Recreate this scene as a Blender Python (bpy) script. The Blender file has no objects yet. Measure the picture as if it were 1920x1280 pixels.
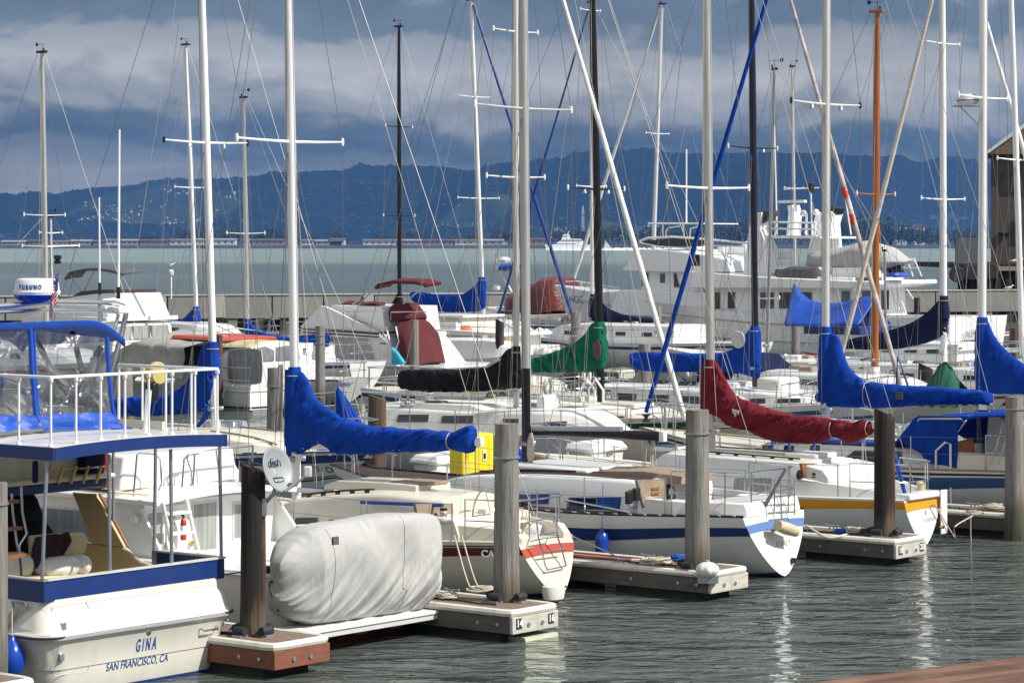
import bpy, math, random
from math import sin, cos, pi, sqrt, radians, atan2
from mathutils import Vector, Matrix, noise
random.seed(7)
scene = bpy.context.scene
# ---------------------------------------------------------------- camera, sky, sun, exposure
FPX, HZ, CH = 5000.0, 458.0, 5.2          # focal length in photo pixels, horizon row, camera height
cd = bpy.data.cameras.new('camera'); cam = bpy.data.objects.new('camera', cd)
scene.collection.objects.link(cam); scene.camera = cam
cam.location = (0, 0, CH); cam.rotation_euler = (radians(90), 0, 0)
cd.sensor_width = 36.0; cd.lens = FPX / 1920 * 36.0
cd.shift_y = -(640 - HZ) / 1920.0
cd.clip_start = 0.5; cd.clip_end = 40000
scene.view_settings.view_transform = 'Standard'; scene.view_settings.look = 'None'
scene.view_settings.exposure = 0.2; scene.view_settings.gamma = 1.0
scene.render.film_transparent = False
SUN_AZ = Vector((1.0, -0.42)).normalized(); SUN_EL = radians(44)
sd = bpy.data.lights.new('sun', 'SUN'); sd.energy = 5.0; sd.angle = radians(0.6); sd.color = (1.0, .955, .88)
sun = bpy.data.objects.new('sun', sd); scene.collection.objects.link(sun)
sv = Vector((SUN_AZ.x * cos(SUN_EL), SUN_AZ.y * cos(SUN_EL), sin(SUN_EL)))
sun.rotation_euler = sv.to_track_quat('Z', 'Y').to_euler()
w = bpy.data.worlds.new('World'); scene.world = w; w.use_nodes = True
nt = w.node_tree; nt.nodes.clear()
def N(nt, t, **kw):
    n = nt.nodes.new(t)
    for k, v in kw.items():
        if k.startswith('i_'):
            key = k[2:]; key = int(key) if key.isdigit() else key.replace('_', ' ')
            n.inputs[key].default_value = v
        else: setattr(n, k, v)
    return n
def ramp(nt, stops, interp='EASE'):
    r = nt.nodes.new('ShaderNodeValToRGB'); r.color_ramp.interpolation = interp
    e = r.color_ramp.elements
    while len(e) < len(stops): e.new(0.5)
    for i, (p, c) in enumerate(stops):
        e[i].position = p; e[i].color = (c[0], c[1], c[2], 1) if not isinstance(c, (int, float)) else (c, c, c, 1)
    return r
def mathn(nt, op, a, b=None, c=None, clamp=False):
    m = nt.nodes.new('ShaderNodeMath'); m.operation = op; m.use_clamp = clamp
    for i, v in enumerate((a, b, c)):
        if v is None: continue
        if isinstance(v, (int, float)): m.inputs[i].default_value = v
        else: nt.links.new(v, m.inputs[i])
    return m.outputs[0]
def mixc(nt, fac, a, b, mode='MIX'):
    m = nt.nodes.new('ShaderNodeMix'); m.data_type = 'RGBA'; m.blend_type = mode
    for s, v in ((0, fac), (6, a), (7, b)):
        if isinstance(v, (int, float)): m.inputs[s].default_value = v
        elif isinstance(v, tuple): m.inputs[s].default_value = (v[0], v[1], v[2], 1)
        else: nt.links.new(v, m.inputs[s])
    return m.outputs[2]
tc = N(nt, 'ShaderNodeTexCoord'); sep = N(nt, 'ShaderNodeSeparateXYZ'); nt.links.new(tc.outputs['Generated'], sep.inputs[0])
X, Y, Z = sep.outputs
az = mathn(nt, 'ARCTAN2', X, Y)
el = mathn(nt, 'ARCSINE', Z)
cmb = N(nt, 'ShaderNodeCombineXYZ'); nt.links.new(mathn(nt, 'MULTIPLY', az, 9.0), cmb.inputs[0]); nt.links.new(mathn(nt, 'MULTIPLY', el, 20.0), cmb.inputs[1])
n1 = N(nt, 'ShaderNodeTexNoise', i_Scale=2.3, i_Detail=9.0, i_Roughness=0.58, i_Distortion=0.35); nt.links.new(cmb.outputs[0], n1.inputs['Vector'])
cmb2 = N(nt, 'ShaderNodeCombineXYZ'); nt.links.new(mathn(nt, 'MULTIPLY', az, 5.0), cmb2.inputs[0]); nt.links.new(mathn(nt, 'MULTIPLY', el, 9.0), cmb2.inputs[1]); cmb2.inputs[2].default_value = 4.4
n2 = N(nt, 'ShaderNodeTexNoise', i_Scale=1.3, i_Detail=5.0, i_Roughness=0.5); nt.links.new(cmb2.outputs[0], n2.inputs['Vector'])
# elevation profile of the cloud deck, warped by noise (0 = horizon, 0.1 rad = above the frame)
warp = mathn(nt, 'MULTIPLY_ADD', mathn(nt, 'SUBTRACT', n1.outputs['Fac'], 0.5), 0.043, el)
warp = mathn(nt, 'MULTIPLY_ADD', mathn(nt, 'SUBTRACT', n2.outputs['Fac'], 0.5), 0.03, warp)
warp = mathn(nt, 'MULTIPLY_ADD', az, 0.022, warp)
t = mathn(nt, 'MULTIPLY', warp, 10.0, clamp=True)
prof = ramp(nt, [(0.0, (0.547, 0.515, 0.462)), (0.22, (0.5, 0.474, 0.429)), (0.3, (0.297, 0.31, 0.297)), (0.355, (0.125, 0.158, 0.182)), (0.42, (0.167, 0.199, 0.209)), (0.52, (0.5, 0.491, 0.451)), (0.66, (0.714, 0.679, 0.611)), (0.75, (0.524, 0.515, 0.473)), (0.83, (0.202, 0.234, 0.237)), (0.95, (0.173, 0.211, 0.22)), (1.0, (0.297, 0.328, 0.319))])
nt.links.new(t, prof.inputs[0])
# fine cloud detail
fine = ramp(nt, [(0.3, .78), (0.7, 1.22)]); nt.links.new(n1.outputs['Fac'], fine.inputs[0])
low = mixc(nt, 1.0, prof.outputs[0], fine.outputs[0], 'MULTIPLY')
# broken cloud higher up, lit from above
hp = N(nt, 'ShaderNodeTexNoise', i_Scale=2.6, i_Detail=6.0, i_Roughness=0.55); nt.links.new(tc.outputs['Generated'], hp.inputs['Vector'])
hr = ramp(nt, [(0.35, (.46, .50, .53)), (0.5, (.74, .77, .79)), (0.68, (1.05, 1.05, 1.03))]); nt.links.new(hp.outputs['Fac'], hr.inputs[0])
sky = N(nt, 'ShaderNodeTexSky', sky_type='NISHITA', sun_disc=False, sun_elevation=SUN_EL, sun_rotation=atan2(SUN_AZ.x, SUN_AZ.y), altitude=5, air_density=1.0, dust_density=1.5, ozone_density=1.0)
cloud10 = lambda c: mixc(nt, 1.0, c, (10.0, 10.0, 10.0), 'MULTIPLY')
gap = ramp(nt, [(0.40, 0.0), (0.5, 1.0)]); nt.links.new(hp.outputs['Fac'], gap.inputs[0])
high = mixc(nt, gap.outputs[0], sky.outputs[0], cloud10(hr.outputs[0]))
up = ramp(nt, [(0.0, 0.0), (1.0, 1.0)]); nt.links.new(mathn(nt, 'MULTIPLY_ADD', el, 6.0, -0.55, clamp=True), up.inputs[0])
allc = mixc(nt, up.outputs[0], cloud10(low), high)
bg = N(nt, 'ShaderNodeBackground', i_Strength=0.075); nt.links.new(allc, bg.inputs[0])
ow = N(nt, 'ShaderNodeOutputWorld'); nt.links.new(bg.outputs[0], ow.inputs[0])
scene.cycles.max_bounces = 6; scene.cycles.transparent_max_bounces = 12; scene.cycles.volume_bounces = 0
try: scene.cycles.use_adaptive_sampling = True
except Exception: pass

# ---------------------------------------------------------------- photo geometry
def G(px, py, z=0.0):
    d = (CH - z) * FPX / (py - HZ); return Vector(((px - 960) * d / FPX, d, z))
def W(px, py, d): return Vector(((px - 960) * d / FPX, d, CH - (py - HZ) * d / FPX))
HD = Vector((-.781, .624)); RW = Vector((.624, .781)); F4 = Vector((6.19, 43.2))
def onrow(px, off):                       # point `off` metres behind the line of finger ends
    k = (px - 960) / FPX; b = F4 + HD * off
    s = (k * b.y - b.x) / (RW.x - k * RW.y); return b + RW * s

# ---------------------------------------------------------------- materials
MATS = {}
def nodes(name):
    m = bpy.data.materials.new(name); m.use_nodes = True; t = m.node_tree
    return m, t, t.nodes['Principled BSDF']
def mat(name, col=None, rough=.45, metal=0.0, var=.10, vs=2.5, bump=0.0, bs=30.0, dirt=0.0, dirtcol=(.25, .2, .13), spec=.5, coat=0.0, stretch=(1, 1, 1), sheen=0.0):
    if name in MATS: return MATS[name]
    m, t, b = nodes(name); c = Vector(col)
    tcn = N(t, 'ShaderNodeTexCoord'); mp = N(t, 'ShaderNodeMapping'); t.links.new(tcn.outputs['Object'], mp.inputs[0]); mp.inputs['Scale'].default_value = stretch
    n = N(t, 'ShaderNodeTexNoise', i_Scale=vs, i_Detail=6.0, i_Roughness=.6); t.links.new(mp.outputs[0], n.inputs['Vector'])
    r = ramp(t, [(0.28, tuple(c * (1 - var))), (0.72, tuple(c * (1 + var * .6)))], 'LINEAR'); t.links.new(n.outputs['Fac'], r.inputs[0])
    out = r.outputs[0]
    if dirt > 0:
        mp2 = N(t, 'ShaderNodeMapping'); t.links.new(tcn.outputs['Object'], mp2.inputs[0]); mp2.inputs['Scale'].default_value = (3.0, 3.0, .5)
        n2 = N(t, 'ShaderNodeTexNoise', i_Scale=2.2, i_Detail=8.0, i_Roughness=.65); t.links.new(mp2.outputs[0], n2.inputs['Vector'])
        r2 = ramp(t, [(0.50, 0.0), (0.80, dirt)], 'LINEAR'); t.links.new(n2.outputs['Fac'], r2.inputs[0])
        out = mixc(t, r2.outputs[0], out, tuple(dirtcol))
    t.links.new(out, b.inputs['Base Color'])
    b.inputs['Roughness'].default_value = rough; b.inputs['Metallic'].default_value = metal
    b.inputs['Specular IOR Level'].default_value = spec; b.inputs['Coat Weight'].default_value = coat
    b.inputs['Sheen Weight'].default_value = sheen
    if bump > 0:
        n3 = N(t, 'ShaderNodeTexNoise', i_Scale=bs, i_Detail=5.0); t.links.new(mp.outputs[0], n3.inputs['Vector'])
        bp = N(t, 'ShaderNodeBump', i_Strength=1.0, i_Distance=bump); t.links.new(n3.outputs['Fac'], bp.inputs['Height']); t.links.new(bp.outputs[0], b.inputs['Normal'])
    MATS[name] = m; return m
GEL = mat('white gelcoat', (.75, .755, .745), .28, dirt=.22, dirtcol=(.5, .44, .33), var=.05, coat=.2)
GEL2 = mat('cool white gelcoat', (.68, .70, .72), .35, dirt=.25, dirtcol=(.42, .40, .34), var=.06)
CREAM = mat('cream gelcoat', (.67, .635, .535), .32, dirt=.2, dirtcol=(.45, .36, .22), var=.06, coat=.15)
IVORY = mat('ivory gelcoat', (.68, .665, .60), .3, dirt=.28, dirtcol=(.5, .45, .34), var=.05, coat=.2)
CREAMD = mat('beige vinyl', (.60, .50, .30), .5, dirt=.15, var=.08)
GREYG = mat('pale grey gelcoat', (.55, .56, .57), .35, dirt=.25, dirtcol=(.33, .3, .25), var=.06)
OFFW = mat('weathered white paint', (.68, .68, .64), .55, dirt=.45, dirtcol=(.33, .27, .19), var=.1)
NAVY = mat('navy blue paint', (.012, .035, .16), .3, var=.12, dirt=.1, dirtcol=(.1, .12, .18))
DNAVY = mat('dark navy canvas', (.006, .010, .045), .85, var=.25, bump=.022, bs=7, stretch=(1.5, 1.2, .55), spec=.2)
BLUEC = mat('royal blue canvas', (.001, .045, .33), .95, var=.3, vs=4, bump=.022, bs=7, stretch=(1.5, 1.2, .55), spec=.25, dirt=.15, dirtcol=(.004, .055, .27))
BLUEC2 = mat('bright blue tarpaulin', (.005, .065, .40), .5, var=.2, bump=.008, bs=14)
MAROON = mat('maroon canvas', (.15, .012, .022), .85, var=.2, vs=4, bump=.022, bs=7, stretch=(1.5, 1.2, .55), spec=.2, dirt=.2, dirtcol=(.22, .05, .06))
MAROON2 = mat('faded burgundy canvas', (.105, .024, .027), .85, var=.18, bump=.008, bs=14, spec=.2)
GREENC = mat('green canvas', (.004, .115, .068), .85, var=.25, bump=.022, bs=7, stretch=(1.5, 1.2, .55), spec=.2)
GREENF = mat('faded green canvas', (.03, .12, .085), .85, var=.25, bump=.01, bs=12, spec=.2)
BLACKC = mat('black canvas', (.006, .006, .008), .8, var=.3, bump=.022, bs=7, stretch=(1.5, 1.2, .55), spec=.25)
GREYC = mat('light grey canvas', (.42, .42, .415), .9, var=.05, vs=3, bump=.004, bs=30, spec=.1, dirt=.05, dirtcol=(.34, .33, .30))
GREYC2 = mat('dark grey canvas', (.10, .095, .10), .85, var=.2, bump=.004, bs=20)
PLUM = mat('dark plum cloth', (.03, .012, .022), .9, var=.3, bump=.01, bs=12)
STEEL = mat('stainless steel tube', (.62, .63, .65), .22, 1.0, var=.1)
GALV = mat('galvanised tube', (.36, .40, .45), .4, .7, var=.15)
ALU = mat('brushed aluminium', (.56, .56, .55), .42, .5, var=.14, stretch=(6, 6, .6), dirt=.3, dirtcol=(.2, .17, .14))
ALUW = mat('pale aluminium mast paint', (.66, .65, .62), .4, .1, var=.08, stretch=(6, 6, .6), dirt=.15)
WHITEM = mat('white painted spar', (.80, .81, .82), .3, var=.04, dirt=.12, dirtcol=(.5, .45, .4))
BLACKM = mat('black anodised spar', (.012, .012, .014), .32, .2, var=.25)
NAVYM = mat('dark blue spar', (.012, .014, .032), .33, .15, var=.25)
WOODM = mat('varnished spruce spar', (.36, .105, .02), .3, var=.3, vs=1.6, stretch=(8, 8, .6), coat=.4)
TEAKD = mat('dark weathered teak', (.045, .024, .017), .75, var=.45, vs=5, stretch=(1, 12, 4), bump=.006, bs=18)
TEAK = mat('oiled teak', (.28, .11, .04), .45, var=.35, vs=4, stretch=(1, 6, 6))
TEAKG = mat('greyed teak', (.30, .23, .17), .7, var=.35, vs=4, stretch=(6, 1, 2), bump=.004, bs=20)
ORANGEW = mat('orange varnished door', (.55, .20, .04), .35, var=.25, vs=4, stretch=(6, 6, .8))
BLACKP = mat('black plastic', (.012, .012, .013), .35, var=.2)
RUBBER = mat('dark rubber', (.02, .02, .022), .7, var=.25)
GLASSD = mat('dark tinted glass', (.012, .014, .018), .06, var=.4, vs=3, spec=.8)
GLASSB = mat('blue painted window', (.02, .065, .26), .12, var=.2, spec=.7)
CURT = mat('curtained window', (.30, .32, .31), .25, var=.45, vs=1.2, stretch=(16, 16, .4), spec=.6)
CURTB = mat('blue grey curtained window', (.085, .12, .15), .15, var=.6, vs=1.2, stretch=(14, 14, .4), spec=.7)
SCREENG = mat('cloudy plastic window', (.24, .25, .27), .3, var=.5, vs=1.6, spec=.6)
RED = mat('red paint', (.52, .03, .02), .35, var=.1)
REDS = mat('light red stripe', (.42, .07, .045), .35, var=.1)
DRED = mat('dark red paint', (.12, .012, .012), .4, var=.2)
GOLDS = mat('amber yellow stripe', (.72, .33, .02), .35, var=.08)
BLUES = mat('mid blue stripe', (.035, .095, .25), .35, var=.1)
BLUET = mat('light blue stripe', (.11, .21, .45), .4, var=.12)
GREENS = mat('dark green stripe', (.01, .09, .055), .35, var=.12)
YELL = mat('yellow plastic', (.85, .66, .02), .4, var=.06)
YELF = mat('faded yellow cap', (.50, .41, .13), .7, var=.15)
REDROOF = mat('red roof paint', (.42, .07, .04), .6, var=.15)
WIRE = mat('rigging wire', (.20, .185, .17), .45, .4, var=.2)
WIRED = mat('dark rigging wire', (.06, .055, .06), .5, .3, var=.2)
ROPE = mat('weathered rope', (.50, .45, .37), .9, var=.25, vs=30, bump=.004, bs=90)
ROPER = mat('thin red line', (.42, .06, .05), .8)
ROPEB = mat('bright blue rope', (.006, .08, .40), .7)
FURLW = mat('furled white sail', (.72, .72, .72), .8, var=.14, vs=1.4, stretch=(1, 1, 5), bump=.012, bs=9)
FURLC = mat('furled cream sail', (.60, .55, .49), .8, var=.2, vs=1.4, stretch=(1, 1, 5), bump=.012, bs=9)
FENDW = mat('white vinyl', (.68, .67, .62), .6, var=.12, dirt=.45, dirtcol=(.4, .32, .2))
FENDT = mat('grimy tan buoy', (.55, .46, .31), .7, var=.25, dirt=.4)
BRASS = mat('polished brass', (.55, .38, .14), .25, 1.0, var=.2)
BLUEP = mat('blue vinyl fender', (.006, .05, .36), .22, var=.15)
WHITEP = mat('white plastic', (.76, .77, .77), .4, var=.05, dirt=.15)
INK = mat('dark lettering', (.015, .02, .045), .6)
INKB = mat('blue lettering', (.012, .07, .26), .5)
INKW = mat('white lettering', (.8, .8, .8), .5)
SCUM = mat('waterline scum', (.10, .09, .05), .8, var=.5, dirt=.5)
def wood_pile(name, top, mid, low, lite=.0):
    """piling timber: vertical grain, checks and a wet algae band near the foot (object z in metres, foot at 0)"""
    m, t, b = nodes(name)
    tcn = N(t, 'ShaderNodeTexCoord'); mp = N(t, 'ShaderNodeMapping'); t.links.new(tcn.outputs['Object'], mp.inputs[0]); mp.inputs['Scale'].default_value = (9, 9, .55)
    n = N(t, 'ShaderNodeTexNoise', i_Scale=2.4, i_Detail=8.0, i_Roughness=.65, i_Distortion=.4); t.links.new(mp.outputs[0], n.inputs['Vector'])
    g = ramp(t, [(0.25, tuple(Vector(top) * .35)), (0.45, top), (0.75, tuple(Vector(top) * 1.5))], 'LINEAR'); t.links.new(n.outputs['Fac'], g.inputs[0])
    mp2 = N(t, 'ShaderNodeMapping'); t.links.new(tcn.outputs['Object'], mp2.inputs[0]); mp2.inputs['Scale'].default_value = (1.6, 1.6, .35)
    n2 = N(t, 'ShaderNodeTexNoise', i_Scale=2.0, i_Detail=3.0); t.links.new(mp2.outputs[0], n2.inputs['Vector'])
    pr = ramp(t, [(0.47, 0.0), (0.60, 1.0)], 'LINEAR'); t.links.new(n2.outputs['Fac'], pr.inputs[0])
    g2 = ramp(t, [(0.3, tuple(Vector(mid) * .5)), (0.7, tuple(Vector(mid) * 1.4))], 'LINEAR'); t.links.new(n.outputs['Fac'], g2.inputs[0])
    c = mixc(t, mathn(t, 'MULTIPLY', pr.outputs[0], .6), g.outputs[0], g2.outputs[0])
    sp = N(t, 'ShaderNodeSeparateXYZ'); t.links.new(tcn.outputs['Object'], sp.inputs[0])
    zz = mathn(t, 'MULTIPLY_ADD', n2.outputs['Fac'], -.8, sp.outputs[2])
    alg = ramp(t, [(0.0, 1.0), (0.38, .75), (0.72, 0.0)], 'LINEAR'); t.links.new(mathn(t, 'MULTIPLY_ADD', zz, .8, .35, clamp=True), alg.inputs[0])
    g3 = ramp(t, [(0.3, tuple(Vector(low) * .4)), (0.7, tuple(Vector(low) * 1.6))], 'LINEAR'); t.links.new(n.outputs['Fac'], g3.inputs[0])
    c = mixc(t, alg.outputs[0], c, g3.outputs[0])
    t.links.new(c, b.inputs['Base Color']); b.inputs['Roughness'].default_value = .8
    bp = N(t, 'ShaderNodeBump', i_Strength=1.0, i_Distance=.035); t.links.new(n.outputs['Fac'], bp.inputs['Height']); t.links.new(bp.outputs[0], b.inputs['Normal'])
    MATS[name] = m; return m
PILEG = wood_pile('grey weathered piling', (.20, .19, .18), (.21, .14, .09), (.05, .055, .03))
PILED = wood_pile('creosoted piling', (.014, .010, .009), (.19, .085, .035), (.09, .085, .06))
PILEM = wood_pile('brown weathered piling', (.085, .055, .042), (.20, .12, .07), (.05, .05, .03))
PLANK = mat('weathered deck planking', (.22, .155, .115), .85, var=.4, vs=3, stretch=(1, 7, 1), bump=.008, bs=22, dirt=.35, dirtcol=(.13, .08, .05))
FASCIA = mat('grey fascia timber', (.125, .112, .098), .85, var=.4, vs=2.4, stretch=(1, 1, 9), bump=.006, bs=22, dirt=.5, dirtcol=(.06, .035, .02))
FASCIAP = mat('pale painted fascia', (.50, .49, .42), .75, var=.25, vs=3, stretch=(1, 1, 6), dirt=.55, dirtcol=(.2, .15, .08))
REDWD = mat('red brown fascia timber', (.21, .075, .04), .7, var=.35, vs=2.4, stretch=(1, 1, 9), bump=.006, bs=22)
BUMPER = mat('white rubber edging', (.66, .64, .58), .6, var=.12, dirt=.5, dirtcol=(.3, .22, .14))
CONC = mat('weathered concrete', (.215, .215, .20), .85, var=.25, vs=.35, bump=.01, bs=3, dirt=.5, dirtcol=(.17, .16, .14))
CONCD = mat('dark concrete', (.035, .032, .024), .8, var=.5, vs=.4, dirt=.6, dirtcol=(.02, .022, .018))
FLOATM = mat('dark float', (.02, .021, .02), .8, var=.4)

# ---------------------------------------------------------------- mesh helpers
C = scene.collection
def link(o): C.objects.link(o)
class MB:
    def __init__(s): s.v = []; s.f = []
    def add(s, vs, fs):
        n = len(s.v); s.v += [tuple(v) for v in vs]; s.f += [tuple(i + n for i in f) for f in fs]; return s
    def box(s, x0, x1, y0, y1, z0, z1):
        return s.add([(x0, y0, z0), (x1, y0, z0), (x1, y1, z0), (x0, y1, z0), (x0, y0, z1), (x1, y0, z1), (x1, y1, z1), (x0, y1, z1)],
                     [(0, 3, 2, 1), (4, 5, 6, 7), (0, 1, 5, 4), (1, 2, 6, 5), (2, 3, 7, 6), (3, 0, 4, 7)])
    def prism(s, pts, y0, y1):                       # polygon in x,z extruded along y (y0/y1 may be functions of (x, z))
        f0 = y0 if callable(y0) else (lambda x, z: y0); f1 = y1 if callable(y1) else (lambda x, z: y1)
        n = len(pts); vs = [(x, f0(x, z), z) for x, z in pts] + [(x, f1(x, z), z) for x, z in pts]
        return s.add(vs, [tuple(range(n)), tuple(range(2 * n - 1, n - 1, -1))] + [(i, (i + 1) % n, n + (i + 1) % n, n + i)[::-1] for i in range(n)])
    def prismx(s, pts, x0, x1):                      # polygon in y,z extruded along x
        n = len(pts); vs = [(x0, y, z) for y, z in pts] + [(x1, y, z) for y, z in pts]
        return s.add(vs, [tuple(range(n)), tuple(range(2 * n - 1, n - 1, -1))] + [(i, (i + 1) % n, n + (i + 1) % n, n + i)[::-1] for i in range(n)])
    def prismz(s, pts, z0, z1):
        n = len(pts); vs = [(x, y, z0) for x, y in pts] + [(x, y, z1) for x, y in pts]
        return s.add(vs, [tuple(range(n))[::-1], tuple(range(n, 2 * n))] + [(i, (i + 1) % n, n + (i + 1) % n, n + i) for i in range(n)])
    def tube(s, pts, r, n=8, cap=True, flat=1.0):
        pts = [Vector(p) for p in pts]; m = len(pts); rs = r if isinstance(r, (list, tuple)) else [r] * m
        vs = []; up = None
        for i, p in enumerate(pts):
            d = (pts[min(i + 1, m - 1)] - pts[max(i - 1, 0)])
            if d.length < 1e-9: d = Vector((0, 0, 1))
            d.normalize()
            if up is None: up = Vector((0, 0, 1)) if abs(d.z) < .95 else Vector((1, 0, 0))
            a = d.cross(up)
            if a.length < 1e-4: a = d.cross(Vector((1, 0, .3)))
            a.normalize(); b = a.cross(d).normalized(); up = b
            for k in range(n):
                t = 2 * pi * k / n; vs.append(p + a * cos(t) * rs[i] * flat + b * sin(t) * rs[i])
        fs = [(i * n + k, i * n + (k + 1) % n, (i + 1) * n + (k + 1) % n, (i + 1) * n + k) for i in range(m - 1) for k in range(n)]
        if cap: fs += [tuple(range(n))[::-1], tuple(range((m - 1) * n, m * n))]
        return s.add(vs, fs)
    def loft(s, rings, cap=True, closed=True):
        n = len(rings[0]); vs = [p for r in rings for p in r]; e = n if closed else n - 1
        fs = [(i * n + k, i * n + (k + 1) % n, (i + 1) * n + (k + 1) % n, (i + 1) * n + k) for i in range(len(rings) - 1) for k in range(e)]
        if cap: fs += [tuple(range(n))[::-1], tuple(range((len(rings) - 1) * n, len(rings) * n))]
        return s.add(vs, fs)
    def grid(s, P):
        n = len(P[0]); vs = [p for r in P for p in r]
        return s.add(vs, [(i * n + k, i * n + k + 1, (i + 1) * n + k + 1, (i + 1) * n + k) for i in range(len(P) - 1) for k in range(n - 1)])
    def lathe(s, prof, c=(0, 0, 0), n=16, axis='z'):
        rings = []
        for r, h in prof:
            ring = []
            for k in range(n):
                a = 2 * pi * k / n; x, y = r * cos(a), r * sin(a)
                ring.append({'z': (c[0] + x, c[1] + y, c[2] + h), 'x': (c[0] + h, c[1] + x, c[2] + y), 'y': (c[0] + x, c[1] + h, c[2] + y)}[axis])
            rings.append(ring)
        return s.loft(rings)
    def xf(s, M): s.v = [tuple(M @ Vector(v)) for v in s.v]; return s
    def build(s, name, m, parent=None, smooth=True, angle=38, bevel=0.0, sub=0):
        me = bpy.data.meshes.new(name); me.from_pydata(s.v, [], s.f); me.update()
        import bmesh
        b = bmesh.new(); b.from_mesh(me); bmesh.ops.recalc_face_normals(b, faces=b.faces); b.to_mesh(me); b.free()
        me.materials.append(m)
        if smooth:
            me.shade_smooth(); me.set_sharp_from_angle(angle=radians(angle))
        o = bpy.data.objects.new(name, me); link(o)
        if parent: o.parent = parent
        if bevel > 0:
            md = o.modifiers.new('bevel', 'BEVEL'); md.width = bevel; md.segments = 2; md.limit_method = 'ANGLE'; md.angle_limit = radians(40)
        if sub: md = o.modifiers.new('subdivision', 'SUBSURF'); md.levels = sub; md.render_levels = sub
        return o
def tag(o, label=None, cat=None, group=None, kind=None):
    if label: o['label'] = label
    if cat: o['category'] = cat
    if group: o['group'] = group
    if kind: o['kind'] = kind
    return o
def thing(name, label, cat, loc, rz=0.0, group=None):
    o = bpy.data.objects.new(name, None); link(o); o.location = loc; o.rotation_euler = (0, 0, rz)
    o.empty_display_size = .3
    return tag(o, label, cat, group)
def interp(pts, x):
    if x <= pts[0][0]: return pts[0][1]
    for (a, va), (b, vb) in zip(pts, pts[1:]):
        if x <= b:
            t = (x - a) / (b - a); t = t * t * (3 - 2 * t) if False else t
            return va + (vb - va) * t
    return pts[-1][1]
def sinterp(pts, x):                                  # smooth (Catmull-Rom like) interpolation
    n = len(pts)
    if x <= pts[0][0]: return pts[0][1]
    if x >= pts[-1][0]: return pts[-1][1]
    for i in range(n - 1):
        if x <= pts[i + 1][0]:
            x0, y0 = pts[i]; x1, y1 = pts[i + 1]; h = x1 - x0; t = (x - x0) / h
            m0 = (y1 - y0) / h if i == 0 else (y1 - pts[i - 1][1]) / (x1 - pts[i - 1][0])
            m1 = (y1 - y0) / h if i == n - 2 else (pts[i + 2][1] - y0) / (pts[i + 2][0] - x0)
            return (2 * t**3 - 3 * t * t + 1) * y0 + (t**3 - 2 * t * t + t) * h * m0 + (-2 * t**3 + 3 * t * t) * y1 + (t**3 - t * t) * h * m1
class Fr:
    """local frame of a thing: +x forward, +y port, +z up; turns photo pixels into local points on a chosen plane"""
    def __init__(s, o, h): s.o = Vector((o[0], o[1])); s.h = Vector(h).normalized(); s.p = Vector((-s.h.y, s.h.x)); s.rz = atan2(s.h.y, s.h.x)
    def _ray(s, px): return Vector(((px - 960) / FPX, 1.0))
    def Y(s, px, py, y=0.0):                          # on plane local y = const -> (x, z)
        r = s._ray(px); t = (y + s.o.dot(s.p)) / r.dot(s.p); q = r * t
        return ((q - s.o).dot(s.h), CH - (py - HZ) * t / FPX)
    def X(s, px, py, x=0.0):                          # on plane local x = const -> (y, z)
        r = s._ray(px); t = (x + s.o.dot(s.h)) / r.dot(s.h); q = r * t
        return ((q - s.o).dot(s.p), CH - (py - HZ) * t / FPX)
    def Z(s, px, py, z):                              # on plane z = const -> (x, y)
        g = G(px, py, z); q = Vector((g.x, g.y)) - s.o; return (q.dot(s.h), q.dot(s.p))
    def w(s, x, y, z=0): q = s.o + s.h * x + s.p * y; return Vector((q.x, q.y, z))
def text_mesh(name, txt, size, m, parent, M, shear=0.0, sx=1.0, ext=.002, bold=0.0, align='CENTER'):
    cu = bpy.data.curves.new(name, 'FONT'); cu.body = txt; cu.size = size; cu.extrude = ext; cu.shear = shear; cu.offset = bold; cu.align_x = align; cu.align_y = 'CENTER'; cu.resolution_u = 3
    o = bpy.data.objects.new(name, cu); link(o)
    dg = bpy.context.evaluated_depsgraph_get(); me = bpy.data.meshes.new_from_object(o.evaluated_get(dg))
    bpy.data.objects.remove(o); bpy.data.curves.remove(cu)
    me.transform(M @ Matrix.Diagonal((sx, 1, 1, 1))); me.materials.clear(); me.materials.append(m)
    r = bpy.data.objects.new(name, me); link(r); r.parent = parent; return r
def face_mat(origin, right, up):                      # matrix placing text in a plane
    r = Vector(right).normalized(); u = Vector(up).normalized(); n = r.cross(u)
    return Matrix(((r.x, u.x, n.x, origin[0]), (r.y, u.y, n.y, origin[1]), (r.z, u.z, n.z, origin[2]), (0, 0, 0, 1)))
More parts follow.
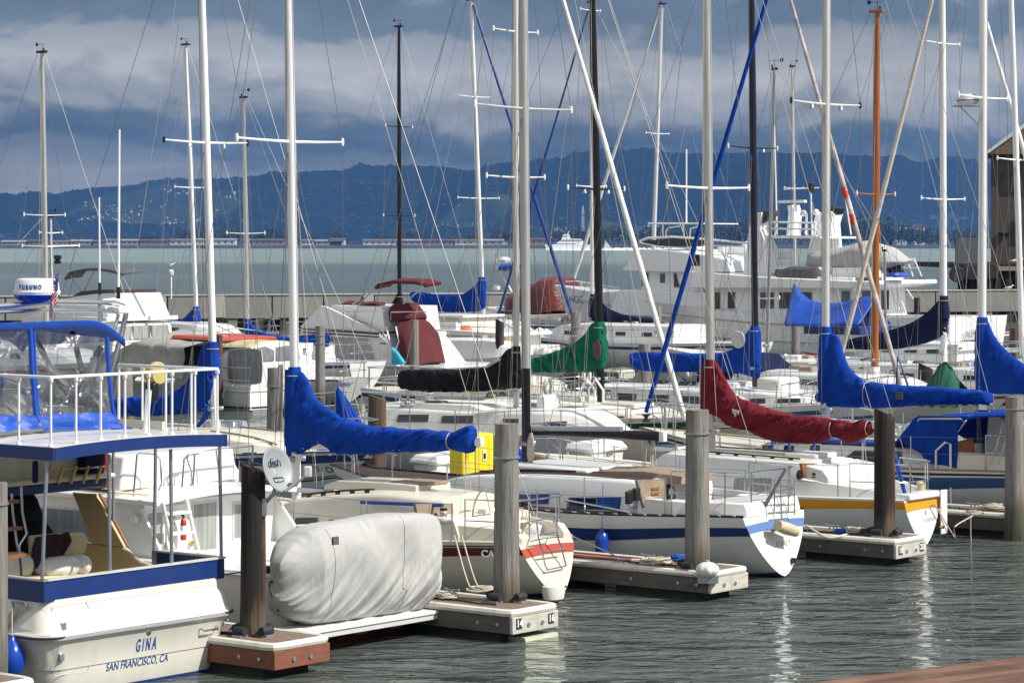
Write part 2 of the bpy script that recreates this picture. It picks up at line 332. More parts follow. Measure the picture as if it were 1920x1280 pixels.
# ---------------------------------------------------------------- water
def water_mat(name, far):
    m, t, b = nodes(name)
    g = N(t, 'ShaderNodeNewGeometry'); sp = N(t, 'ShaderNodeSeparateXYZ'); t.links.new(g.outputs['Position'], sp.inputs[0])
    mp = N(t, 'ShaderNodeMapping'); t.links.new(g.outputs['Position'], mp.inputs[0])
    if far:
        mp.inputs['Scale'].default_value = (.9, .35, 1)
        n = N(t, 'ShaderNodeTexNoise', i_Scale=1.1, i_Detail=6.0, i_Roughness=.6, i_Distortion=.3); t.links.new(mp.outputs[0], n.inputs['Vector'])
        bp = N(t, 'ShaderNodeBump', i_Strength=1.0, i_Distance=.20); t.links.new(n.outputs['Fac'], bp.inputs['Height'])
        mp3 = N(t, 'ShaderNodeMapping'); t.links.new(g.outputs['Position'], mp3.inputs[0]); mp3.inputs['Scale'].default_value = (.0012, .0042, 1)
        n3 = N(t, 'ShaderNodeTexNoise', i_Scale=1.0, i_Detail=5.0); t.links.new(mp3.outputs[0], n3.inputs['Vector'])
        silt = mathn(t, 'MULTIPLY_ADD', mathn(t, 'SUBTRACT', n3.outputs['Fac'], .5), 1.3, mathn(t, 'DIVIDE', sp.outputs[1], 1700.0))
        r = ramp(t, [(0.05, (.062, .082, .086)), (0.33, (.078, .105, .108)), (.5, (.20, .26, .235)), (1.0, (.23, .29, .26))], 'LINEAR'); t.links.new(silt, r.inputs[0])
        b.inputs['Roughness'].default_value = .28
    else:
        mp.inputs['Rotation'].default_value = (0, 0, .25); mp.inputs['Scale'].default_value = (.75, 1.5, 1)
        n = N(t, 'ShaderNodeTexNoise', i_Scale=1.7, i_Detail=3.6, i_Roughness=.5, i_Distortion=1.0); t.links.new(mp.outputs[0], n.inputs['Vector'])
        n4 = N(t, 'ShaderNodeTexNoise', i_Scale=.55, i_Detail=2.0); t.links.new(mp.outputs[0], n4.inputs['Vector'])
        h = mathn(t, 'MULTIPLY_ADD', n4.outputs['Fac'], 1.5, n.outputs['Fac'])
        bp = N(t, 'ShaderNodeBump', i_Strength=1.0, i_Distance=.20); t.links.new(h, bp.inputs['Height'])
        n3 = N(t, 'ShaderNodeTexNoise', i_Scale=.09, i_Detail=3.0); t.links.new(g.outputs['Position'], n3.inputs['Vector'])
        r = ramp(t, [(0.3, (.058, .070, .064)), (0.7, (.092, .106, .098))], 'LINEAR'); t.links.new(n3.outputs['Fac'], r.inputs[0])
        b.inputs['Roughness'].default_value = .03
    t.links.new(r.outputs[0], b.inputs['Base Color']); t.links.new(bp.outputs[0], b.inputs['Normal'])
    b.inputs['IOR'].default_value = 1.33
    return m
WALL_A, WALL_B = Vector((-36.0, 166.0)), Vector((38.0, 182.0))     # breakwater line (replaced below)
def wall_y(x): return WALL_A.y + (x - WALL_A.x) * (WALL_B.y - WALL_A.y) / (WALL_B.x - WALL_A.x)
mb = MB(); mb.add([(-90, 8, 0), (90, 8, 0), (90, wall_y(90) + .4, 0), (-90, wall_y(-90) + .4, 0)], [(0, 1, 2, 3)])
tag(mb.build('harbour_water', water_mat('harbour water', False), smooth=False), kind='structure')
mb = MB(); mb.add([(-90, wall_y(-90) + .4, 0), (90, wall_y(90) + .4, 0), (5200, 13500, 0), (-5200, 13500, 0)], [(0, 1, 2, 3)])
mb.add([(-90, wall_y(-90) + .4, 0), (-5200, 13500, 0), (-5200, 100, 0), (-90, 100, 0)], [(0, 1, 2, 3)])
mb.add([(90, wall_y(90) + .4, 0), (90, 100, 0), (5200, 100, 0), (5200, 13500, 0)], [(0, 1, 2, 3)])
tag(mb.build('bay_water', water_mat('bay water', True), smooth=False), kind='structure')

# ---------------------------------------------------------------- hills with the far town
RIDGE = [(-900, 372), (-300, 366), (0, 360), (30, 362), (75, 357), (100, 362), (130, 357), (170, 352), (200, 349), (240, 347), (290, 336), (330, 332), (370, 335), (420, 332), (470, 330), (520, 320), (560, 322), (600, 318), (640, 318), (675, 306), (700, 309), (740, 308), (790, 310), (840, 312), (880, 318), (910, 311), (930, 304), (970, 303), (1000, 298), (1050, 295), (1080, 284), (1110, 282), (1140, 275), (1180, 278), (1220, 277), (1260, 285), (1300, 286), (1400, 285), (1440, 284), (1500, 286), (1540, 284), (1600, 290), (1660, 292), (1690, 290), (1710, 299), (1730, 303), (1750, 296), (1790, 292), (1830, 300), (1860, 305), (1920, 308), (2300, 318), (2900, 340)]
def hill_pt(px, v):
    """v 0 at the shore plain .. 1 at the ridge, 1.2 behind it"""
    zr = (HZ - sinterp(RIDGE, px)) / FPX * 12400
    d = 9300 + v * 3100
    x = (px - 960) / FPX * 12400 * (d / 12400) 
    prof = sinterp([(0, 0.0), (.2, .10), (.45, .34), (.7, .68), (.88, .9), (1.0, 1.0), (1.1, .86), (1.25, .4)], v)
    q = Vector((x * .0011, d * .0011, .3))
    gul = noise.fractal(q * 1.4, .9, 2.1, 5) * .30 * (1 - abs(2 * min(v, 1) - 1)) 
    z = zr * (prof + gul)
    if v >= .99 and v <= 1.01: z += noise.noise(Vector((px * .21, 1, 3))) * 6 + noise.noise(Vector((px * .06, 4, 3))) * 9 + abs(noise.noise(Vector((px * .43, 2, 2)))) * 9 + (noise.noise(Vector((px * .05, 7, 2))) > .05) * abs(noise.noise(Vector((px * .31, 2, 8)))) * 14
    return Vector((x, d, max(z, -3)))
vs_ = [i / 26 for i in range(33)]
P = [[hill_pt(-900 + 3800 * i / 1700, v) for v in vs_] for i in range(1701)]
m, t, b = nodes('forested hills')
g = N(t, 'ShaderNodeNewGeometry'); mp = N(t, 'ShaderNodeMapping'); t.links.new(g.outputs['Position'], mp.inputs[0]); mp.inputs['Scale'].default_value = (.006, .004, .012)
n = N(t, 'ShaderNodeTexNoise', i_Scale=1.0, i_Detail=10.0, i_Roughness=.7); t.links.new(mp.outputs[0], n.inputs['Vector'])
r = ramp(t, [(0.35, (.010, .018, .010)), (0.5, (.028, .042, .02)), (0.62, (.045, .055, .03)), (.75, (.075, .075, .045))], 'LINEAR'); t.links.new(n.outputs['Fac'], r.inputs[0]); t.links.new(r.outputs[0], b.inputs['Base Color'])
b.inputs['Roughness'].default_value = .95; b.inputs['Specular IOR Level'].default_value = .1
bp = N(t, 'ShaderNodeBump', i_Strength=1.0, i_Distance=25.0); t.links.new(n.outputs['Fac'], bp.inputs['Height']); t.links.new(bp.outputs[0], b.inputs['Normal'])
tag(MB().grid(P).build('hills', m, angle=180), kind='structure')
# houses spread over the lower slopes, thousands of them: one mass
mb = MB(); rnd = random.Random(3)
for i in range(5200):
    px = rnd.uniform(-60, 1980); v = rnd.random() ** 1.6 * .78
    if 1150 < px < 1640: v *= .55
    if noise.noise(Vector((px * .012, v * 6, 0))) < -.12 and v > .15: continue
    p = hill_pt(px, v); sx = rnd.uniform(4, 13); h = rnd.uniform(3, 7)
    if rnd.random() < .04 and v < .2: sx *= 2.6; h *= 2.6
    a = rnd.uniform(0, pi); M_ = Matrix.Translation(p) @ Matrix.Rotation(a, 4, 'Z')
    q = MB().box(-sx / 2, sx / 2, -4, 4, -6, h); q.xf(M_); mb.add(q.v, q.f)
m, t, b = nodes('far house walls'); oi = N(t, 'ShaderNodeNewGeometry')
r = ramp(t, [(0.0, (.18, .17, .16)), (0.5, (.42, .40, .37)), (.93, (.66, .63, .59)), (1.0, (.85, .83, .80))], 'LINEAR'); t.links.new(oi.outputs['Random Per Island'], r.inputs[0]); t.links.new(r.outputs[0], b.inputs['Base Color'])
tag(mb.build('hillside_houses', m, smooth=False), 'pale houses scattered over the far wooded hillside', 'houses', kind='stuff')
# campus tower and the big white hotel on the slope
o = thing('clock_tower', 'slender pale clock tower standing on the far hillside town', 'tower', hill_pt(1093, .16))
PALE = mat('pale stone', (.62, .62, .60), .8)
mb = MB().box(-5.5, 5.5, -5.5, 5.5, -20, 92); mb.build('shaft', PALE, o, smooth=False)
MB().loft([[(-4.2, -4.2, 92), (4.2, -4.2, 92), (4.2, 4.2, 92), (-4.2, 4.2, 92)], [(-4, -4, 100), (4, -4, 100), (4, 4, 100), (-4, 4, 100)], [(-.3, -.3, 114), (.3, -.3, 114), (.3, .3, 114), (-.3, .3, 114)]]).build('spire', PALE, o, smooth=False)
MB().box(-5.7, 5.7, -5.75, -5.5, 74, 82).build('clock_face', mat('clock face', (.3, .3, .3)), o, smooth=False)
o = thing('hotel', 'long white hotel with a central tower on the far hillside at right', 'hotel', hill_pt(1785, .3))
HW = mat('white hotel wall', (.75, .75, .73), .8)
for a, c, h in ((-85, 60, 20), (-85, -60, 30), (25, 60, 28), (-12, 5, 46)):
    MB().box(a, c, -8, 8, -20, h).build('wing', HW, o, smooth=False)
MB().prism([(-88, 30), (-58, 30), (-73, 40)], -8, 8).build('roof', GREYG, o, smooth=False)

# ---------------------------------------------------------------- flat island across the bay
def tree_crown(mb, c, rx, rz, rnd, n):
    for i in range(n):
        a = rnd.uniform(0, 2 * pi); u = rnd.uniform(-1, 1); rr = rnd.random() ** .35
        p = Vector((c[0] + cos(a) * sqrt(1 - u * u) * rx * rr, c[1] + sin(a) * sqrt(1 - u * u) * rx * rr * .7, c[2] + u * rz * rr))
        s = rnd.uniform(.14, .3) * rz
        d1 = Vector((rnd.gauss(0, 1), rnd.gauss(0, 1), rnd.gauss(0, .6))).normalized() * s; d2 = Vector((rnd.gauss(0, 1), rnd.gauss(0, 1), rnd.gauss(0, 1))).normalized() * s
        mb.add([p - d1, p + d2, p + d1, p - d2], [(0, 1, 2, 3)])
LEAF = mat('far evergreen leaves', (.022, .038, .018), .9, var=.5, vs=.02)
TRUNK = mat('far tree bark', (.06, .045, .035), .9)
rnd = random.Random(11); ISD = 3300.0
DT = CH / ISD * FPX
def ix(px, d=ISD): return (px - 960) / FPX * d
m_rock = mat('dark riprap', (.05, .048, .045), .95, var=.5, vs=.03, bump=1.5, bs=.25)
P = []
for i in range(400):
    px = -300 + 2600 * i / 399; x = ix(px); k = noise.noise(Vector((px * .03, 0, 0))); z = 4.0 + noise.noise(Vector((px * .4, 0, 1))) * .9
    P.append([(x, ISD - 6 + k * 3, -.5), (x, ISD - 3, z * .6), (x, ISD, z), (x, ISD + 12, 4.2), (x, ISD + 900, 4.4), (x, ISD + 910, -1)])
tag(MB().grid(P).build('island_shore', m_rock, angle=180), kind='structure')
WL = [mat('island wall pale', (.34, .33, .32), .8), mat('island wall tan', (.27, .22, .19), .8), mat('island wall white', (.55, .55, .54), .8)]
RL = [mat('island roof rust', (.10, .07, .065), .8), mat('island roof grey', (.26, .26, .26), .8), mat('island roof dun', (.15, .12, .1), .8)]
WD = mat('island window', (.05, .05, .06), .4)
kinds = ['pale', 'tan', 'white']; rk = ['rust coloured', 'grey', 'dun']
blds = [(2, 48, 6), (52, 92, 8), (97, 128, 6), (132, 170, 8), (174, 196, 7), (198, 226, 10), (228, 258, 9), (262, 316, 9), (318, 366, 10), (368, 441, 11), (455, 532, 10), (566, 588, 9), (592, 640, 8), (618, 646, 12), (681, 742, 9), (745, 790, 9), (792, 850, 9), (853, 902, 9), (905, 944, 9), (985, 1028, 12)]
places = ['at the far left end', 'left of the silver mast', 'behind the thin white mast tops', 'left of the tall white pole', 'by the tall white pole', 'right of the tall white pole', 'next along from the white pole', 'before the dark tree row', 'left of the white windowed block', 'with a long window row', 'between two white masts', 'just right of the thick white mast', 'with a flat front beyond the thick mast', 'with a gabled bright end', 'left of the black mast', 'behind the black mast', 'right of the black mast', 'left of the white mast with the blue cover', 'behind the grey masts', 'behind the ferry bow']
for i, (a, c_, h) in enumerate(blds):
    wv, rv = i % 3, (i * 2 + 1) % 3
    if i in (9, 13): wv = 2
    d = ISD + 26; x0, x1 = ix(a, d), ix(c_, d); cx = (x0 + x1) / 2
    o = thing('warehouse', f'long low {kinds[wv]} shore building, {rk[rv]} roof, {places[i]}', 'building', (cx, d, 4.2), group='buildings along the island shore')
    hw = (x1 - x0) / 2; h = h * .48 + 1.2; g_ = h + 2.0
    MB().box(-hw, hw, 0, 22, -1, h).build('wall', WL[wv], o, smooth=False)
    MB().prismx([(-1.2, h), (23.2, h), (11, g_)], -hw - 1, hw + 1).build('roof', RL[rv], o, smooth=False)
    nn = min(10, max(3, int(hw * 2 / 7)))
    for k in range(nn):
        xx = -hw + (k + .5) * 2 * hw / nn; MB().box(xx - 1.3, xx + 1.3, -.12, -.02, h * .35, h * .72).build('window', WD, o, smooth=False)
tg = [(60, 9, 1), (95, 12, 2), (205, 10, 2), (215, 14, 2), (265, 15, 3), (285, 17, 3), (300, 14, 2), (352, 22, 2), (372, 25, 3), (398, 22, 2), (420, 27, 3), (432, 26, 3), (478, 22, 2), (492, 20, 2), (512, 27, 3), (528, 24, 2), (560, 15, 1), (580, 18, 2), (632, 22, 2), (640, 20, 2), (700, 14, 2), (712, 18, 1), (760, 20, 2), (775, 22, 2), (790, 20, 1), (852, 16, 1), (890, 17, 2), (940, 22, 2), (955, 27, 3), (1000, 20, 2), (1018, 18, 2), (1052, 26, 3), (1065, 24, 2), (1080, 22, 3), (1100, 27, 3), (1118, 23, 2), (1140, 21, 2), (1160, 27, 3), (1180, 22, 2), (1200, 20, 2), (1215, 26, 2), (1240, 30, 3), (1262, 30, 3), (1290, 32, 3), (1310, 26, 2), (1345, 32, 2), (1362, 40, 3), (1380, 42, 3), (1395, 34, 2), (1430, 28, 2), (1470, 36, 3), (1500, 35, 2), (1530, 34, 3), (1560, 40, 2), (1590, 43, 3), (1612, 42, 3), (1630, 34, 2), (1650, 45, 2), (1662, 30, 3), (1690, 32, 3), (1705, 28, 2), (1722, 30, 3), (1745, 24, 2), (1760, 22, 2), (1790, 26, 3), (1812, 25, 2), (1840, 26, 2), (1870, 24, 2)]
TP = ['behind the shoreline sheds', 'beyond the thin masts', 'behind the ferry', 'behind the trawler yacht', 'near the white far tower block']
for i, (px, h, k) in enumerate(tg):
    d = ISD + 60 + rnd.uniform(0, 60); x = ix(px, d); h = h * .95
    LM = ((90, 'by the far left silver mast'), (224, 'by the tall white aerial'), (290, 'right of the tall white aerial'), (385, 'behind the two left white masts'), (458, 'by the thin grey mast'), (548, 'by the thick white mast'), (650, 'between thick white and black masts'), (748, 'by the slim black mast'), (850, 'right of the slim black mast'), (975, 'by the central silver masts'), (1060, 'above the ferry'), (1118, 'by the thick black mast'), (1180, 'left of the yacht hardtop'), (1260, 'behind the yacht hardtop'), (1328, 'by the mast with the maroon cover'), (1380, 'just right of the maroon cover mast'), (1430, 'behind the near yacht funnel'), (1500, 'behind the yacht radar arch'), (1550, 'behind the far yacht funnel'), (1600, 'left of the orange mast'), (1645, 'by the orange mast'), (1700, 'beside the white far tower block'), (1768, 'by the mast with the navy cover'), (1840, 'left of the brown shed'))
    seg = min(LM, key=lambda q: abs(q[0] - px))[1]
    o = thing('far_tree', ('tall' if h > 24 else 'low') + ' dark evergreen on the far shore ' + seg, 'tree', (x, d, 4.2), group='dark trees along the far island shore')
    mb = MB(); rx = h * .42 * (1 + .15 * k)
    for q in range(2 + k): tree_crown(mb, (rnd.uniform(-.7, .7) * rx, rnd.uniform(-3, 3), h * rnd.uniform(.28, .70)), rx * .85, h * rnd.uniform(.22, .32), rnd, 70)
    mb.build('crown', LEAF, o, smooth=False)
    MB().tube([(0, 0, 0), (0, 0, h * .6)], [.9, .5], 6).build('trunk', TRUNK, o)
for px in (1018, 1030, 1036, 1066, 1074, 1086):
    d = ISD + 50; o = thing('palm_tree', 'tiny palm tree on the far shore above the ferry', 'palm', (ix(px, d), d, 4.2), group='far palms above the ferry')
    h = 17 + (px % 7); MB().tube([(0, 0, 0), (.3, 0, h)], .5, 6).build('trunk', TRUNK, o)
    mb = MB()
    for k in range(14):
        a = k * 2 * pi / 14; e = Vector((cos(a) * 3.2, sin(a) * 3.2, rnd.uniform(-1.8, 1.2))); c0 = Vector((.3, 0, h)); s = Vector((-sin(a), cos(a), 0)) * .5
        mb.add([c0 - s, c0 + s, c0 + e * .6 + s + Vector((0, 0, .7)), c0 + e, c0 + e * .6 - s + Vector((0, 0, .7))], [(0, 1, 2, 3, 4)])
    mb.build('crown', LEAF, o, smooth=False)
for px0, px1, zt, lab, nm in ((1680, 1700, 25, 'white far tower block with dark window columns among dark trees', 'tower_block'), (1714, 1734, 24, 'small white far building with hipped roof among dark trees', 'far_building')):
    d = ISD + 150; x0, x1 = ix(px0, d), ix(px1, d); o = thing(nm, lab, 'building', ((x0 + x1) / 2, d, 4.2), group=None); hw = (x1 - x0) / 2
    MB().box(-hw, hw, 0, 14, 0, zt).build('wall', WL[2], o, smooth=False)
    MB().prism([(-hw - 1, zt), (hw + 1, zt), (hw * .4, zt + 4), (-hw * .4, zt + 4)], -1, 15).build('roof', RL[2], o, smooth=False)
    q = MB()
    for k in (-.5, 0, .5): q.box(hw * k - .7, hw * k + .7, -.15, -.03, 3, zt - 2)
    q.build('window_column', WD, o, smooth=False)
# ---------------------------------------------------------------- ferry and far sailboat
d = 2300.0; k_ = d / FPX
o = thing('ferry', 'white high speed ferry throwing spray in front of the far shore', 'ferry', (ix(1066, d), d, 0))
s = k_
FW = mat('ferry white', (.82, .83, .85), .4); FB = mat('ferry blue glass', (.02, .06, .22), .3)
zb = lambda py: (458 + CH / d * FPX - py) * s
fx = lambda px: (px - 1066) * s
MB().prism([(fx(1021), zb(459)), (fx(1030), zb(458)), (fx(1106), zb(458.5)), (fx(1106), zb(468)), (fx(1026), zb(468))], -5, 5).build('hull', FW, o, smooth=False)
MB().prism([(fx(1040), zb(458.6)), (fx(1096), zb(458.6)), (fx(1093), zb(452)), (fx(1049), zb(452))], -4.2, 4.2).build('lower_cabin', FW, o, smooth=False)
MB().prism([(fx(1049), zb(452)), (fx(1092), zb(452)), (fx(1089), zb(447.5)), (fx(1054), zb(447.5))], -3.8, 3.8).build('upper_cabin', FW, o, smooth=False)
MB().prism([(fx(1053), zb(447.5)), (fx(1070), zb(447.5)), (fx(1067), zb(439)), (fx(1056), zb(439))], -3, 3).build('wheelhouse', FW, o, smooth=False)
for a, c_, p0, p1, w_ in ((1041, 1080, 457.6, 456.6, 4.3), (1050, 1090, 451.6, 450.2, 4.3), (1055, 1062, 444, 442.4, 3.1)):
    MB().box(fx(a), fx(c_), -w_, w_, zb(p0), zb(p1)).build('window_band', FB, o, smooth=False)
MB().tube([(fx(1064), 0, zb(439)), (fx(1068), 0, zb(433))], .3, 6).build('mast', FW, o)
P = []; rnd = random.Random(5)
FOAM = mat('white foam', (.85, .87, .88), .9)
mb = MB()
for i in range(700):
    px = 1024 + (1280 - 1024) * rnd.random() ** 1.2; x = fx(px); hh = rnd.uniform(.3, 1.0) * (1.9 if px < 1105 else 2.4 if px > 1130 else 1.2); y = rnd.uniform(-7, 7)
    mb.lathe([(rnd.uniform(.8, 3.2), -.2), (rnd.uniform(.6, 1.6), hh * .6), (.05, hh)], (x, y, 0), 6)
o2 = mb.build('ferry_wake', FOAM); o2.location = o.location; tag(o2, 'white foaming wake trailing behind the far ferry', 'wake', kind='stuff')
d = 2700.0
o = thing('sailing_boat', 'tiny far sailboat with one white sail right of the ferry', 'sailboat', (ix(1138, d), d, 0))
MB().prism([(-5, .2), (4.5, .2), (5.5, 1.2), (-5, 1.2)], -1.2, 1.2).build('hull', FW, o, smooth=False)
MB().prism([(-3, 1.5), (4.6, 1.5), (-1.5, 9.0)], -.05, .05).build('sail', FURLW, o, smooth=False)
MB().tube([(-1.6, 0, 1), (-1.6, 0, 9.4)], .12, 6).build('mast', FW, o)
# buoy-like posts on the breakwater etc come later
# ---------------------------------------------------------------- haze
def haze_box():
    mb = MB().box(-5600, 5600, -60, 13900, -1.0, 560)
    m = bpy.data.materials.new('haze'); m.use_nodes = True; t = m.node_tree; t.nodes.clear()
    pv = N(t, 'ShaderNodeVolumePrincipled'); pv.inputs['Color'].default_value = (.17, .43, 1.0, 1); pv.inputs['Density'].default_value = 6.0e-5; pv.inputs['Anisotropy'].default_value = 0.0
    oo = N(t, 'ShaderNodeOutputMaterial'); t.links.new(pv.outputs[0], oo.inputs['Volume'])
    tag(mb.build('haze', m, smooth=False), kind='stuff')
haze_box()

# clouds added out of view above the haze to shade the hills
mb = MB(); NX, NY = 72, 30
for i in range(NX):
    for j in range(NY):
        x, y = -7800 + i * 235, 5200 + j * 250
        if noise.noise(Vector((x * .0011, y * .0009, 2.2))) > .28: continue
        z = lambda a, c: 1340 + 50 * noise.noise(Vector((a * .001, c * .001, 0)))
        mb.add([(x, y, z(x, y)), (x + 235, y, z(x + 235, y)), (x + 235, y + 250, z(x + 235, y + 250)), (x, y + 250, z(x, y + 250))], [(0, 1, 2, 3)])
tag(mb.build('unseen_cloud', mat('cloud underside', (.6, .62, .66), .95, spec=0), angle=180), kind='structure')
# ---------------------------------------------------------------- breakwater wall
wa = W(0, 557, 160); wb = W(1920, 545, 160)                 # top edge as seen
zt = 2.1
A = G(-200, 558.5, zt); B = G(2150, 543.5, zt)
wd = Vector((B.x - A.x, B.y - A.y)); wl = wd.length; wf = Fr((A.x, A.y), wd)
o = thing('breakwater', 'long concrete breakwater wall on piles behind the marina', 'breakwater', (A.x, A.y, 0), wf.rz)
mb = MB(); npan = 26
for i in range(npan):
    x0 = wl * i / npan + .04; x1 = wl * (i + 1) / npan - .04
    mb.box(x0, x1, 0.0, .5, .72, zt)
mb.build('wall_panels', CONC, o, bevel=.03)
MB().box(0, wl, .06, .45, .74, zt - .03).build('wall_core', CONCD, o)
MB().box(0, wl, -.06, .56, zt, zt + .09).build('capping', mat('pale concrete cap', (.36, .355, .33), .85, var=.2, vs=.5, dirt=.4), o, bevel=.02)
MB().box(0, wl, .5, .9, -1.5, .72).build('shade_sheet', BLACKP, o)  # black sheet stands in for the shade in the openings under the wall
for i in range(0, npan * 2):
    x = wl * (i + .5) / npan / 2
    MB().box(x - .28, x + .28, .1, .75, -2, .72).build('pile', CONCD if i % 4 else CONC, o)  # most piles in a darker concrete than the wall
for px in (300, 412, 690, 1052):
    x = wf.Y(px, 560, 0)[0]; MB().box(x - .32, x + .32, -.16, 0, .8, zt - .02).build('pilaster', mat('pale concrete cap'), o, bevel=.02)

# ---------------------------------------------------------------- floating docks
FZ = .42
class Dock(Fr): pass
def dock(name, label, cat, o, h, L, wdt, group=None, end=True, fasc=FASCIA, endm=FASCIAP, detail=True, num=None, z=FZ):
    """floating finger: origin = near left corner, +x runs away from its free end, +y is port (toward -y = right side)"""
    f = Fr(o, h); r = thing(name, label, cat, (o[0], o[1], 0), f.rz, group)
    mb = MB(); n = int(L / .14)
    for i in range(n):
        x0 = i * L / n + .004; mb.box(x0, x0 + L / n - .008, -wdt + .05, -.05, z - .045, z + random.uniform(-.003, .004))
    mb.build('deck', PLANK, r, smooth=False)
    MB().box(-.0, L, -wdt + .02, -.02, z - .12, z - .05).build('frame', REDWD, r, smooth=False)
    MB().box(.02, L, -.035, .012, z - .30, z - .075).build('side_fascia', fasc, r, bevel=.008)
    MB().box(.02, L, -wdt - .012, -wdt + .035, z - .30, z - .075).build('side_fascia', fasc, r, bevel=.008)
    if end: MB().box(-.03, .02, -wdt - .012, .012, z - .30, z - .075).build('end_fascia', endm, r, bevel=.008)
    rr = .052; c = z - .03
    pts = [(L, .0, c)] + [(.12, .0, c), (.03, -.03, c), (-.0, -.12, c), (-.0, -wdt + .12, c), (.03, -wdt + .03, c), (.12, -wdt, c), (L, -wdt, c)]
    MB().tube(pts, rr, 8).build('bumper_strip', BUMPER, r)
    q = MB(); x = .25
    while x < L - 1: q.box(x, x + 1.5, -wdt + .08, -.08, -.35, z - .12); x += 2.3
    q.build('floats', FLOATM, r, smooth=False)
    if detail:
        for x in (1.7, 4.6):
            for y in (-.13, -wdt + .13):
                q = MB().tube([(x - .13, y, z + .075), (x - .06, y, z + .06), (x + .06, y, z + .06), (x + .13, y, z + .075)], .016, 6); q.tube([(x - .04, y, z), (x - .04, y, z + .06)], .014, 6); q.tube([(x + .04, y, z), (x + .04, y, z + .06)], .014, 6); q.build('cleat', GALV, r)
        MB().tube([(.5 + .3 * i, -.30 + .04 * sin(i * 1.7 + o[0]), z + .018) for i in range(24)], .013, 6).build('shore_cable', RUBBER, r)
        for x, y in ((.22, .016), (.55, .016), (1.4, .016), (2.6, .016)):
            MB().lathe([(.028, 0), (.028, .012), (.008, .018)], (x, y, z - .19), 10, 'y').build('bolt', GALV, r)
        for y in (-.32, -wdt + .34): 
            MB().lathe([(.03, 0), (.03, -.014)], (-.032, y, z - .2), 10, 'x').build('bolt', GALV, r)
    return f, r
FING = []
F_or = {1: G(513, 1209, FZ), 2: G(959, 1146, FZ), 3: G(1331, 1074, FZ), 4: G(1678, 1013, FZ)}
sp = (F_or[4] - F_or[1]) / 3
fdefs = [(0, 'short timber finger dock at the far left beside the big cruiser', -2.4, 3), (1, 'finger dock with red brown end timbers carrying the satellite dish piling', 0, 1), (2, 'finger dock with small numbers 14 and 16 on its end', 0, 2), (3, 'finger dock carrying a round white fender on its corner', 0, 3), (4, 'finger dock with numbers 18 and 20 on its pale end board', 0, 4), (5, 'finger dock with a slack rope at the right edge', 0, 5), (6, 'finger dock beyond the blue dodger sailboat', 0, 6)]
for i, lab, dd, _ in fdefs:
    if i in F_or: oo = F_or[i]
    elif i == 0: oo = G(6, 1285, FZ) ; oo = Vector((G(75, 1270, FZ).x, G(75, 1270, FZ).y, 0)) - Vector((RW.x, RW.y, 0)) * 1.05
    else:
        p = onrow(960, 0); oo = F_or[4] + Vector((RW.x, RW.y, 0)) * 4.85 * (i - 4)
    f, r = dock('finger_dock', lab, 'dock', (oo.x, oo.y), HD, 8.3, .95, 'finger docks of the near row', fasc=REDWD if i == 1 else FASCIA, endm=REDWD if i in (0, 1) else FASCIAP)
    FING.append((f, r, oo))
    if i in (2, 4):
        for y, s in ((-.12, {2: '14', 4: '18'}[i]), (-.80, {2: '16', 4: '20'}[i])):
            MB().box(-.04, -.034, y - .06, y + .06, FZ - .235, FZ - .10).build('number_plate', INK, r)
            text_mesh('number', s, .13, INKW, r, face_mat((-.043, y, FZ - .167), (0, -1, 0), (0, 0, 1)), bold=.004)
    if i == 2: MB().prism([(-.05, -.02), (.5, -.02), (.5, .05), (-.02, .05)], -.95, -.25).build('float_lip', mat('algae stained float', (.42, .46, .33), .7, dirt=.5), r)
# main walkway behind the fingers
mo = F_or[1] + Vector((HD.x, HD.y, 0)) * 8.35 - Vector((RW.x, RW.y, 0)) * 9
f, r = dock('main_dock', 'long timber walkway joining the near finger docks', 'dock', (mo.x, mo.y), RW, 46, 1.9, end=False, detail=False)
# fix side: +x runs along the row, its left (+y) side is away from the camera
r.location = (mo.x + HD.x * 1.9, mo.y + HD.y * 1.9, 0)
MAINF = Fr((r.location.x, r.location.y), RW)
# second marina row walkway and fingers
def mini_dock(px, off, L, label, h=None, wdt=1.0, group=None):
    p = onrow(px, off); hh = HD if h is None else h
    return dock('finger_dock', label, 'dock', (p.x, p.y), hh, L, wdt, group, detail=False)
p0 = onrow(420, 47.5)
f2, r2 = dock('main_dock', 'second walkway in front of the powerboats far behind', 'dock', (p0.x - RW.x * 25, p0.y - RW.y * 25), RW, 110, 2.0, end=False, detail=False)
for i, (px, off, L, lab) in enumerate([(478, 36.5, 10, 'short dock end beside the red roofed cruiser'), (800, 37.0, 10, 'dock end behind the black sail cover'), (1160, 37.5, 10, 'dock behind the black mast with green cover'), (1500, 38, 10, 'dock behind the blue mainsail cover at right'), (1800, 38, 10, 'dock at right below the navy cover')]):
    mini_dock(px, off, L, lab, group='finger docks of the far row')
for i, (px, off, lab) in enumerate([(700, 19.6, 'finger dock end left of the leaning dark piling'), (1085, 19.6, 'finger dock end near the green sail cover'), (1330, 19.6, 'finger dock end beyond the maroon cover'), (1560, 19.6, 'finger dock end beyond the blue cover'), (1780, 19.6, 'finger dock end below the navy cover')]):
    p = onrow(px, off); dock('finger_dock', lab, 'dock', (p.x, p.y), -HD, 9, .9, 'finger docks behind the main walkway', detail=False)

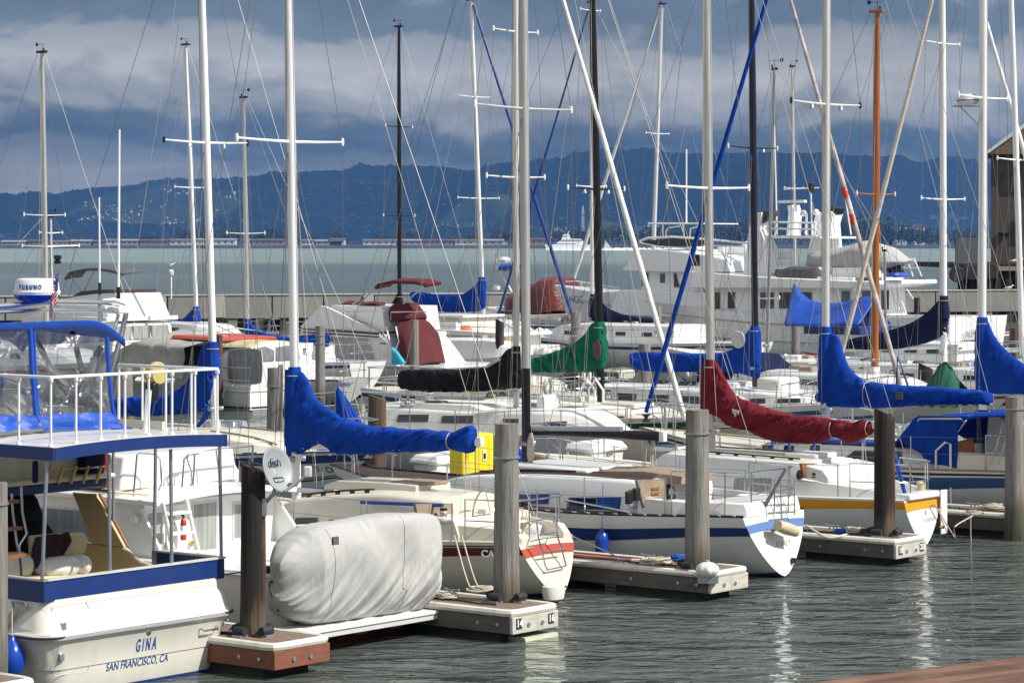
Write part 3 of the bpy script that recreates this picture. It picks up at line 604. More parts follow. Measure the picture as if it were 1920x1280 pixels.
# ---------------------------------------------------------------- pilings
def piling(px, py_top, py_base, wpx, label, m, slant=0, z0=FZ, band=None, d=None, cap=False, lean=0, name='piling'):
    """wpx = width in photo pixels; foot seen at py_base, height z0"""
    g = G(px, py_base, z0) if d is None else Vector(((px - 960) / FPX * d, d, 0))
    d = g.y; r = wpx / FPX * d / 2; g.y += r * .6; zt = CH - (py_top - HZ) * d / FPX
    o = thing(name, label, 'piling', (g.x, g.y, 0), random.uniform(0, 0), group='timber mooring pilings')
    rings = []; n = 28; rn = random.Random(int(px)); ph = [rn.uniform(0, 6.28) for _ in range(6)]
    hs = [-1.2] + [zt * i / 26 for i in range(27)]
    def ring(z, k=1.0, top=False):
        out = []
        for j in range(n):
            a = 2 * pi * j / n
            rr = r * (1.06 - .11 * z / max(zt, 1)) * (1 + .022 * sin(2 * a + ph[0] + z) + .018 * sin(5 * a + ph[1] + z * .7) + .02 * noise.noise(Vector((cos(a) * 1.7, sin(a) * 1.7, z * 1.1 + ph[2])))) * k
            x, y = rr * cos(a) + lean * z, rr * sin(a)
            zz = z
            if top: zz = zt - slant * (x / r + 1) / 2 * r * 2 * .5 + .004 * sin(7 * a + ph[3]) - (0 if k > .97 else 0)
            elif slant and z > zt - slant * r * 1.02: zz = min(z, zt - slant * (x / r + 1) / 2 * r * 2 * .5 - .004)
            out.append((x, y, zz))
        return out
    for z in hs[:-1]: rings.append(ring(z))
    rings += [ring(zt, 1.0, True), ring(zt, .93, True), ring(zt, .55, True), ring(zt, .15, True)]
    MB().loft(rings).build('timber', m, o, angle=50)
    if band:
        for pb in band:
            zb_ = CH - (pb - HZ) * d / FPX; rb = r * 1.035
            MB().lathe([(rb, -.012), (rb + .008, -.012), (rb + .008, .012), (rb, .012)], (lean * zb_, 0, zb_), 28).build('strap', GALV, o)
    return o, g, r
PL = []
PL.append(piling(950, 795, 1128, 47, 'thick grey piling with split end grain on the dock numbered 14 and 16', PILEG, band=[858]))
PL.append(piling(1308, 769, 1068, 46, 'grey piling in front of the maroon sail cover', PILEG, band=[813]))
PL.append(piling(1660, 765, 1005, 40, 'dark brown slant topped piling at the end of the maroon cover', PILED, slant=.9))
PL.append(piling(473, 867, 1192, 48, 'black creosoted slant topped piling carrying a satellite dish', PILED, slant=.9))
PL.append(piling(1904, 744, 968, 36, 'grey weathered piling at the right edge of the photo', PILEG, band=[767]))
PL.append(piling(-6, 905, 1262, 36, 'grey piling cut off by the left edge beside the cruiser', PILEG, band=[945]))
PL.append(piling(707, 740, 905, 34, 'dark brown piling with chewed slanted top behind the long blue cover', PILEM, slant=.6))
PL.append(piling(515, 690, 842, 31, 'grey piling standing in open water left of the thick white mast', PILEG, band=[724]))
PL.append(piling(600, 611, 745, 18, 'slim grey piling with two pale bands by the grey cruiser', PILEG, band=[629, 644]))
PL.append(piling(777, 600, 745, 17, 'slim grey piling in front of the burgundy canopy', PILEG))
PL.append(piling(937, 597, 700, 17, 'dark slanted piling behind the white mast and black cover', PILED, slant=1.0))
PL.append(piling(1080, 585, 690, 19, 'grey piling rising above the green sail cover', PILEG, band=[614]))
PL.append(piling(1209, 645, 745, 23, 'pale grey piling below the leaning white furled sail', PILEG))
PL.append(piling(1232, 574, 660, 18, 'grey piling right of the leaning white furled sail', PILEG))
PL.append(piling(1492, 560, 675, 15, 'grey piling by the bright blue tarpaulin left side', PILEG))
PL.append(piling(1606, 555, 650, 16, 'pale piling in front of the bright blue tarpaulin', PILEG))
PL.append(piling(1720, 558, 650, 12, 'thin dark brown piling in front of the breakwater at right', PILED))
PL.append(piling(1737, 680, 780, 28, 'dark brown slant topped piling left of the green cloth', PILED, slant=.9))
PL.append(piling(1362, 580, 660, 16, 'short dark piling beside the silver mast and navy cover', PILEM, slant=.8))
PL.append(piling(411, 628, 745, 13, 'brown piling beside the red roofed cruiser', PILEM, band=[672]))
PL.append(piling(1903, 615, 700, 20, 'reddish brown piling under the breakwater at far right', PILEM))
PL.append(piling(303, 592, 640, 15, 'short dark piling in front of the breakwater at left', PILEM))
PL.append(piling(232, 690, 800, 32, 'grey piling seen through the white railing of the cruiser', PILEG))
PL.append(piling(1325, 690, 760, 18, 'brown piling behind the royal blue cover and silver mast', PILEM))
PL.append(piling(1590, 620, 690, 14, 'short grey post among the far sailboats', PILEG))
# pile guides (rollers) at the foot of the near pilings
for (o, g, r), fi in zip(PL[:4], (2, 3, 4, 1)):
    f, rr, oo = FING[fi]; rr_ = rr
    lp = Vector((g.x, g.y)) - f.o; x, y = lp.dot(f.h), lp.dot(f.p)
    for dx, dy in ((-r - .07, 0), (r + .07, 0), (0, r + .07), (0, -r - .07)):
        MB().lathe([(.0, -.09), (.05, -.09), (.058, -.03), (.058, .03), (.05, .09), (.0, .09)], (0, 0, 0), 12, 'y' if dx else 'x').xf(Matrix.Translation((x + dx, y + dy, FZ + .075))).build('pile_roller', RUBBER, rr_)
        MB().box(x + dx - .07, x + dx + .07, y + dy - .07, y + dy + .07, FZ, FZ + .03).build('roller_bracket', GALV, rr_)

# foreground timber rail at the bottom right corner
RAILW = mat('reddish worn rail timber', (.15, .07, .042), .7, var=.7, vs=2.6, stretch=(.7, 9, 9), bump=.012, bs=7, dirt=.45, dirtcol=(.36, .24, .17))
a, b_ = W(1400, 1291, 5.4), W(2050, 1228, 5.9)
dr = Vector((b_.x - a.x, b_.y - a.y)); f = Fr((a.x, a.y), dr); zr = a.z
o = thing('pier_rail', 'worn reddish timber handrail along the bottom right corner', 'railing', (a.x, a.y, zr - .14), f.rz)
mb = MB().box(-1, 2.2, -.34, .0, 0, .14); q = mb.build('handrail', RAILW, o, bevel=.012); q.rotation_euler = (0, -.012, 0)
for x_, y_ in ((-.2, -.12), (.5, -.2), (1.1, -.08), (1.5, -.24)): MB().tube([(x_ + .5 * i / 6, y_ + .006 * sin(i * 2.3), .1405 - .0015 * i * 0) for i in range(7)], [.0005, .002, .003, .0035, .003, .002, .0005], 5).build('timber_split', BLACKP, o)
for x_ in (.35, 1.25): MB().lathe([(.016, 0), (.014, .004), (0, .005)], (x_, -.15, .139), 10).build('bolt_head', GALV, o)
for x in (-.6, 1.5): MB().box(x, x + .12, -.24, -.1, -1.2, 0).build('post', RAILW, o)
tagz = None
# ---------------------------------------------------------------- timber shed and pier at the far right
SH = mat('brown shingle wall', (.085, .072, .06), .85, var=.3, vs=3, stretch=(.6, .6, 14), bump=.02, bs=6)
SHR = mat('mottled shingle roof', (.20, .15, .105), .9, var=.5, vs=2, stretch=(1, 1, 4))
dS = 190.0; zf = 3.0
x0 = W(1858, 0, dS).x; zE = CH - (287 - HZ) * dS / FPX; zR = CH - (232 - HZ) * dS / FPX
o = thing('harbour_shed', 'tall brown shingled building with small dark windows at the far right', 'building', (x0, dS, zf), -.185)
MB().box(0, 9, 0, 9, -.5, zE - zf).build('wall', SH, o, smooth=False)
MB().prism([(-.5, zE - zf - .1), (9.5, zE - zf - .1), (9.5, zE - zf + .3), (4.5, zR - zf + 1), (3.4, zR - zf + .3)], -.5, 9.5).build('roof', SHR, o, smooth=False)
MB().prism([(-.45, zE - zf), (-.1, zE - zf + .0), (3.5, zR - zf + .55), (3.3, zR - zf + .7)], -.62, -.5).build('bargeboard', WHITEP, o, smooth=False)
for px0, px1, py0, py1 in ((1880, 1906, 328, 360), (1899, 1914, 417, 453), (1924, 1945, 328, 360)):
    xa, xb = (px - 960) / FPX * dS - x0 if False else 0, 0
    xa = (px0 - 960) / FPX * dS - x0; xb = (px1 - 960) / FPX * dS - x0; za = CH - (py1 - HZ) * dS / FPX - zf; zb_ = CH - (py0 - HZ) * dS / FPX - zf
    w_ = MB().box(xa - .1, xb + .1, -.06, .0, za - .1, zb_ + .1).build('window', mat('dark window trim', (.03, .03, .035)), o)
    for u in (.28, .72):
        xm = xa + (xb - xa) * u; MB().box(xm - (xb - xa) * .2, xm + (xb - xa) * .2, -.075, -.06, za, zb_).build('pane', GLASSD, w_)
MB().box(.5, 1.4, -.3, 0, CH - (438 - HZ) * dS / FPX - zf, CH - (436 - HZ) * dS / FPX - zf).build('lamp_bracket', BLACKP, o)
dP = 186.0; xp = W(1797, 0, dP).x; zP = CH - (494 - HZ) * dP / FPX
o = thing('timber_pier', 'dark timber pier with hanging tyres in front of the brown shed', 'pier', (xp, dP, 0))
DKW = mat('black tarred timber', (.022, .016, .013), .85, var=.5, vs=2)
MB().box(0, 16, 0, 20, zP - .35, zP).build('deck', DKW, o, smooth=False)
for i in range(16): MB().box(.2 + i * .62, .48 + i * .62, -.2 + .05 * (i % 3), .12, -1, zP - .1 - .12 * (i % 2)).build('pile', DKW, o, smooth=False)
MB().box(0, 16, .12, .3, -.5, zP - .3).build('sheathing', DKW, o, smooth=False)
MB().box(1.6, 16, -.32, -.22, zP - .5, zP - .2).build('waler', TEAKG, o, smooth=False)
for x, zz in ((-.15, .75), (.9, .6), (2.2, .55), (5, .7)):
    MB().lathe([(.28, -.14), (.52, -.14), (.58, 0), (.52, .14), (.28, .14), (.24, 0)], (x, -.45, zP - zz), 16, 'y').build('tyre', RUBBER, o)
MB().box(.2, 1.9, 1.6, 2.6, zP, zP + 1.8).build('mesh_screen', mat('grey mesh screen', (.09, .10, .12), .7), o, smooth=False)
def gull(px, py, d, label, grp=None):
    p = W(px, py, d); o = thing('gull', label, 'bird', (p.x, p.y, p.z), 0.4, grp); s = .28
    B = MB(); rings = []
    for x, r_, z in ((-.30, .01, .02), (-.22, .045, .0), (-.1, .085, .0), (.02, .10, .01), (.12, .085, .04), (.18, .055, .09), (.21, .042, .13), (.25, .045, .165), (.30, .035, .165), (.34, .012, .155), (.385, .004, .148)):
        rings.append([(x, r_ * .8 * cos(a * pi / 5), z + r_ * sin(a * pi / 5) + .1) for a in range(10)])
    B.loft(rings).build('body', mat('gull white', (.72, .72, .70), .8), o)
    for s_ in (1, -1):
        MB().loft([[(x, s_ * (.07 - .03 * abs(x)), z + .02), (x, s_ * .095, z), (x, s_ * .06, z - .04)] for x, z in ((.1, .15), (-.1, .15), (-.34, .10))]).build('wing', mat('gull grey', (.25, .27, .3), .8), o)
        MB().tube([(.02, s_ * .03, .04), (.02, s_ * .03, -.02)], .008, 5).build('leg', YELF, o)
    return o
gull(1892, 543, dP - 20, 'gull sitting on the breakwater top at the right')
gull(1901, 492, dP + 1, 'gull on the dark pier in front of the brown shed, left one', 'gulls on the dark pier')
gull(1911, 492, dP + 1, 'gull on the dark pier in front of the brown shed, right one', 'gulls on the dark pier')
# beacon post and bird left of centre
p = W(321, 557, 158)
o = thing('beacon_post', 'slim white post with a small lamp head on the breakwater', 'post', (p.x, p.y, p.z))
MB().tube([(0, 0, -.1), (0, 0, 1.25)], .05, 8).build('post', WHITEM, o)
MB().lathe([(.10, 0), (.15, .08), (.15, .30), (.08, .38)], (0, 0, 1.25), 12).build('lamp_head', WHITEP, o)
g2 = gull(321, 499, 158, 'dark bird perched on top of the white beacon post'); g2.scale = (.7, .7, .7)
# ---------------------------------------------------------------- boat building
BOATS = []
class Boat(Fr):
    def __init__(s, name, label, cat, o, h, group=None, L=8.0, Bm=2.6):
        super().__init__(o, h); s.r = thing(name, label, cat, (s.o.x, s.o.y, 0), s.rz, group); s.L = L; s.Bm = Bm; BOATS.append(s)
        s.vis = 1 if Vector((-s.h.y, s.h.x)).y < 0 else -1
    def hull(s, fs, fm, fb, m, tw=.62, draft=.5, rake=1.0, srake=.25, zk0=.03, full=.97, stripes=(), tm=None, tstripes=(), nose=1.0, pw=2.0):
        L, Bm = s.L, s.Bm
        s.sheer = lambda u: sinterp([(0, fs), (.5, fm), (1, fb)], u)
        s.half = lambda u: Bm / 2 * sinterp([(0, tw), (.25, full * .95), (.45, 1.0), (.65, .94), (.82, .66), (.93, .30), (1, .012)], u)
        zk = lambda u: sinterp([(0, zk0), (.12, -.12), (.35, -draft), (.7, -draft * .9), (.93, -.15), (1, .12 * nose)], u)
        def xf(u, v): return u * (L - rake) + rake * (v * u**4 + 0) - srake * v * (1 - u)**4
        s.xf = xf
        def S(u, v, sd=1, off=0.0):
            p_ = 1.5 + (pw - 1.5) * min(u / .35, 1); f = (1 - (1 - v)**p_)**(1 / p_); f = f * (.9 + .1 * v) if v < 1 else 1.0
            if u > .6: k = (u - .6) / .4; f = f * (1 - .35 * k) + v * .35 * k
            return (xf(u, v), sd * (s.half(u) * f + off), zk(u) + (s.sheer(u) - zk(u)) * v)
        s.S = S
        us = [i / 30 for i in range(31)]; vs = [0, .03, .08, .15, .25, .36, .48, .6, .7, .8, .9, 1.0]
        rows = []
        for u in us: rows.append([S(u, v, -1) for v in reversed(vs)] + [S(u, v, 1) for v in vs[1:]])
        mb = MB().grid(rows); s.hullm = mb.build('hull', m, s.r, angle=60)
        ring = rows[0]; cy = [(x - .0, y, z) for x, y, z in ring]
        q = MB(); n = len(ring); top = [(xf(0, 1) - 0.0, 0, s.sheer(0) + .03)]
        q.add(ring + top, [tuple(range(n)) + (n,)]); q.build('transom', tm or m, s.r)
        if not any(q[3] == 'antifouling' for q in stripes): stripes = tuple(stripes) + ((0, .10, SCUM, 'waterline_scum'),)
        for (v0, v1, ms, nm) in stripes:
            for sd in (1, -1):
                q = MB().grid([[S(u, v0 + (v1 - v0) * k / 3, sd, .004) for k in range(4)] for u in us]); q.build(nm, ms, s.r, angle=60)
        for (v0, v1, ms) in tstripes:
            P = []
            for k in range(4):
                v = v0 + (v1 - v0) * k / 3; a = S(0, v, 1); P.append([(a[0] - .004, a[1] * (1 - 2 * j / 10), a[2] + .03 * (1 - (1 - 2 * j / 10)**2)) for j in range(11)])
            MB().grid(P).build('transom_stripe', ms, s.r)
        return s
    def deck(s, m, camber=.05, rail=None, zoff=0.0):
        us = [i / 30 for i in range(31)]; P = []
        for u in us:
            h = s.half(u) - .01; x = s.xf(u, 1); z = s.sheer(u) - .01 + zoff; P.append([(x, h * k / 4, z + camber * (1 - (k / 4)**2)) for k in range(-4, 5)])
        MB().grid(P).build('deck', m, s.r, angle=60)
        s.zd = lambda x: s.sheer(min(max(x / s.L, 0), 1))
        if rail:
            for sd in (1, -1):
                pts = [(s.xf(u, 1), sd * (s.half(u) - .01), s.sheer(u) + .02) for u in us]
                MB().tube(pts, .022, 6).build('toe_rail', rail, s.r)
        return s
    def hb(s, x): return s.half(min(max(x / s.L, 0), 1))
    def cabin(s, prof, m, w=.62, tum=.10, top=None, r=.06, nose=.55, name='cabin', crown=.06, wmax=None):
        """prof: list of (x, ztop) from aft to fore; last points slope down to deck"""
        s.cw = lambda x: min(s.hb(x) * 1.0 - .28, s.Bm / 2 * w) if wmax is None else min(wmax, s.hb(x) - .2)
        x0, x1 = prof[0][0], prof[-1][0]; rings = []; n = 26; tops = []
        for i in range(n + 1):
            x = x0 + (x1 - x0) * i / n; zt = sinterp(prof, x) if len(prof) > 2 else interp(prof, x); zd = s.zd(x) - .02
            wb = max(s.cw(x), .08); fr = (x1 - x) / max(x1 - x0, .01)
            if fr < .22: wb *= (.55 + .45 * (fr / .22))
            zt = max(zt, zd + .015); h = zt - zd; wt = max(wb - tum * min(h / .5, 1), .05); rr = min(r, h * .45)
            ring = [(wb, zd), (wt + (wb - wt) * .1, zt - rr), (wt - rr * .3, zt - rr * .25), (wt - rr * 1.1, zt), (wt * .5, zt + crown * .7), (0, zt + crown)]
            full = ring + [(-a, z) for a, z in ring[-2::-1]]
            rings.append([(x, a, z) for a, z in full])
        MB().loft(rings, closed=True).build(name, m, s.r, angle=40)
        if top:
            P = [[(p[0], p[1] * .96, p[2] + .006) for p in rg[3:8]] for rg in rings[1:-3]]
            MB().grid(P).build('cabin_top', top, s.r)
        def side(x, z):
            wb = max(s.cw(x), .08); zt = sinterp(prof, x) if len(prof) > 2 else interp(prof, x); zd = s.zd(x) - .02; h = max(zt - zd, .02); wt = max(wb - tum * min(h / .5, 1), .05)
            fr = (x1 - x) / max(x1 - x0, .01)
            k = min(max((z - zd) / h, 0), 1); return wb + (wt - wb) * k
        s.side = side; s.ctop = lambda x: (sinterp(prof, x) if len(prof) > 2 else interp(prof, x))
        return s
    def panel(s, pts, m, name='window', frame=None, both=True, off=.012, side=None, fw=.03):
        """polygon (x,z) laid on the cabin side"""
        sf = side or s.side; cx = sum(p[0] for p in pts) / len(pts); cz = sum(p[1] for p in pts) / len(pts)
        for sd in ((1, -1) if both else (s.vis,)):
            o = MB().prism(pts, lambda x, z: sd * (sf(x, z) - .02), lambda x, z: sd * (sf(x, z) + off)).build(name, m, s.r)
            if frame:
                big = []
                for x, z in pts:
                    d = Vector((x - cx, z - cz)); d = d + d.normalized() * fw; big.append((cx + d.x, cz + d.y))
                MB().prism(big, lambda x, z: sd * (sf(x, z) - .02), lambda x, z: sd * (sf(x, z) + off - .005)).build('window_frame', frame, o)
    def win(s, px0, px1, py0, py1, m=None, frame=None, r=.35, skew=0.0, name='window', both=True, y=None, side=None, off=.012, fw=.03):
        """rounded window given by its extent in the photograph on the near cabin side"""
        sf = side or s.side; yy = y
        if yy is None:
            yy = s.vis * s.Bm * .3
            for _ in range(4): x, z = s.Y((px0 + px1) / 2, (py0 + py1) / 2, yy); yy = s.vis * sf(x, z)
        a = s.Y(px0, py0, yy); b = s.Y(px1, py0, yy); c = s.Y(px1, py1, yy); d = s.Y(px0, py1, yy)
        q = [a, b, c, d]; pts = []
        for i in range(4):
            p, pr, nx = Vector(q[i]), Vector(q[i - 1]), Vector(q[(i + 1) % 4]); k = r * min((pr - p).length, (nx - p).length)
            e1 = p + (pr - p).normalized() * k; e2 = p + (nx - p).normalized() * k
            for t in (0, .5, 1): m_ = e1.lerp(p, .7 if t == .5 else 0) if t < 1 else e2; pts.append(tuple((e1 + e2) * .15 + p * .7) if t == .5 else tuple(e1 if t == 0 else e2))
        s.panel(pts, m or GLASSD, name, frame, both, off, side, fw)
    # ---- rig
    def mast(s, base, top, H, dia, m, spreaders=(), wire=WIRE, wr=.0055, bow=None, stern=None, taper=True, furl=None, furlr=.055, chain=None, head=True, lowers=True, winches=True, nm='mast', sides=(1, -1), spm=None, flat=.72, foot=None, halyards=3, vane=True):
        bx, bz = s.Y(base[0], base[1], 0); tx, tz = s.Y(top[0], top[1], 0)
        k = (tx - bx) / (tz - bz); X = lambda z: bx + k * (z - bz)
        zt = H if H else tz; s.mx = X; s.mtop = (X(zt), zt)
        s.mr = dia / 2; zf = foot if foot is not None else min(bz, s.zd(bx) + .02); r = dia / 2
        n = 10; pts = [(X(zf + (zt - zf) * i / n), 0, zf + (zt - zf) * i / n) for i in range(n + 1)]
        rs = [r * (1 if i / n < .65 or not taper else 1 - .35 * (i / n - .65) / .35) for i in range(n + 1)]
        # oval section: longer fore and aft
        q = MB(); rings = []
        for (x, y, z), rr in zip(pts, rs): rings.append([(x + rr * cos(2 * pi * j / 16), rr * flat * sin(2 * pi * j / 16), z) for j in range(16)])
        q.loft(rings); mo = q.build(nm, m, s.r)
        aft = -1
        q = MB().box(-.012, .012, -.012, .012, 0, 1); # sail track
        MB().tube([(X(z) + aft * (r + .004), 0, z) for z in (zf + 1.2, zt - .2)], .009, 4).build('sail_track', GREYG, mo)
        if head:
            MB().box(X(zt) - r * 2.2, X(zt) + r * 1.9, -r * .7, r * .7, zt - .03, zt + .05).build('masthead', BLACKP if m not in (WOODM,) else WOODM, mo, bevel=.01)
            if vane:
                v = MB().tube([(X(zt), 0, zt), (X(zt), 0, zt + .28)], .008, 5); v.tube([(X(zt) - .2, .0, zt + .26), (X(zt) + .18, 0, zt + .26)], .006, 5)
                v.add([(X(zt) - .2, 0, zt + .22), (X(zt) - .32, 0, zt + .2), (X(zt) - .32, 0, zt + .33), (X(zt) - .2, 0, zt + .30), (X(zt) - .26, .006, zt + .26)], [(0, 1, 2, 3), (0, 4, 3), (1, 2, 4)])
                v.lathe([(0, 0), (.03, .02), (.03, .08), (0, .1)], (X(zt) + .08, 0, zt + .05), 8); v.build('wind_vane', BLACKP, mo)
        ch = chain if chain is not None else s.hb(bx) - .12; zc = s.zd(bx) + .02
        tips = []
        for sp_ in spreaders:
            py, span = sp_[0], sp_[1]; kw = sp_[2] if len(sp_) > 2 else {}
            z = s.Y(top[0] + (base[0] - top[0]) * (py - top[1]) / (base[1] - top[1]), py, 0)[1]
            x = X(z); tips.append((x, z, span))
            for sd in (1, -1):
                sw = kw.get('sweep', 0.0); o = MB().tube([(x, sd * r * .5, z), (x - sw * .5, sd * span * .5, z + .01), (x - sw, sd * span, z + .03)], [.026, .022, .015], 8).build('spreader', spm or (m if m is not BLACKM else BLACKM), s.r)
                MB().lathe([(.0, -.07), (.022, -.06), (.03, 0), (.022, .06), (0, .07)], (x - sw, sd * (span + .005), z + .03), 8).build('tip_boot', WHITEP if kw.get('boot', 1) else BLACKP, o)
                if kw.get('lamp'):
                    MB().lathe([(.025, 0), (.05, -.06), (.055, -.09), (.0, -.09)], (x, sd * span * .42, z - .01), 10).build('deck_lamp', GALV, o)
        tips.sort(key=lambda q: q[1]); ht = X(zt), zt
        for sd in sides:
            pts = [(bx - .05, sd * ch, zc)] + [(x, sd * sp_, z + .03) for x, z, sp_ in tips] + [(ht[0], sd * .05, ht[1] - .1)]
            MB().tube(pts, wr, 5, cap=False).build('shroud', wire, s.r)
            if tips and lowers:
                x, z, sp_ = tips[0]
                for dx in (.55, -.6):
                    MB().tube([(bx + dx, sd * (ch - .03), s.zd(bx + dx)), (x, sd * .05, z - .1)], wr * .9, 5, cap=False).build('lower_shroud', wire, s.r)
            if len(tips) > 1:
                x, z, sp_ = tips[0]; x2, z2, _ = tips[1]
                MB().tube([(x, sd * sp_, z + .03), (x2, sd * .05, z2 - .05)], wr * .8, 5, cap=False).build('shroud', wire, s.r)
        bw = bow or (s.L - .1, s.sheer(1) + .06); st = stern or (s.xf(0, 1) + .08, s.sheer(0) + .03)
        if furl:
            a = Vector((ht[0] + r, 0, ht[1] - .25)); b_ = Vector((bw[0], 0, bw[1] + .25)); n = 60; pts = []; rs = []
            for i in range(n + 1):
                t = i / n; p = b_.lerp(a, t); rr = furlr * (.75 + .35 * sin(min(t * 2.2, 1) * pi * .5)) * (1 - .62 * t) * (1 + .05 * sin(t * 150)); pts.append(p); rs.append(max(rr, .016))
            MB().tube(pts, rs, 10).build('furled_jib', furl, s.r)
            MB().lathe([(.09, 0), (.09, .03), (.04, .05), (.04, .11), (.09, .13), (.09, .16)], (bw[0], 0, bw[1] + .05), 12).build('furling_drum', BLACKP, s.r)
        MB().tube([(bw[0], 0, bw[1]), (ht[0] + r, 0, ht[1] - .02)], wr * 1.0, 5, cap=False).build('forestay', wire, s.r)
        MB().tube([(st[0], 0, st[1]), (ht[0] - r * 2, 0, ht[1])], wr * 1.1, 5, cap=False).build('backstay', wire, s.r)
        rn = random.Random(int(base[0]))
        for k_ in range(halyards):
            off = rn.choice((-1, 1)) * (r * flat + .02 + .05 * rn.random()); MB().tube([(bx + rn.uniform(-.35, .35), off * 2, zc + .5), (X(zt * .5), off * 1.3 + rn.uniform(-.04, .04), zt * .5), (ht[0], off * .3, ht[1] - .05)], wr * .9, 5, cap=False).build('halyard', rn.choice((ROPE, WIRE, WIRED)), s.r)
        if winches:
            for sd in (1, -1): MB().lathe([(.05, 0), (.035, .05), (.05, .1), (0, .1)], (0, 0, 0), 10).xf(Matrix.Translation((bx, sd * r * .9, zc + .9)) @ Matrix.Rotation(-sd * pi / 2, 4, 'X')).build('mast_winch', GALV, s.r)
        return s
    def boom(s, p0, p1, dia, m, ends=True):
        a = s.Y(p0[0], p0[1], 0); b = s.Y(p1[0], p1[1], 0); s.bm = (a, b); r = dia / 2; q = MB(); rings = []
        for i in range(9):
            t = i / 8; x = a[0] + (b[0] - a[0]) * t; z = a[1] + (b[1] - a[1]) * t; rings.append([(x, r * .6 * cos(2 * pi * j / 12), z + r * sin(2 * pi * j / 12)) for j in range(12)])
        q.loft(rings); o = q.build('boom', m, s.r)
        if ends: MB().box(b[0] - .05, b[0] + .05, -r * .7, r * .7, b[1] - r * 1.15, b[1] + r * 1.15).build('boom_end', WHITEP, o, bevel=.015)
        if s.mtop: MB().tube([(b[0], 0, b[1] + r), (s.mtop[0] - .1, 0, s.mtop[1] - .05)], .0045, 5, cap=False).build('topping_lift', ROPE, s.r)
        # mainsheet tackle
        xq = a[0] + (b[0] - a[0]) * .93; zq = a[1] + (b[1] - a[1]) * .93 - r
        xd = xq - .05; zd_ = s.zd(xd) + .15
        if zq - zd_ > .25 and dia > 0:
            for dy in (-.05, 0.02, .06): MB().tube([(xq, dy * .4, zq), (xd, dy * 2, zd_)], .006, 5, cap=False).build('mainsheet', ROPE, s.r)
        return s
    def cover(s, st, m, th=.17, fold=.03, name='sail_cover', seed=0, tie=(), n=150, tm=None, y=0.0, diag=1.0, sag=0):
        """sail cover: st = (px, py_top, py_bottom[, half thickness]) along the boom in the photograph"""
        P = []
        for q in st:
            x, zt = s.Y(q[0], q[1], y); _, zb = s.Y(q[0], q[2], y); P.append((x, zt, zb, q[3] if len(q) > 3 else th))
        P.sort(); f = [[(p[0], p[i]) for p in P] for i in (1, 2, 3)]; x0, x1 = P[0][0], P[-1][0]; rings = []; R = 40
        ties = [s.Y(t, 700, y)[0] for t in tie]; fold = fold * 1.4
        for i in range(n + 1):
            x = x0 + (x1 - x0) * i / n; zt, zb, t = (sinterp(g, x) for g in f); pinch = 1.0
            for tx in ties: pinch = min(pinch, 1 - .30 * math.exp(-((x - tx) / .07)**2))
            c = (zt + zb) / 2; h = (zt - zb) / 2 * (pinch * .5 + .5); ring = []; edge = min(1, (i + .6) / 3, (n - i + .6) / 3)**.5
            for j in range(R):
                a = 2 * pi * j / R; ca, sa = cos(a), sin(a); yy = t * pinch * edge * (abs(ca)**.75) * (1 if ca > 0 else -1); yy *= (1 - .45 * max(sa, 0)) if h > t * 1.6 else 1
                zz = c + h * edge**.3 * (abs(sa)**.9) * (1 if sa > 0 else -1)
                g = Vector((x * 2.6 + seed + (zz - c) * 1.6 * diag, zz * .8, ca * .8 + seed)); w1 = noise.noise(g * 1.3); g2 = Vector((x * 5 + (zz - c) * 7 * diag + 1.2 * w1, zz * .4 + seed, ca * .7)); w2 = noise.noise(g2); w3 = noise.noise(Vector((x * 14 + (zz - c) * 13 * diag + 2 * w1, zz * 1.0 + seed, ca)))
                fo = fold * (1.1 * w1 + 1.0 * (.5 - abs(w2) * 2.4) + .75 * (.4 - abs(w3) * 2.2)); k = 1 + fo / max(t, .05)
                ring.append((x + .4 * fo, y + yy * (k if abs(ca) > .05 else 1) + (0), zz + fo * .35 * sa + .25 * fold * noise.noise(Vector((x * 4, seed, 1)))))
            rings.append(ring)
        o = MB().loft(rings).build(name, m, s.r, angle=70)
        if n > 100:
            for fr in (.26, .5, .74):
                rg = rings[int(n * fr)]; MB().tube([(x, yy * 1.004, zz) for x, yy, zz in rg + rg[:1]], .004, 4, cap=False).build('cover_seam', m, o)
            bt = [min(rg, key=lambda p: p[2]) for rg in rings[8:-6:6]]
            for p in bt: MB().lathe([(.0, -.012), (.012, -.008), (.012, .008), (0, .012)], (p[0], p[1] + s.vis * .05, p[2] + .035), 6, 'y').build('lacing_hook', BRASS, o)
        try:
            ztm = max(p[1] for p in P); rm = s.mr * 1.18; zs_ = [ztm + .04, ztm - .02, ztm - .18, ztm - .4, ztm - .62]
            MB().tube([(s.mx(z), 0, z) for z in zs_], [rm, rm * 1.12, rm * 1.2, rm * 1.5, rm * 1.5], 14).build('cover_collar', m, o)
            MB().tube([(s.mx(ztm - .1) + rm * 1.22 * cos(a * pi / 8), rm * 1.22 * sin(a * pi / 8), ztm - .1) for a in range(17)], .008, 5, cap=False).build('collar_tie', tm or ROPE, o)
        except AttributeError: pass
        for tx in ties:
            zt, zb, t = (sinterp(g, tx) for g in f); c = (zt + zb) / 2; h = (zt - zb) / 2 * .86
            MB().tube([(tx, t * .84 * cos(a * pi / 8), c + h * sin(a * pi / 8)) for a in range(17)], .009, 5, cap=False).build('sail_tie', tm or ROPE, o)
        return s
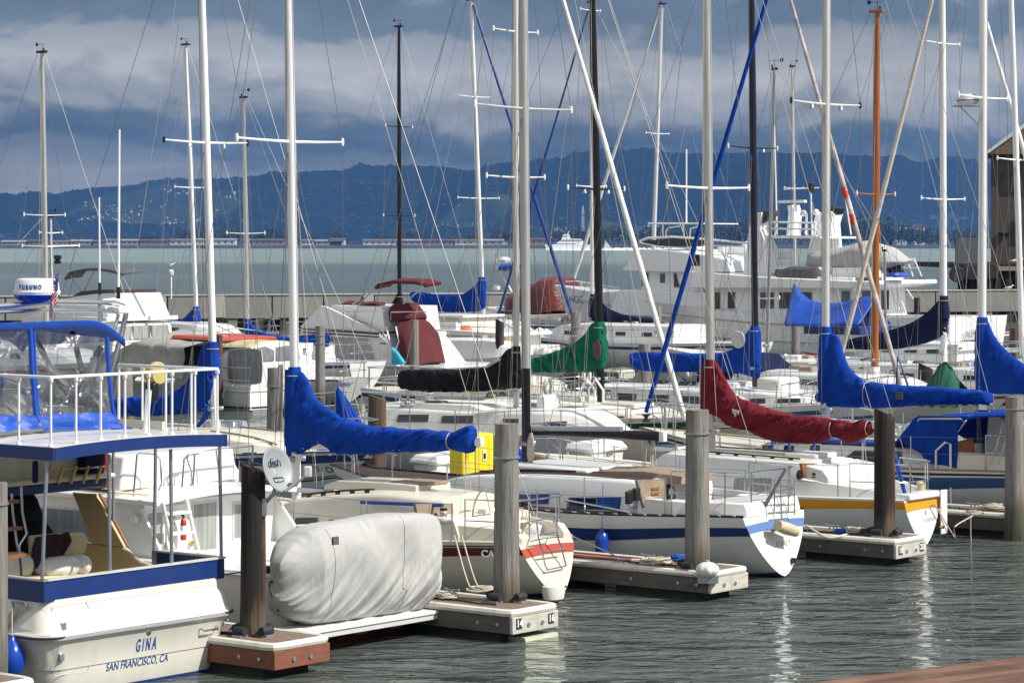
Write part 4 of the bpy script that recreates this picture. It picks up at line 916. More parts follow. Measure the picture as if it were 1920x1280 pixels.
    # ---- deck gear
    def lifelines(s, x0, x1, n=5, h=.58, m=STEEL, y=None, sides=(1, -1), lines=(1.0, .5), wr=.004):
        for sd in sides:
            tops = []
            for i in range(n):
                x = x0 + (x1 - x0) * i / max(n - 1, 1); yy = sd * (s.hb(x) - .06); z = s.zd(x)
                MB().tube([(x, yy, z), (x, yy * 1.0, z + h)], .012, 6).build('stanchion', m, s.r); tops.append((x, yy, z))
            for k in lines:
                MB().tube([(x, y_, z + h * k - .01) for x, y_, z in tops], wr, 5, cap=False).build('lifeline', WIRE, s.r)
    def pushpit(s, x1=.9, h=.62, m=STEEL, mids=(.5,), gate=False):
        u = lambda x: min(max(x / s.L, 0), 1); xa = s.xf(0, 1) + .06; w = s.half(0) - .07; z0 = s.sheer(0)
        path = [(x1, s.hb(x1) - .07), (xa + .25, s.hb(xa + .25) - .07), (xa + .04, w - .1), (xa, w - .25), (xa, -w + .25), (xa + .04, -w + .1), (xa + .25, -s.hb(xa + .25) + .07), (x1, -s.hb(x1) + .07)]
        MB().tube([(x1, path[0][1], s.zd(x1))] + [(x, y, z0 + h) for x, y in path] + [(x1, path[-1][1], s.zd(x1))], .0135, 7).build('pushpit_rail', m, s.r)
        for k in mids: MB().tube([(x, y, z0 + h * k) for x, y in path], .011, 6).build('pushpit_rail', m, s.r)
        for x, y in (path[1], path[3], path[4], path[6]): MB().tube([(x, y, z0), (x, y, z0 + h)], .012, 6).build('pushpit_post', m, s.r)
    def pulpit(s, x1=None, h=.6, m=STEEL):
        x1 = x1 or s.L - 1.1; xb = s.L - .05; zb = s.sheer(1)
        P = [(x1, s.hb(x1) - .06, s.zd(x1) + h * .95), (xb - .35, .16, zb + h + .03), (xb + .08, .1, zb + h), (xb + .08, -.1, zb + h), (xb - .35, -.16, zb + h + .03), (x1, -s.hb(x1) + .06, s.zd(x1) + h * .95)]
        MB().tube([(x1, P[0][1], s.zd(x1))] + P + [(x1, P[-1][1], s.zd(x1))], .0135, 7).build('pulpit_rail', m, s.r)
        for sd in (1, -1): MB().tube([(xb - .45, sd * .17, zb - .02), (xb - .35, sd * .16, zb + h)], .012, 6).build('pulpit_post', m, s.r)
        MB().tube([(x, y, z - h * .5) for x, y, z in P], .01, 6).build('pulpit_rail', m, s.r)
    def winch(s, x, y, z, k=1.0, m=STEEL, top=BLACKP):
        o = MB().lathe([(.075 * k, 0), (.07 * k, .03 * k), (.045 * k, .07 * k), (.05 * k, .12 * k), (.065 * k, .14 * k), (.0, .145 * k)], (x, y, z), 14).build('winch', m, s.r)
        MB().lathe([(.05 * k, .146 * k), (.06 * k, .155 * k), (.055 * k, .18 * k), (0, .185 * k)], (x, y, z), 12).build('drum_cap', top, o)
    def handrail(s, px0, px1, py, y, m=TEAKG, n=4, z=None, h=.055):
        a = s.Y(px0, py, y)[0]; b = s.Y(px1, py, y)[0]; a, b = min(a, b), max(a, b); zz = lambda x: s.ctop(x) - .0
        q = MB().tube([(a + (b - a) * i / 10, y, zz(a + (b - a) * i / 10) + h) for i in range(11)], .016, 6)
        for i in range(n): x = a + (b - a) * (i + .5) / n if n > 1 else a; q.box(x - .04, x + .04, y - .015, y + .015, zz(x) - .03, zz(x) + h)
        q.build('handrail', m, s.r)
    def hatch(s, x, w=.5, l=.5, m=GLASSD, z=None, f=WHITEP):
        zz = (z if z is not None else s.ctop(x) + .05); o = MB().box(x - l / 2, x + l / 2, -w / 2, w / 2, zz - .05, zz + .03).build('hatch', f, s.r, bevel=.02)
        MB().box(x - l / 2 + .05, x + l / 2 - .05, -w / 2 + .05, w / 2 - .05, zz + .03, zz + .042).build('hatch_lens', m, o)
    def coaming(s, x0, x1, h=.28, m=GEL, w=.60, wd=.16, aft=True, h1=None):
        h1 = h if h1 is None else h1
        for sd in (1, -1):
            P = []
            for i in range(12):
                x = x0 + (x1 - x0) * i / 11; yb = min(s.Bm / 2 * w, s.hb(x) - .14); z = s.zd(x) - .02; hh = h1 + (h - h1) * i / 11; k = min(1, (i + .7) / 1.5)
                P.append([(x, sd * (yb + .05), z), (x, sd * (yb + .01), z + hh * k - .02), (x, sd * (yb - .03), z + hh * k), (x, sd * (yb - wd), z + hh * k), (x, sd * (yb - wd - .02), z)])
            MB().loft(P).build('coaming', m, s.r)
        # cockpit sole and seats show as a slightly sunken floor
        xa, xb = x0 + .05, x1; P = []
    def bulkhead(s, x, pts, m=TEAKG, name='companionway_door', t=.03):
        """pts (px, py) polygon on the aft face of the cabin"""
        q = [s.X(a, b, x) for a, b in pts]; return MB().prismx(q, x - t, x + .02).build(name, m, s.r)
    def fender(s, x, y, z, L=.55, r=.1, m=FENDW, rope=ROPE, zt=None, horiz=False):
        pr = [(.02, L / 2 + .05), (.03, L / 2), (r * .8, L / 2 - .05), (r, L / 2 - .14), (r, -L / 2 + .14), (r * .8, -L / 2 + .05), (.03, -L / 2), (0, -L / 2 - .02)]
        o = MB().lathe(pr, (x, y, z), 14).build('fender', m, s.r)
        if zt: MB().tube([(x, y, z + L / 2), (x, y * .98, zt)], .006, 5).build('fender_line', rope, s.r)
        return o
def clutter(b, seed):
    rn = random.Random(seed); L = b.L
    for k in range(rn.randint(2, 4)):
        x = rn.uniform(.2, .8) * L; sd = b.vis; col = rn.choice((FENDW, BLUEP, FENDW, FENDT)); b.fender(x, sd * (b.hb(x) + .10), b.zd(x) - .42, .5, .1, col, ROPE, zt=b.zd(x) + .25)
    for k in range(rn.randint(3, 6)):
        x = rn.uniform(.1, .9) * L; coil((x, rn.uniform(-.5, .5) * b.hb(x), b.zd(x) + .06), rn.uniform(.12, .22), rn.choice((ROPE, ROPE, WIRED, BLUEP)), b.r, 'rope_bundle', 4, seed + k)
    try: top = b.ctop
    except AttributeError: return
    for k in range(rn.randint(3, 5)):
        x = rn.uniform(.3, .62) * L; z = top(x) + .05; y = rn.uniform(-.5, .5); m = rn.choice((BLACKP, WHITEP, GREYC2, TEAKG, GALV)); w_ = rn.uniform(.08, .25)
        MB().loft([[(x - w_, y - w_, z - .04), (x + w_, y - w_, z - .04), (x + w_, y + w_, z - .04), (x - w_, y + w_, z - .04)], [(x - w_ * .8, y - w_ * .8, z + w_ * .5), (x + w_ * .8, y - w_ * .8, z + w_ * .5), (x + w_ * .8, y + w_ * .8, z + w_ * .5), (x - w_ * .8, y + w_ * .8, z + w_ * .5)]]).build(rn.choice(('deck_locker', 'vent_box', 'deck_bag')), m, b.r, bevel=.03)
    xs_ = b.xf(0, 1) + .1; sd = rn.choice((1, -1))
    if rn.random() < .35: MB().tube([(xs_ + .05, sd * (b.half(0) - .1) + .14 * sin(t), b.zd(0) + .42 + .2 * cos(t)) for t in [.5 + 5.3 * i / 20 for i in range(21)]], .055, 8).build('horseshoe_buoy', rn.choice((WHITEP, WHITEP, OFFW)), b.r)
    x = rn.uniform(.78, .86) * L; z = b.zd(x) + .12
    if rn.random() < .7: MB().tube([(x - .7 + 1.4 * i / 8, .1 * sin(i * 1.3), z + .05 * sin(i * 2.1)) for i in range(9)], [.06, .14, .17, .15, .18, .16, .17, .13, .05], 10).build('sail_bag', rn.choice((BLUEC, GREYC2, FURLW, DNAVY)), b.r)
    for k in range(2): x = rn.uniform(.16, .28) * L; b.winch(x, b.vis * b.hb(x) * .78, b.zd(x) + .28, 1.2)
def coil(c, r, m, parent, name='rope_coil', n=5, seed=0, flat=.4, h=.03, t=.011):
    rn = random.Random(seed); pts = []
    for i in range(n * 14):
        a = i * 2 * pi / 14; rr = r * (1 - .09 * (i / 14)) * (1 + .12 * rn.uniform(-1, 1) * .6); lp_ = i // 14; ox, oy = .25 * r * sin(lp_ * 2.3 + seed), .25 * r * cos(lp_ * 3.1 + seed); pts.append((c[0] + ox + rr * cos(a) * (1 + .25 * sin(lp_ * 1.7)), c[1] + oy + rr * sin(a) * (1 - .3 * flat), c[2] + t + (i / 14) / n * h * .35 + rn.uniform(0, .02)))
    o = MB().tube(pts, t, 6).build(name, m, parent); return o
def rope(pts, m, r, name, label, cat='rope', sag=0.0, n=14, group=None):
    P = [Vector(p) for p in pts]
    if len(P) == 2 and sag:
        P = [P[0].lerp(P[1], i / n) - Vector((0, 0, sag * 4 * (i / n) * (1 - i / n))) for i in range(n + 1)]
    elif len(P) > 2:
        Q = []; m_ = len(P) - 1
        for i in range(m_ * 6 + 1):
            t = i / 6; Q.append(Vector([sinterp([(k, P[k][a]) for k in range(len(P))], t) for a in range(3)]))
        P = Q
    c = P[0].copy(); o = MB().tube([p - c for p in P], r, 6).build(name, m, None); o.location = c
    return tag(o, label, cat, group)
# ================================================================ near row of sailing boats
GA = None
# ---- cream sloop with the dark red stripe
o = onrow(1030, 2.0) - HD * .2
b = Boat('sailing_boat', 'cream sloop, dark red hull stripe, royal blue sail cover on thick white mast', 'sailboat', o, HD, L=8.4, Bm=2.5)
A2 = b
b.hull(.83, .80, 1.15, CREAM, tw=.52, stripes=((.80, .93, DRED, 'hull_stripe'), (.945, .965, BLACKP, 'rub_strake'), (.0, .10, NAVY, 'antifouling')), tstripes=((.74, .90, REDS),), srake=-.26, zk0=.02)  # transom stripe is a lighter red than the side stripes
b.deck(CREAM, rail=CREAM)
cz = lambda px, py, y=.8: b.Y(px, py, y)
ct = cz(800, 937)[1]; cf = cz(560, 932)[1]
x_aft = b.Y(858, 985, .3)[0]; xq = b.Y(500, 960, .3)[0]
b.cabin([(x_aft, ct), (x_aft + 1.2, ct + .03), (x_aft + 2.6, cf + .01), (x_aft + 3.2, cf - .12), (x_aft + 3.9, cf - .42)], CREAM, w=.68, tum=.12)
b.win(554, 596, 970, 985, GLASSD, GREYG, r=.3); b.win(616, 650, 974, 986, GLASSD, GREYG, r=.3); b.win(500, 535, 966, 982, GLASSD, GREYG, r=.3)
b.handrail(566, 702, 950, b.vis * .62, TEAKD, n=5)
# sliding hatch garage and dark companionway panel
xa, za = b.Y(790, 930, 0); xb_, zb_ = b.Y(640, 925, 0)
MB().loft([[(x, -.42, z0), (x, -.40, z1), (x, .40, z1), (x, .42, z0)] for x, z0, z1 in ((xa - .25, ct, ct + .16), (xa + .4, ct, ct + .17), (xb_ - .3, ct, ct + .15), (xb_, ct, ct + .06))]).build('sliding_hatch', CREAM, b.r, bevel=.02)
MB().box(xa - .28, xa + .35, -.33, .33, ct + .155, ct + .185).build('hatch_slide', TEAKG, b.r)
b.bulkhead(x_aft, [(776, 944), (846, 944), (850, 990), (786, 990)], TEAKG)
b.coaming(.25, x_aft + .1, .32, CREAM, h1=.22, w=.74)
MB().loft([[(x, -.95 + k, z), (x, .95 - k, z), (x, .95 - k, z + h), (x, -.95 + k, z + h)] for x, z, h, k in ((x_aft - .02, b.zd(1.6) - .02, .40, .0), (x_aft - .42, b.zd(1.6) - .02, .36, .02), (x_aft - .5, b.zd(1.6) - .02, .12, .04))]).build('bridge_deck', CREAM, b.r, bevel=.03)
# wheel on a pedestal
wx, wz = b.Y(906, 962, 0)
MB().lathe([(.09, -.75), (.07, 0), (.09, .12), (0, .16)], (wx, 0, wz - .05), 12).build('pedestal', CREAM, b.r)
wo = MB().tube([(wx - .14, .42 * cos(a * pi / 16), wz + .42 * sin(a * pi / 16)) for a in range(33)], .014, 7, cap=False).build('steering_wheel', STEEL, b.r)
for k in range(5): MB().tube([(wx - .14, 0, wz), (wx - .14, .42 * cos(k * 1.2566), wz + .42 * sin(k * 1.2566))], .008, 5).build('spoke', STEEL, wo)
MB().lathe([(.0, -.13), (.13, -.13), (.15, 0), (.13, .13), (0, .13)], (wx - .6, -.5, wz - .3), 14, 'x').build('horseshoe_buoy', WHITEP, b.r)
b.mast((556, 925), (541, 0), 12.2, .165, WHITEM, spreaders=[(266, 1.22, dict(lamp=0))], bow=(8.2, 1.2), flat=.8)
b.cover([(540, 692, 700, .1), (543, 694, 846, .15), (552, 694, 852, .15), (566, 698, 850, .15), (576, 712, 845, .15), (588, 742, 838, .15), (605, 758, 832, .16), (630, 775, 848, .17), (680, 795, 851, .18), (740, 801, 848, .17), (800, 806, 846, .16), (850, 808, 844, .15), (872, 802, 846, .15), (884, 800, 848, .13), (893, 806, 838, .07)], BLUEC, fold=.035, seed=3, tie=(846,))
b.boom((560, 835), (900, 828), .13, WHITEM)
b.pushpit(1.1, .62); b.lifelines(1.3, 7.2, 5); b.pulpit()
b.winch(1.55, .82, b.zd(1.5) + .31); b.winch(1.55, -.82, b.zd(1.5) + .31)
# swim ladder on the transom
def tp(px, py, dx=.0): y, z = b.X(px, py, .14 + dx); return (.14 + dx, y, z)
lad = MB().tube([tp(1006, 975, .1), tp(1009, 1005, -.08), tp(1023, 1062, -.07), tp(1027, 1067, -.07)], .013, 7)
lad.tube([tp(1042, 975, .1), tp(1044, 1000, -.08), tp(1056, 1040, -.07), tp(1061, 1060, -.07)], .013, 7)
lad.tube([tp(1012, 1002, -.08), tp(1045, 996, -.08)], .012, 6); lad.tube([tp(1019, 1034, -.08), tp(1060, 1029, -.08)], .012, 6); lad.tube([tp(1024, 1068, -.08), tp(1061, 1060, -.08)], .012, 6)
lad.build('swim_ladder', STEEL, b.r)
y, z = b.X(1032, 1108, -.1); fo = MB().lathe([(.02, .18), (.10, .16), (.165, .10), (.17, 0), (.15, -.12), (.05, -.17)], (0, 0, 0), 20).xf(Matrix.Translation((-.16, y, z)) @ Matrix.Diagonal((.8, 1.25, .85, 1))).build('stern_fender', FENDW, b.r)
y, z = b.X(1052, 1098, -.1); MB().lathe([(.02, 0), (.02, -.06)], (-.13, y, z), 8, 'x').build('exhaust', BRASS, b.r)
x, z = b.Y(905, 1036, b.half(.1)); zz = b.S(.1, .865)[2]
text_mesh('hull_name', 'CAL', .15, INKW, b.r, face_mat((b.Y(917, 1036, 1.02)[0], 1.0 + .0, zz), (-1, 0, 0), (0, 0, 1)), bold=.004, sx=1.2).location = (0, 0, 0)
MB().tube([tuple(list(b.Y(978, 1008, .5)[:1]) + [.5, b.Y(978, 1008, .5)[1]])] + [(b.Y(px, py, .5)[0], .5, b.Y(px, py, .5)[1]) for px, py in ((980, 995), (987, 981), (994, 979))], .014, 6).build('yellow_hose', mat('yellow hose', (.75, .6, .08), .5), b.r)
MB().tube([(b.Y(677, 941, .9)[0], .9, b.Y(677, 941, .9)[1]), (b.Y(830, 947, .9)[0], .9, b.Y(830, 947, .9)[1])], .028, 8).build('boat_hook', BLUEP, b.r)
MB().tube([(b.Y(677, 941, .9)[0], .9, b.Y(677, 941, .9)[1]), (b.Y(677, 941, .9)[0], .9, b.zd(3))], .01, 6).build('stanchion', STEEL, b.r)
b.hatch(b.Y(605, 925, 0)[0], .6, .55, z=cf + .06)
for k, (p1, p2) in enumerate((((852, 1004), (906, 1104)), ((866, 1005), (920, 1098)))):
    a = b.w(b.Y(p1[0], p1[1], .95)[0], .95, b.Y(p1[0], p1[1], .95)[1]); c = G(p2[0], p2[1], FZ + .02)
    mid = a.lerp(c, .55) - Vector((0, 0, .32))
    rope([a, mid, c], ROPE, .013, 'mooring_line', ['white mooring line from the red striped sloop down to the dock, left strand', 'white mooring line from the red striped sloop down to the dock, right strand'][k], 'rope')

# ---- white sloop with the navy stripe and dark teak decks
o = onrow(1452, .75) - HD * .2
b = Boat('sailing_boat', 'white sloop, navy hull stripe, dark teak deck and bare black boom', 'sailboat', o, HD, L=9.6, Bm=2.9)
A3 = b
b.hull(.98, .92, 1.25, GEL, tw=.60, stripes=((.70, .84, NAVY, 'hull_stripe'), (.0, .08, BLUES, 'antifouling')), tstripes=((.74, .87, BLUET),), srake=-.21, zk0=.02)  # paler blue stripe across the transom than along the sides
b.deck(TEAKD, rail=BLACKP)
x_aft = b.Y(1255, 965, .35)[0]; x_f = x_aft + 3.6; ct = b.Y(1190, 905, .9)[1]
b.cabin([(x_aft, ct), (x_aft + .5, ct + .03), (x_aft + 2.2, ct + .02), (x_f, ct - .06), (x_f + .8, ct - .2), (x_f + 1.5, ct - .42)], GEL, w=.66, tum=.12, top=TEAKD)
b.win(1065, 1164, 932, 954, GLASSB, GEL, r=.08); b.win(1068, 1118, 934, 949, GLASSD, STEEL, r=.12, off=.018, fw=.015); b.win(955, 1030, 926, 944, GLASSB, GEL, r=.1); b.win(870, 930, 924, 938, GLASSB, GEL, r=.1)
b.handrail(900, 1080, 905, .55, TEAKD, n=6)
b.bulkhead(x_aft, [(1192, 900), (1245, 897), (1248, 955), (1206, 955)], TEAKG)
for k in range(4):
    y0, z0 = b.X(1218, 916 + k * 9, x_aft); y1, _ = b.X(1232, 916 + k * 9, x_aft); MB().box(x_aft - .05, x_aft - .03, min(y0, y1), max(y0, y1), z0 - .02, z0 + .02).build('door_slat', TEAK, b.r)
xg = x_aft + 1.2; MB().loft([[(x, -.45, z - .02), (x, -.42, z + h), (x, 0, z + h + .06), (x, .42, z + h), (x, .45, z - .02)] for x, z, h in ((x_aft - .3, ct, .1), (x_aft + .5, ct, .14), (x_aft + 1.3, ct, .10), (x_aft + 1.5, ct, .02))]).build('sliding_hatch', TEAKG, b.r)
MB().box(x_aft + 1.5, x_aft + 3.3, -.75, .55, ct + .03, ct + .13).build('raised_deck', GEL, b.r, bevel=.04)
for px, py, w_ in ((1176, 932, 5), (1190, 926, 6)):
    y, z = b.X(px, py, x_aft - .02); MB().box(x_aft - .09, x_aft - .02, y - .07, y + .07, z - .1, z + .1).build('instrument', BLACKP, b.r, bevel=.015)
y, z = b.X(1253, 922, x_aft); q = MB().lathe([(.0, -.06), (.1, -.06), (.13, -.02), (.13, .0)], (x_aft - .0, y, z), 18, 'x').build('compass', BLACKP, b.r); MB().lathe([(0, -.075), (.07, -.065), (.075, -.06)], (x_aft, y, z), 14, 'x').build('compass_dial', WHITEP, q)
b.coaming(.9, x_aft + .1, .30, GEL, h1=.24, w=.72)
# raised stern deck box
MB().loft([[(x, -w, z), (x, -w + .04, z + h), (x, w - .04, z + h), (x, w, z)] for x, z, h, w in ((.20, .97, .06, .78), (.26, .96, .24, .80), (.65, .95, .26, .95), (1.2, .94, .22, 1.05), (1.25, .94, .02, 1.08))]).build('stern_deck', GEL, b.r, bevel=.03)
for px, py in ((1188, 938), (1258, 948)):
    x, z = b.Y(px, py + 10, .95); b.winch(x, .95, z, 1.4)
x, z = b.Y(984, 965, 1.15); b.winch(x, 1.15, z, 1.2)
# aluminium toe rail with slots, jib track
pts = [(b.xf(u, 1), b.half(u) - .01, b.sheer(u) + .03) for u in [.02 + .03 * i for i in range(30)]]
for i in range(0, 26): x, y, z = pts[i]; MB().box(x - .045, x + .045, y + .012, y + .018, z - .012, z + .012).build('rail_slot', WHITEP, b.r) if i % 1 == 0 and i < 22 else None
MB().tube([(b.Y(px, py, 1.0)[0], 1.0, b.Y(px, py, 1.0)[1]) for px, py in ((1060, 937), (1130, 950), (1190, 962), (1290, 972))], .02, 6, flat=2).build('jib_track', STEEL, b.r)
b.mast((988, 880), (981, 0), 13.4, .175, ALU, spreaders=[(204, 1.30, dict(sweep=0.0, boot=1))], bow=(9.5, 1.3), stern=(.3, 1.2), flat=.75)
# lower mast is black where the paint changes
z1 = b.Y(985, 690, 0)[1]; z0 = b.zd(5.2); xm = b.mx
q = MB(); rr = .0895; q.loft([[(xm(z) + rr * cos(2 * pi * j / 16), rr * .76 * sin(2 * pi * j / 16), z) for j in range(16)] for z in (z0, z0 + 1, z1)]); q.build('mast_sleeve', BLACKM, b.r)
b.boom((1000, 807), (1243, 818), .15, BLACKM)
x0, z0 = b.Y(1003, 803, 0); x1, z1 = b.Y(1168, 804, 0); MB().tube([(x0, .03, z0), (x1, .03, z1)], .045, 8).build('spinnaker_pole', GALV, b.r)
b.pushpit(1.4, .68, mids=(.5,)); b.lifelines(1.5, 8.6, 6); b.pulpit()
# tiller, boarding ladder and horseshoe buoy
a = b.Y(1430, 955, .2); c = b.Y(1474, 877, .2); MB().tube([(a[0], .2, a[1]), (c[0], .2, c[1])], [.035, .022], 8).build('tiller', TEAKG, b.r)
def tp(px, py, dx=0.0): y, z = b.X(px, py, .08 + dx); return (.08 + dx, y, z)
lad = MB()
for pl in ([(1452, 958), (1452, 900), (1456, 893), (1462, 900), (1466, 975)], [(1478, 960), (1478, 900), (1483, 893), (1488, 900), (1490, 965)]): lad.tube([tp(*p) for p in pl], .012, 7)
for yy in (930, 948, 962): lad.tube([tp(1454, yy), tp(1489, yy - 3)], .011, 6)
lad.build('boarding_ladder', STEEL, b.r)
p0 = tp(1458, 985, -.13); p1 = tp(1492, 996, -.16); MB().tube([p0, tuple((Vector(p0) + Vector(p1)) / 2), p1], [.085, .10, .085], 14).build('rescue_buoy', FENDT, b.r)
y, z = b.X(1487, 1050, .02); MB().lathe([(.045, 0), (.045, -.05), (.02, -.05)], (.04, y, z), 12, 'x').build('exhaust', BLACKP, b.r)
MB().box(.03, .12, *sorted((tp(1440, 994)[1], tp(1460, 994)[1])), tp(1440, 994)[2] - .02, tp(1440, 994)[2] + .02).build('rudder_bracket', STEEL, b.r)
yy, zz = b.X(1468, 1018, .1); text_mesh('faded_name', 'ILIAD', .12, mat('faded grey lettering', (.56, .55, .52), .7), b.r, face_mat((.21 * zz - .01, yy, zz), (0, -1, 0), (.21, 0, 1)), shear=.3, sx=1.5)
# fender on a blue line
x, z = b.Y(1123, 1025, b.hb(4) + .1); b.fender(x, b.vis * (b.hb(x) + .12), z, .5, .11, BLUEP, ROPEB, zt=b.zd(x) + .5)
for sd in (.85,): 
    for k in range(5): coil((b.Y(1100 + k * 9, 903, .3)[0], .3, ct + .05), .14, [TEAKD, BLACKP, ROPE, WIRED, BLACKP][k], b.r, 'rope_bundle', 4, k)
for k, (px, py) in enumerate(((1193, 905), (1216, 870))):
    x, z = b.Y(px, py, 0)
x, z = b.Y(1213, 940, .0)
for k, px in enumerate((1208, 1222)):
    x0, z0 = b.Y(px + 4, 825, 0); x1, z1 = b.Y(px, 945, 0)
    for j in (0, 1, 2): MB().tube([(x0, j * .03, z0), (x1, j * .06, z1)], .007, 5).build('mainsheet', ROPE, b.r)
    MB().box(x1 - .03, x1 + .03, -.03, .08, z0 - (z0 - z1) * .5 - .1, z0 - (z0 - z1) * .5 + .08).build('sheet_block', GALV, b.r, bevel=.02)
# thick halyard hank at the mast foot
x, z = b.Y(1005, 840, .0)
for k in range(7): MB().tube([(x - .01 + .006 * k, .12 + .01 * (k % 2), z + .26), (x - .06 + .02 * k, .15, z + .12), (x - .07 + .022 * k, .15, z - .1), (x - .02 + .008 * k, .14, z - .28)], .012, 6).build('halyard_hank', ROPE, b.r)
for k in range(5): coil((x + .1 + k * .22, .1 - .1 * k, b.zd(5.4) + .36), .15, [ROPE, WIRED, ROPE, WHITEP, WIRED][k], b.r, 'rope_bundle', 4, k + 9)

# ---- white sloop with amber stripe
o = onrow(1735, 1.05)
b = Boat('sailing_boat', 'white sloop with amber yellow stripe, curtained windows and maroon sail cover', 'sailboat', o, HD, L=8.6, Bm=2.6)
A4 = b
b.hull(.80, .84, 1.15, GEL2, tw=.48, stripes=((.83, .985, GOLDS, 'hull_stripe'), (.0, .12, ORANGEW, 'antifouling')), tstripes=((.76, .98, GOLDS),), srake=-.06, zk0=.0, tm=GEL)
b.deck(CREAM, rail=WHITEP)
x_aft = b.Y(1542, 905, .3)[0]; ct = b.Y(1500, 868, .8)[1]; xfr = b.Y(1190, 880, .8)[0]
b.cabin([(x_aft, ct), (x_aft + 1.0, ct + .02), (xfr - 1.2, ct + .03), (xfr - .55, ct), (xfr + .1, b.zd(xfr) + .05)], GEL2, w=.70, tum=.10, top=CREAM)
b.win(1376, 1447, 896, 920, CURT, WHITEP, r=.3); b.win(1247, 1270, 888, 898, GLASSD, GREYG, r=.3); b.win(1316, 1336, 893, 908, CURT, WHITEP, r=.3)
b.handrail(1330, 1500, 868, .62, TEAKD, n=5); b.handrail(1350, 1520, 864, -.5, TEAKD, n=5)
b.bulkhead(x_aft, [(1500, 868), (1534, 868), (1541, 914), (1510, 914)], TEAK)
y, z = b.X(1498, 890, x_aft); MB().lathe([(0, -.05), (.07, -.05), (.09, 0)], (x_aft, y, z), 14, 'x').build('compass', BLACKP, b.r)
MB().box(x_aft + .1, x_aft + .75, -.36, .36, ct + .04, ct + .13).build('sliding_hatch', GEL, b.r, bevel=.03)
b.coaming(.3, x_aft + .15, .36, GEL, h1=.16, w=.76)
MB().loft([[(x, -.92, b.zd(x) - .02), (x, -.88, b.zd(x) + h), (x, .88, b.zd(x) + h), (x, .92, b.zd(x) - .02)] for x, h in ((x_aft + .02, .55), (x_aft - .35, .50), (x_aft - .5, .34))]).build('cockpit_bulkhead', GEL, b.r, bevel=.03)
MB().box(-.0, .3, -.52, .52, b.zd(0), b.zd(0) + .12).build('stern_locker', GEL, b.r, bevel=.03)
MB().box(-.03, .0, -.72, -.50, .15, .92).build('outboard_bracket', WHITEP, b.r, bevel=.02)
b.winch(b.Y(1531, 918, .8)[0], .8, b.Y(1531, 918, .8)[1], 1.7, BLACKP); b.winch(b.Y(1531, 918, .8)[0], -.8, b.Y(1531, 918, .8)[1], 1.7, BLACKP)
b.hatch(b.Y(1255, 860, 0)[0], .5, .5, z=ct + .06)
b.mast((1334, 865), (1325, 0), 12.6, .165, ALU, spreaders=[(353, 1.32)], bow=(8.4, 1.2), flat=.8, spm=WHITEM)
b.boom((1338, 795), (1640, 796), .12, ALU)
b.cover([(1316, 690, 700, .1), (1320, 679, 780, .14), (1330, 678, 778, .15), (1345, 682, 780, .16), (1360, 712, 793, .16), (1375, 735, 800, .17), (1400, 751, 808, .17), (1440, 765, 822, .18), (1480, 776, 829, .18), (1530, 781, 831, .17), (1560, 785, 822, .14), (1575, 788, 822, .15), (1600, 790, 829, .15), (1620, 787, 822, .14), (1636, 790, 812, .10), (1639, 794, 806, .05)], MAROON, fold=.04, seed=11, tie=(1561, 1628), diag=1.4)
pts_ = [b.Y(px, py, .17) for px, py in ((1373, 766), (1386, 770), (1387, 786), (1376, 781))]; MB().prism(pts_, .17, .19).build('maker_patch', mat('grey patch', (.5, .48, .48), .7), b.r)
b.pushpit(1.0, .62, mids=(.5,)); b.lifelines(1.2, 7.4, 5); b.pulpit()
q = MB(); a = b.Y(1676, 850, .35); c = b.Y(1698, 930, .35); q.tube([(a[0], .35, a[1]), (c[0], .35, c[1])], [.05, .035], 8); q.build('rolled_dodger', BLUEP, b.r)
def tp(px, py, dx=0.0): y, z = b.X(px, py, -.045 + dx); return (-.045 + dx, y, z)
text_mesh('boat_name', 'Chrysanthemum', .125, mat('grey script lettering', (.25, .25, .27), .6), b.r, face_mat((.06 * .66 - .006, *b.X(1736, 975, .03)), (0, -1, .06), (.06, 0.1, 1)), shear=.55, sx=.74)
y, z = b.X(1759, 987, 0); MB().lathe([(.03, 0), (.03, -.06)], (-.05, y, z), 10, 'x').build('drain', BRASS, b.r)
y, z = b.X(1741, 948, 0); MB().lathe([(.02, 0), (.02, -.05)], (-.05, y, z), 8, 'x').build('rudder_fitting', STEEL, b.r)
MB().lathe([(0, 0), (.07, .0), (.08, .14), (.05, .17), (0, .17)], (.25, -.28, b.zd(0) + .1), 12).build('stern_light', FENDT, b.r)
MB().tube([(b.Y(1205, 870 , .0)[0], .0, ct + .0), (b.Y(1205, 870, .0)[0], .0, ct + .3)], .0125, 6).build('vent_post', STEEL, b.r)

# ---- white sloop with mid blue stripe and blue dodger
b4 = F4 + RW * 7.65 + HD * 1.0
b = Boat('sailing_boat', 'white sloop with mid blue hull stripe, bright blue spray dodger and royal blue sail cover', 'sailboat', b4, HD, L=9.6, Bm=3.0)
A5 = b
b.hull(1.0, .98, 1.35, GEL2, tw=.68, stripes=((.72, .90, BLUES, 'hull_stripe'), (.93, .965, BLACKP, 'rub_strake'), (.0, .08, NAVY, 'antifouling')), srake=.3)
b.deck(CREAM, rail=TEAKG)
x_aft = b.Y(1800, 890, .5)[0]; ct = b.Y(1560, 835, 1.0)[1]
b.cabin([(x_aft, ct + .04), (x_aft + 1.2, ct + .03), (x_aft + 3.2, ct), (x_aft + 4.3, ct - .08), (x_aft + 5.0, ct - .36)], OFFW, w=.68, tum=.08, top=GEL)
for a_, c_ in ((1432, 1447), (1473, 1489), (1522, 1538)): b.win(a_ - 3, c_, 834, 849, GLASSD, WHITEP, r=.25)
pts_ = [b.Y(px, py, 1.0) for px, py in ((1602, 844), (1688, 846), (1694, 870), (1579, 862))]; b.panel(pts_, GLASSD, 'window', None)
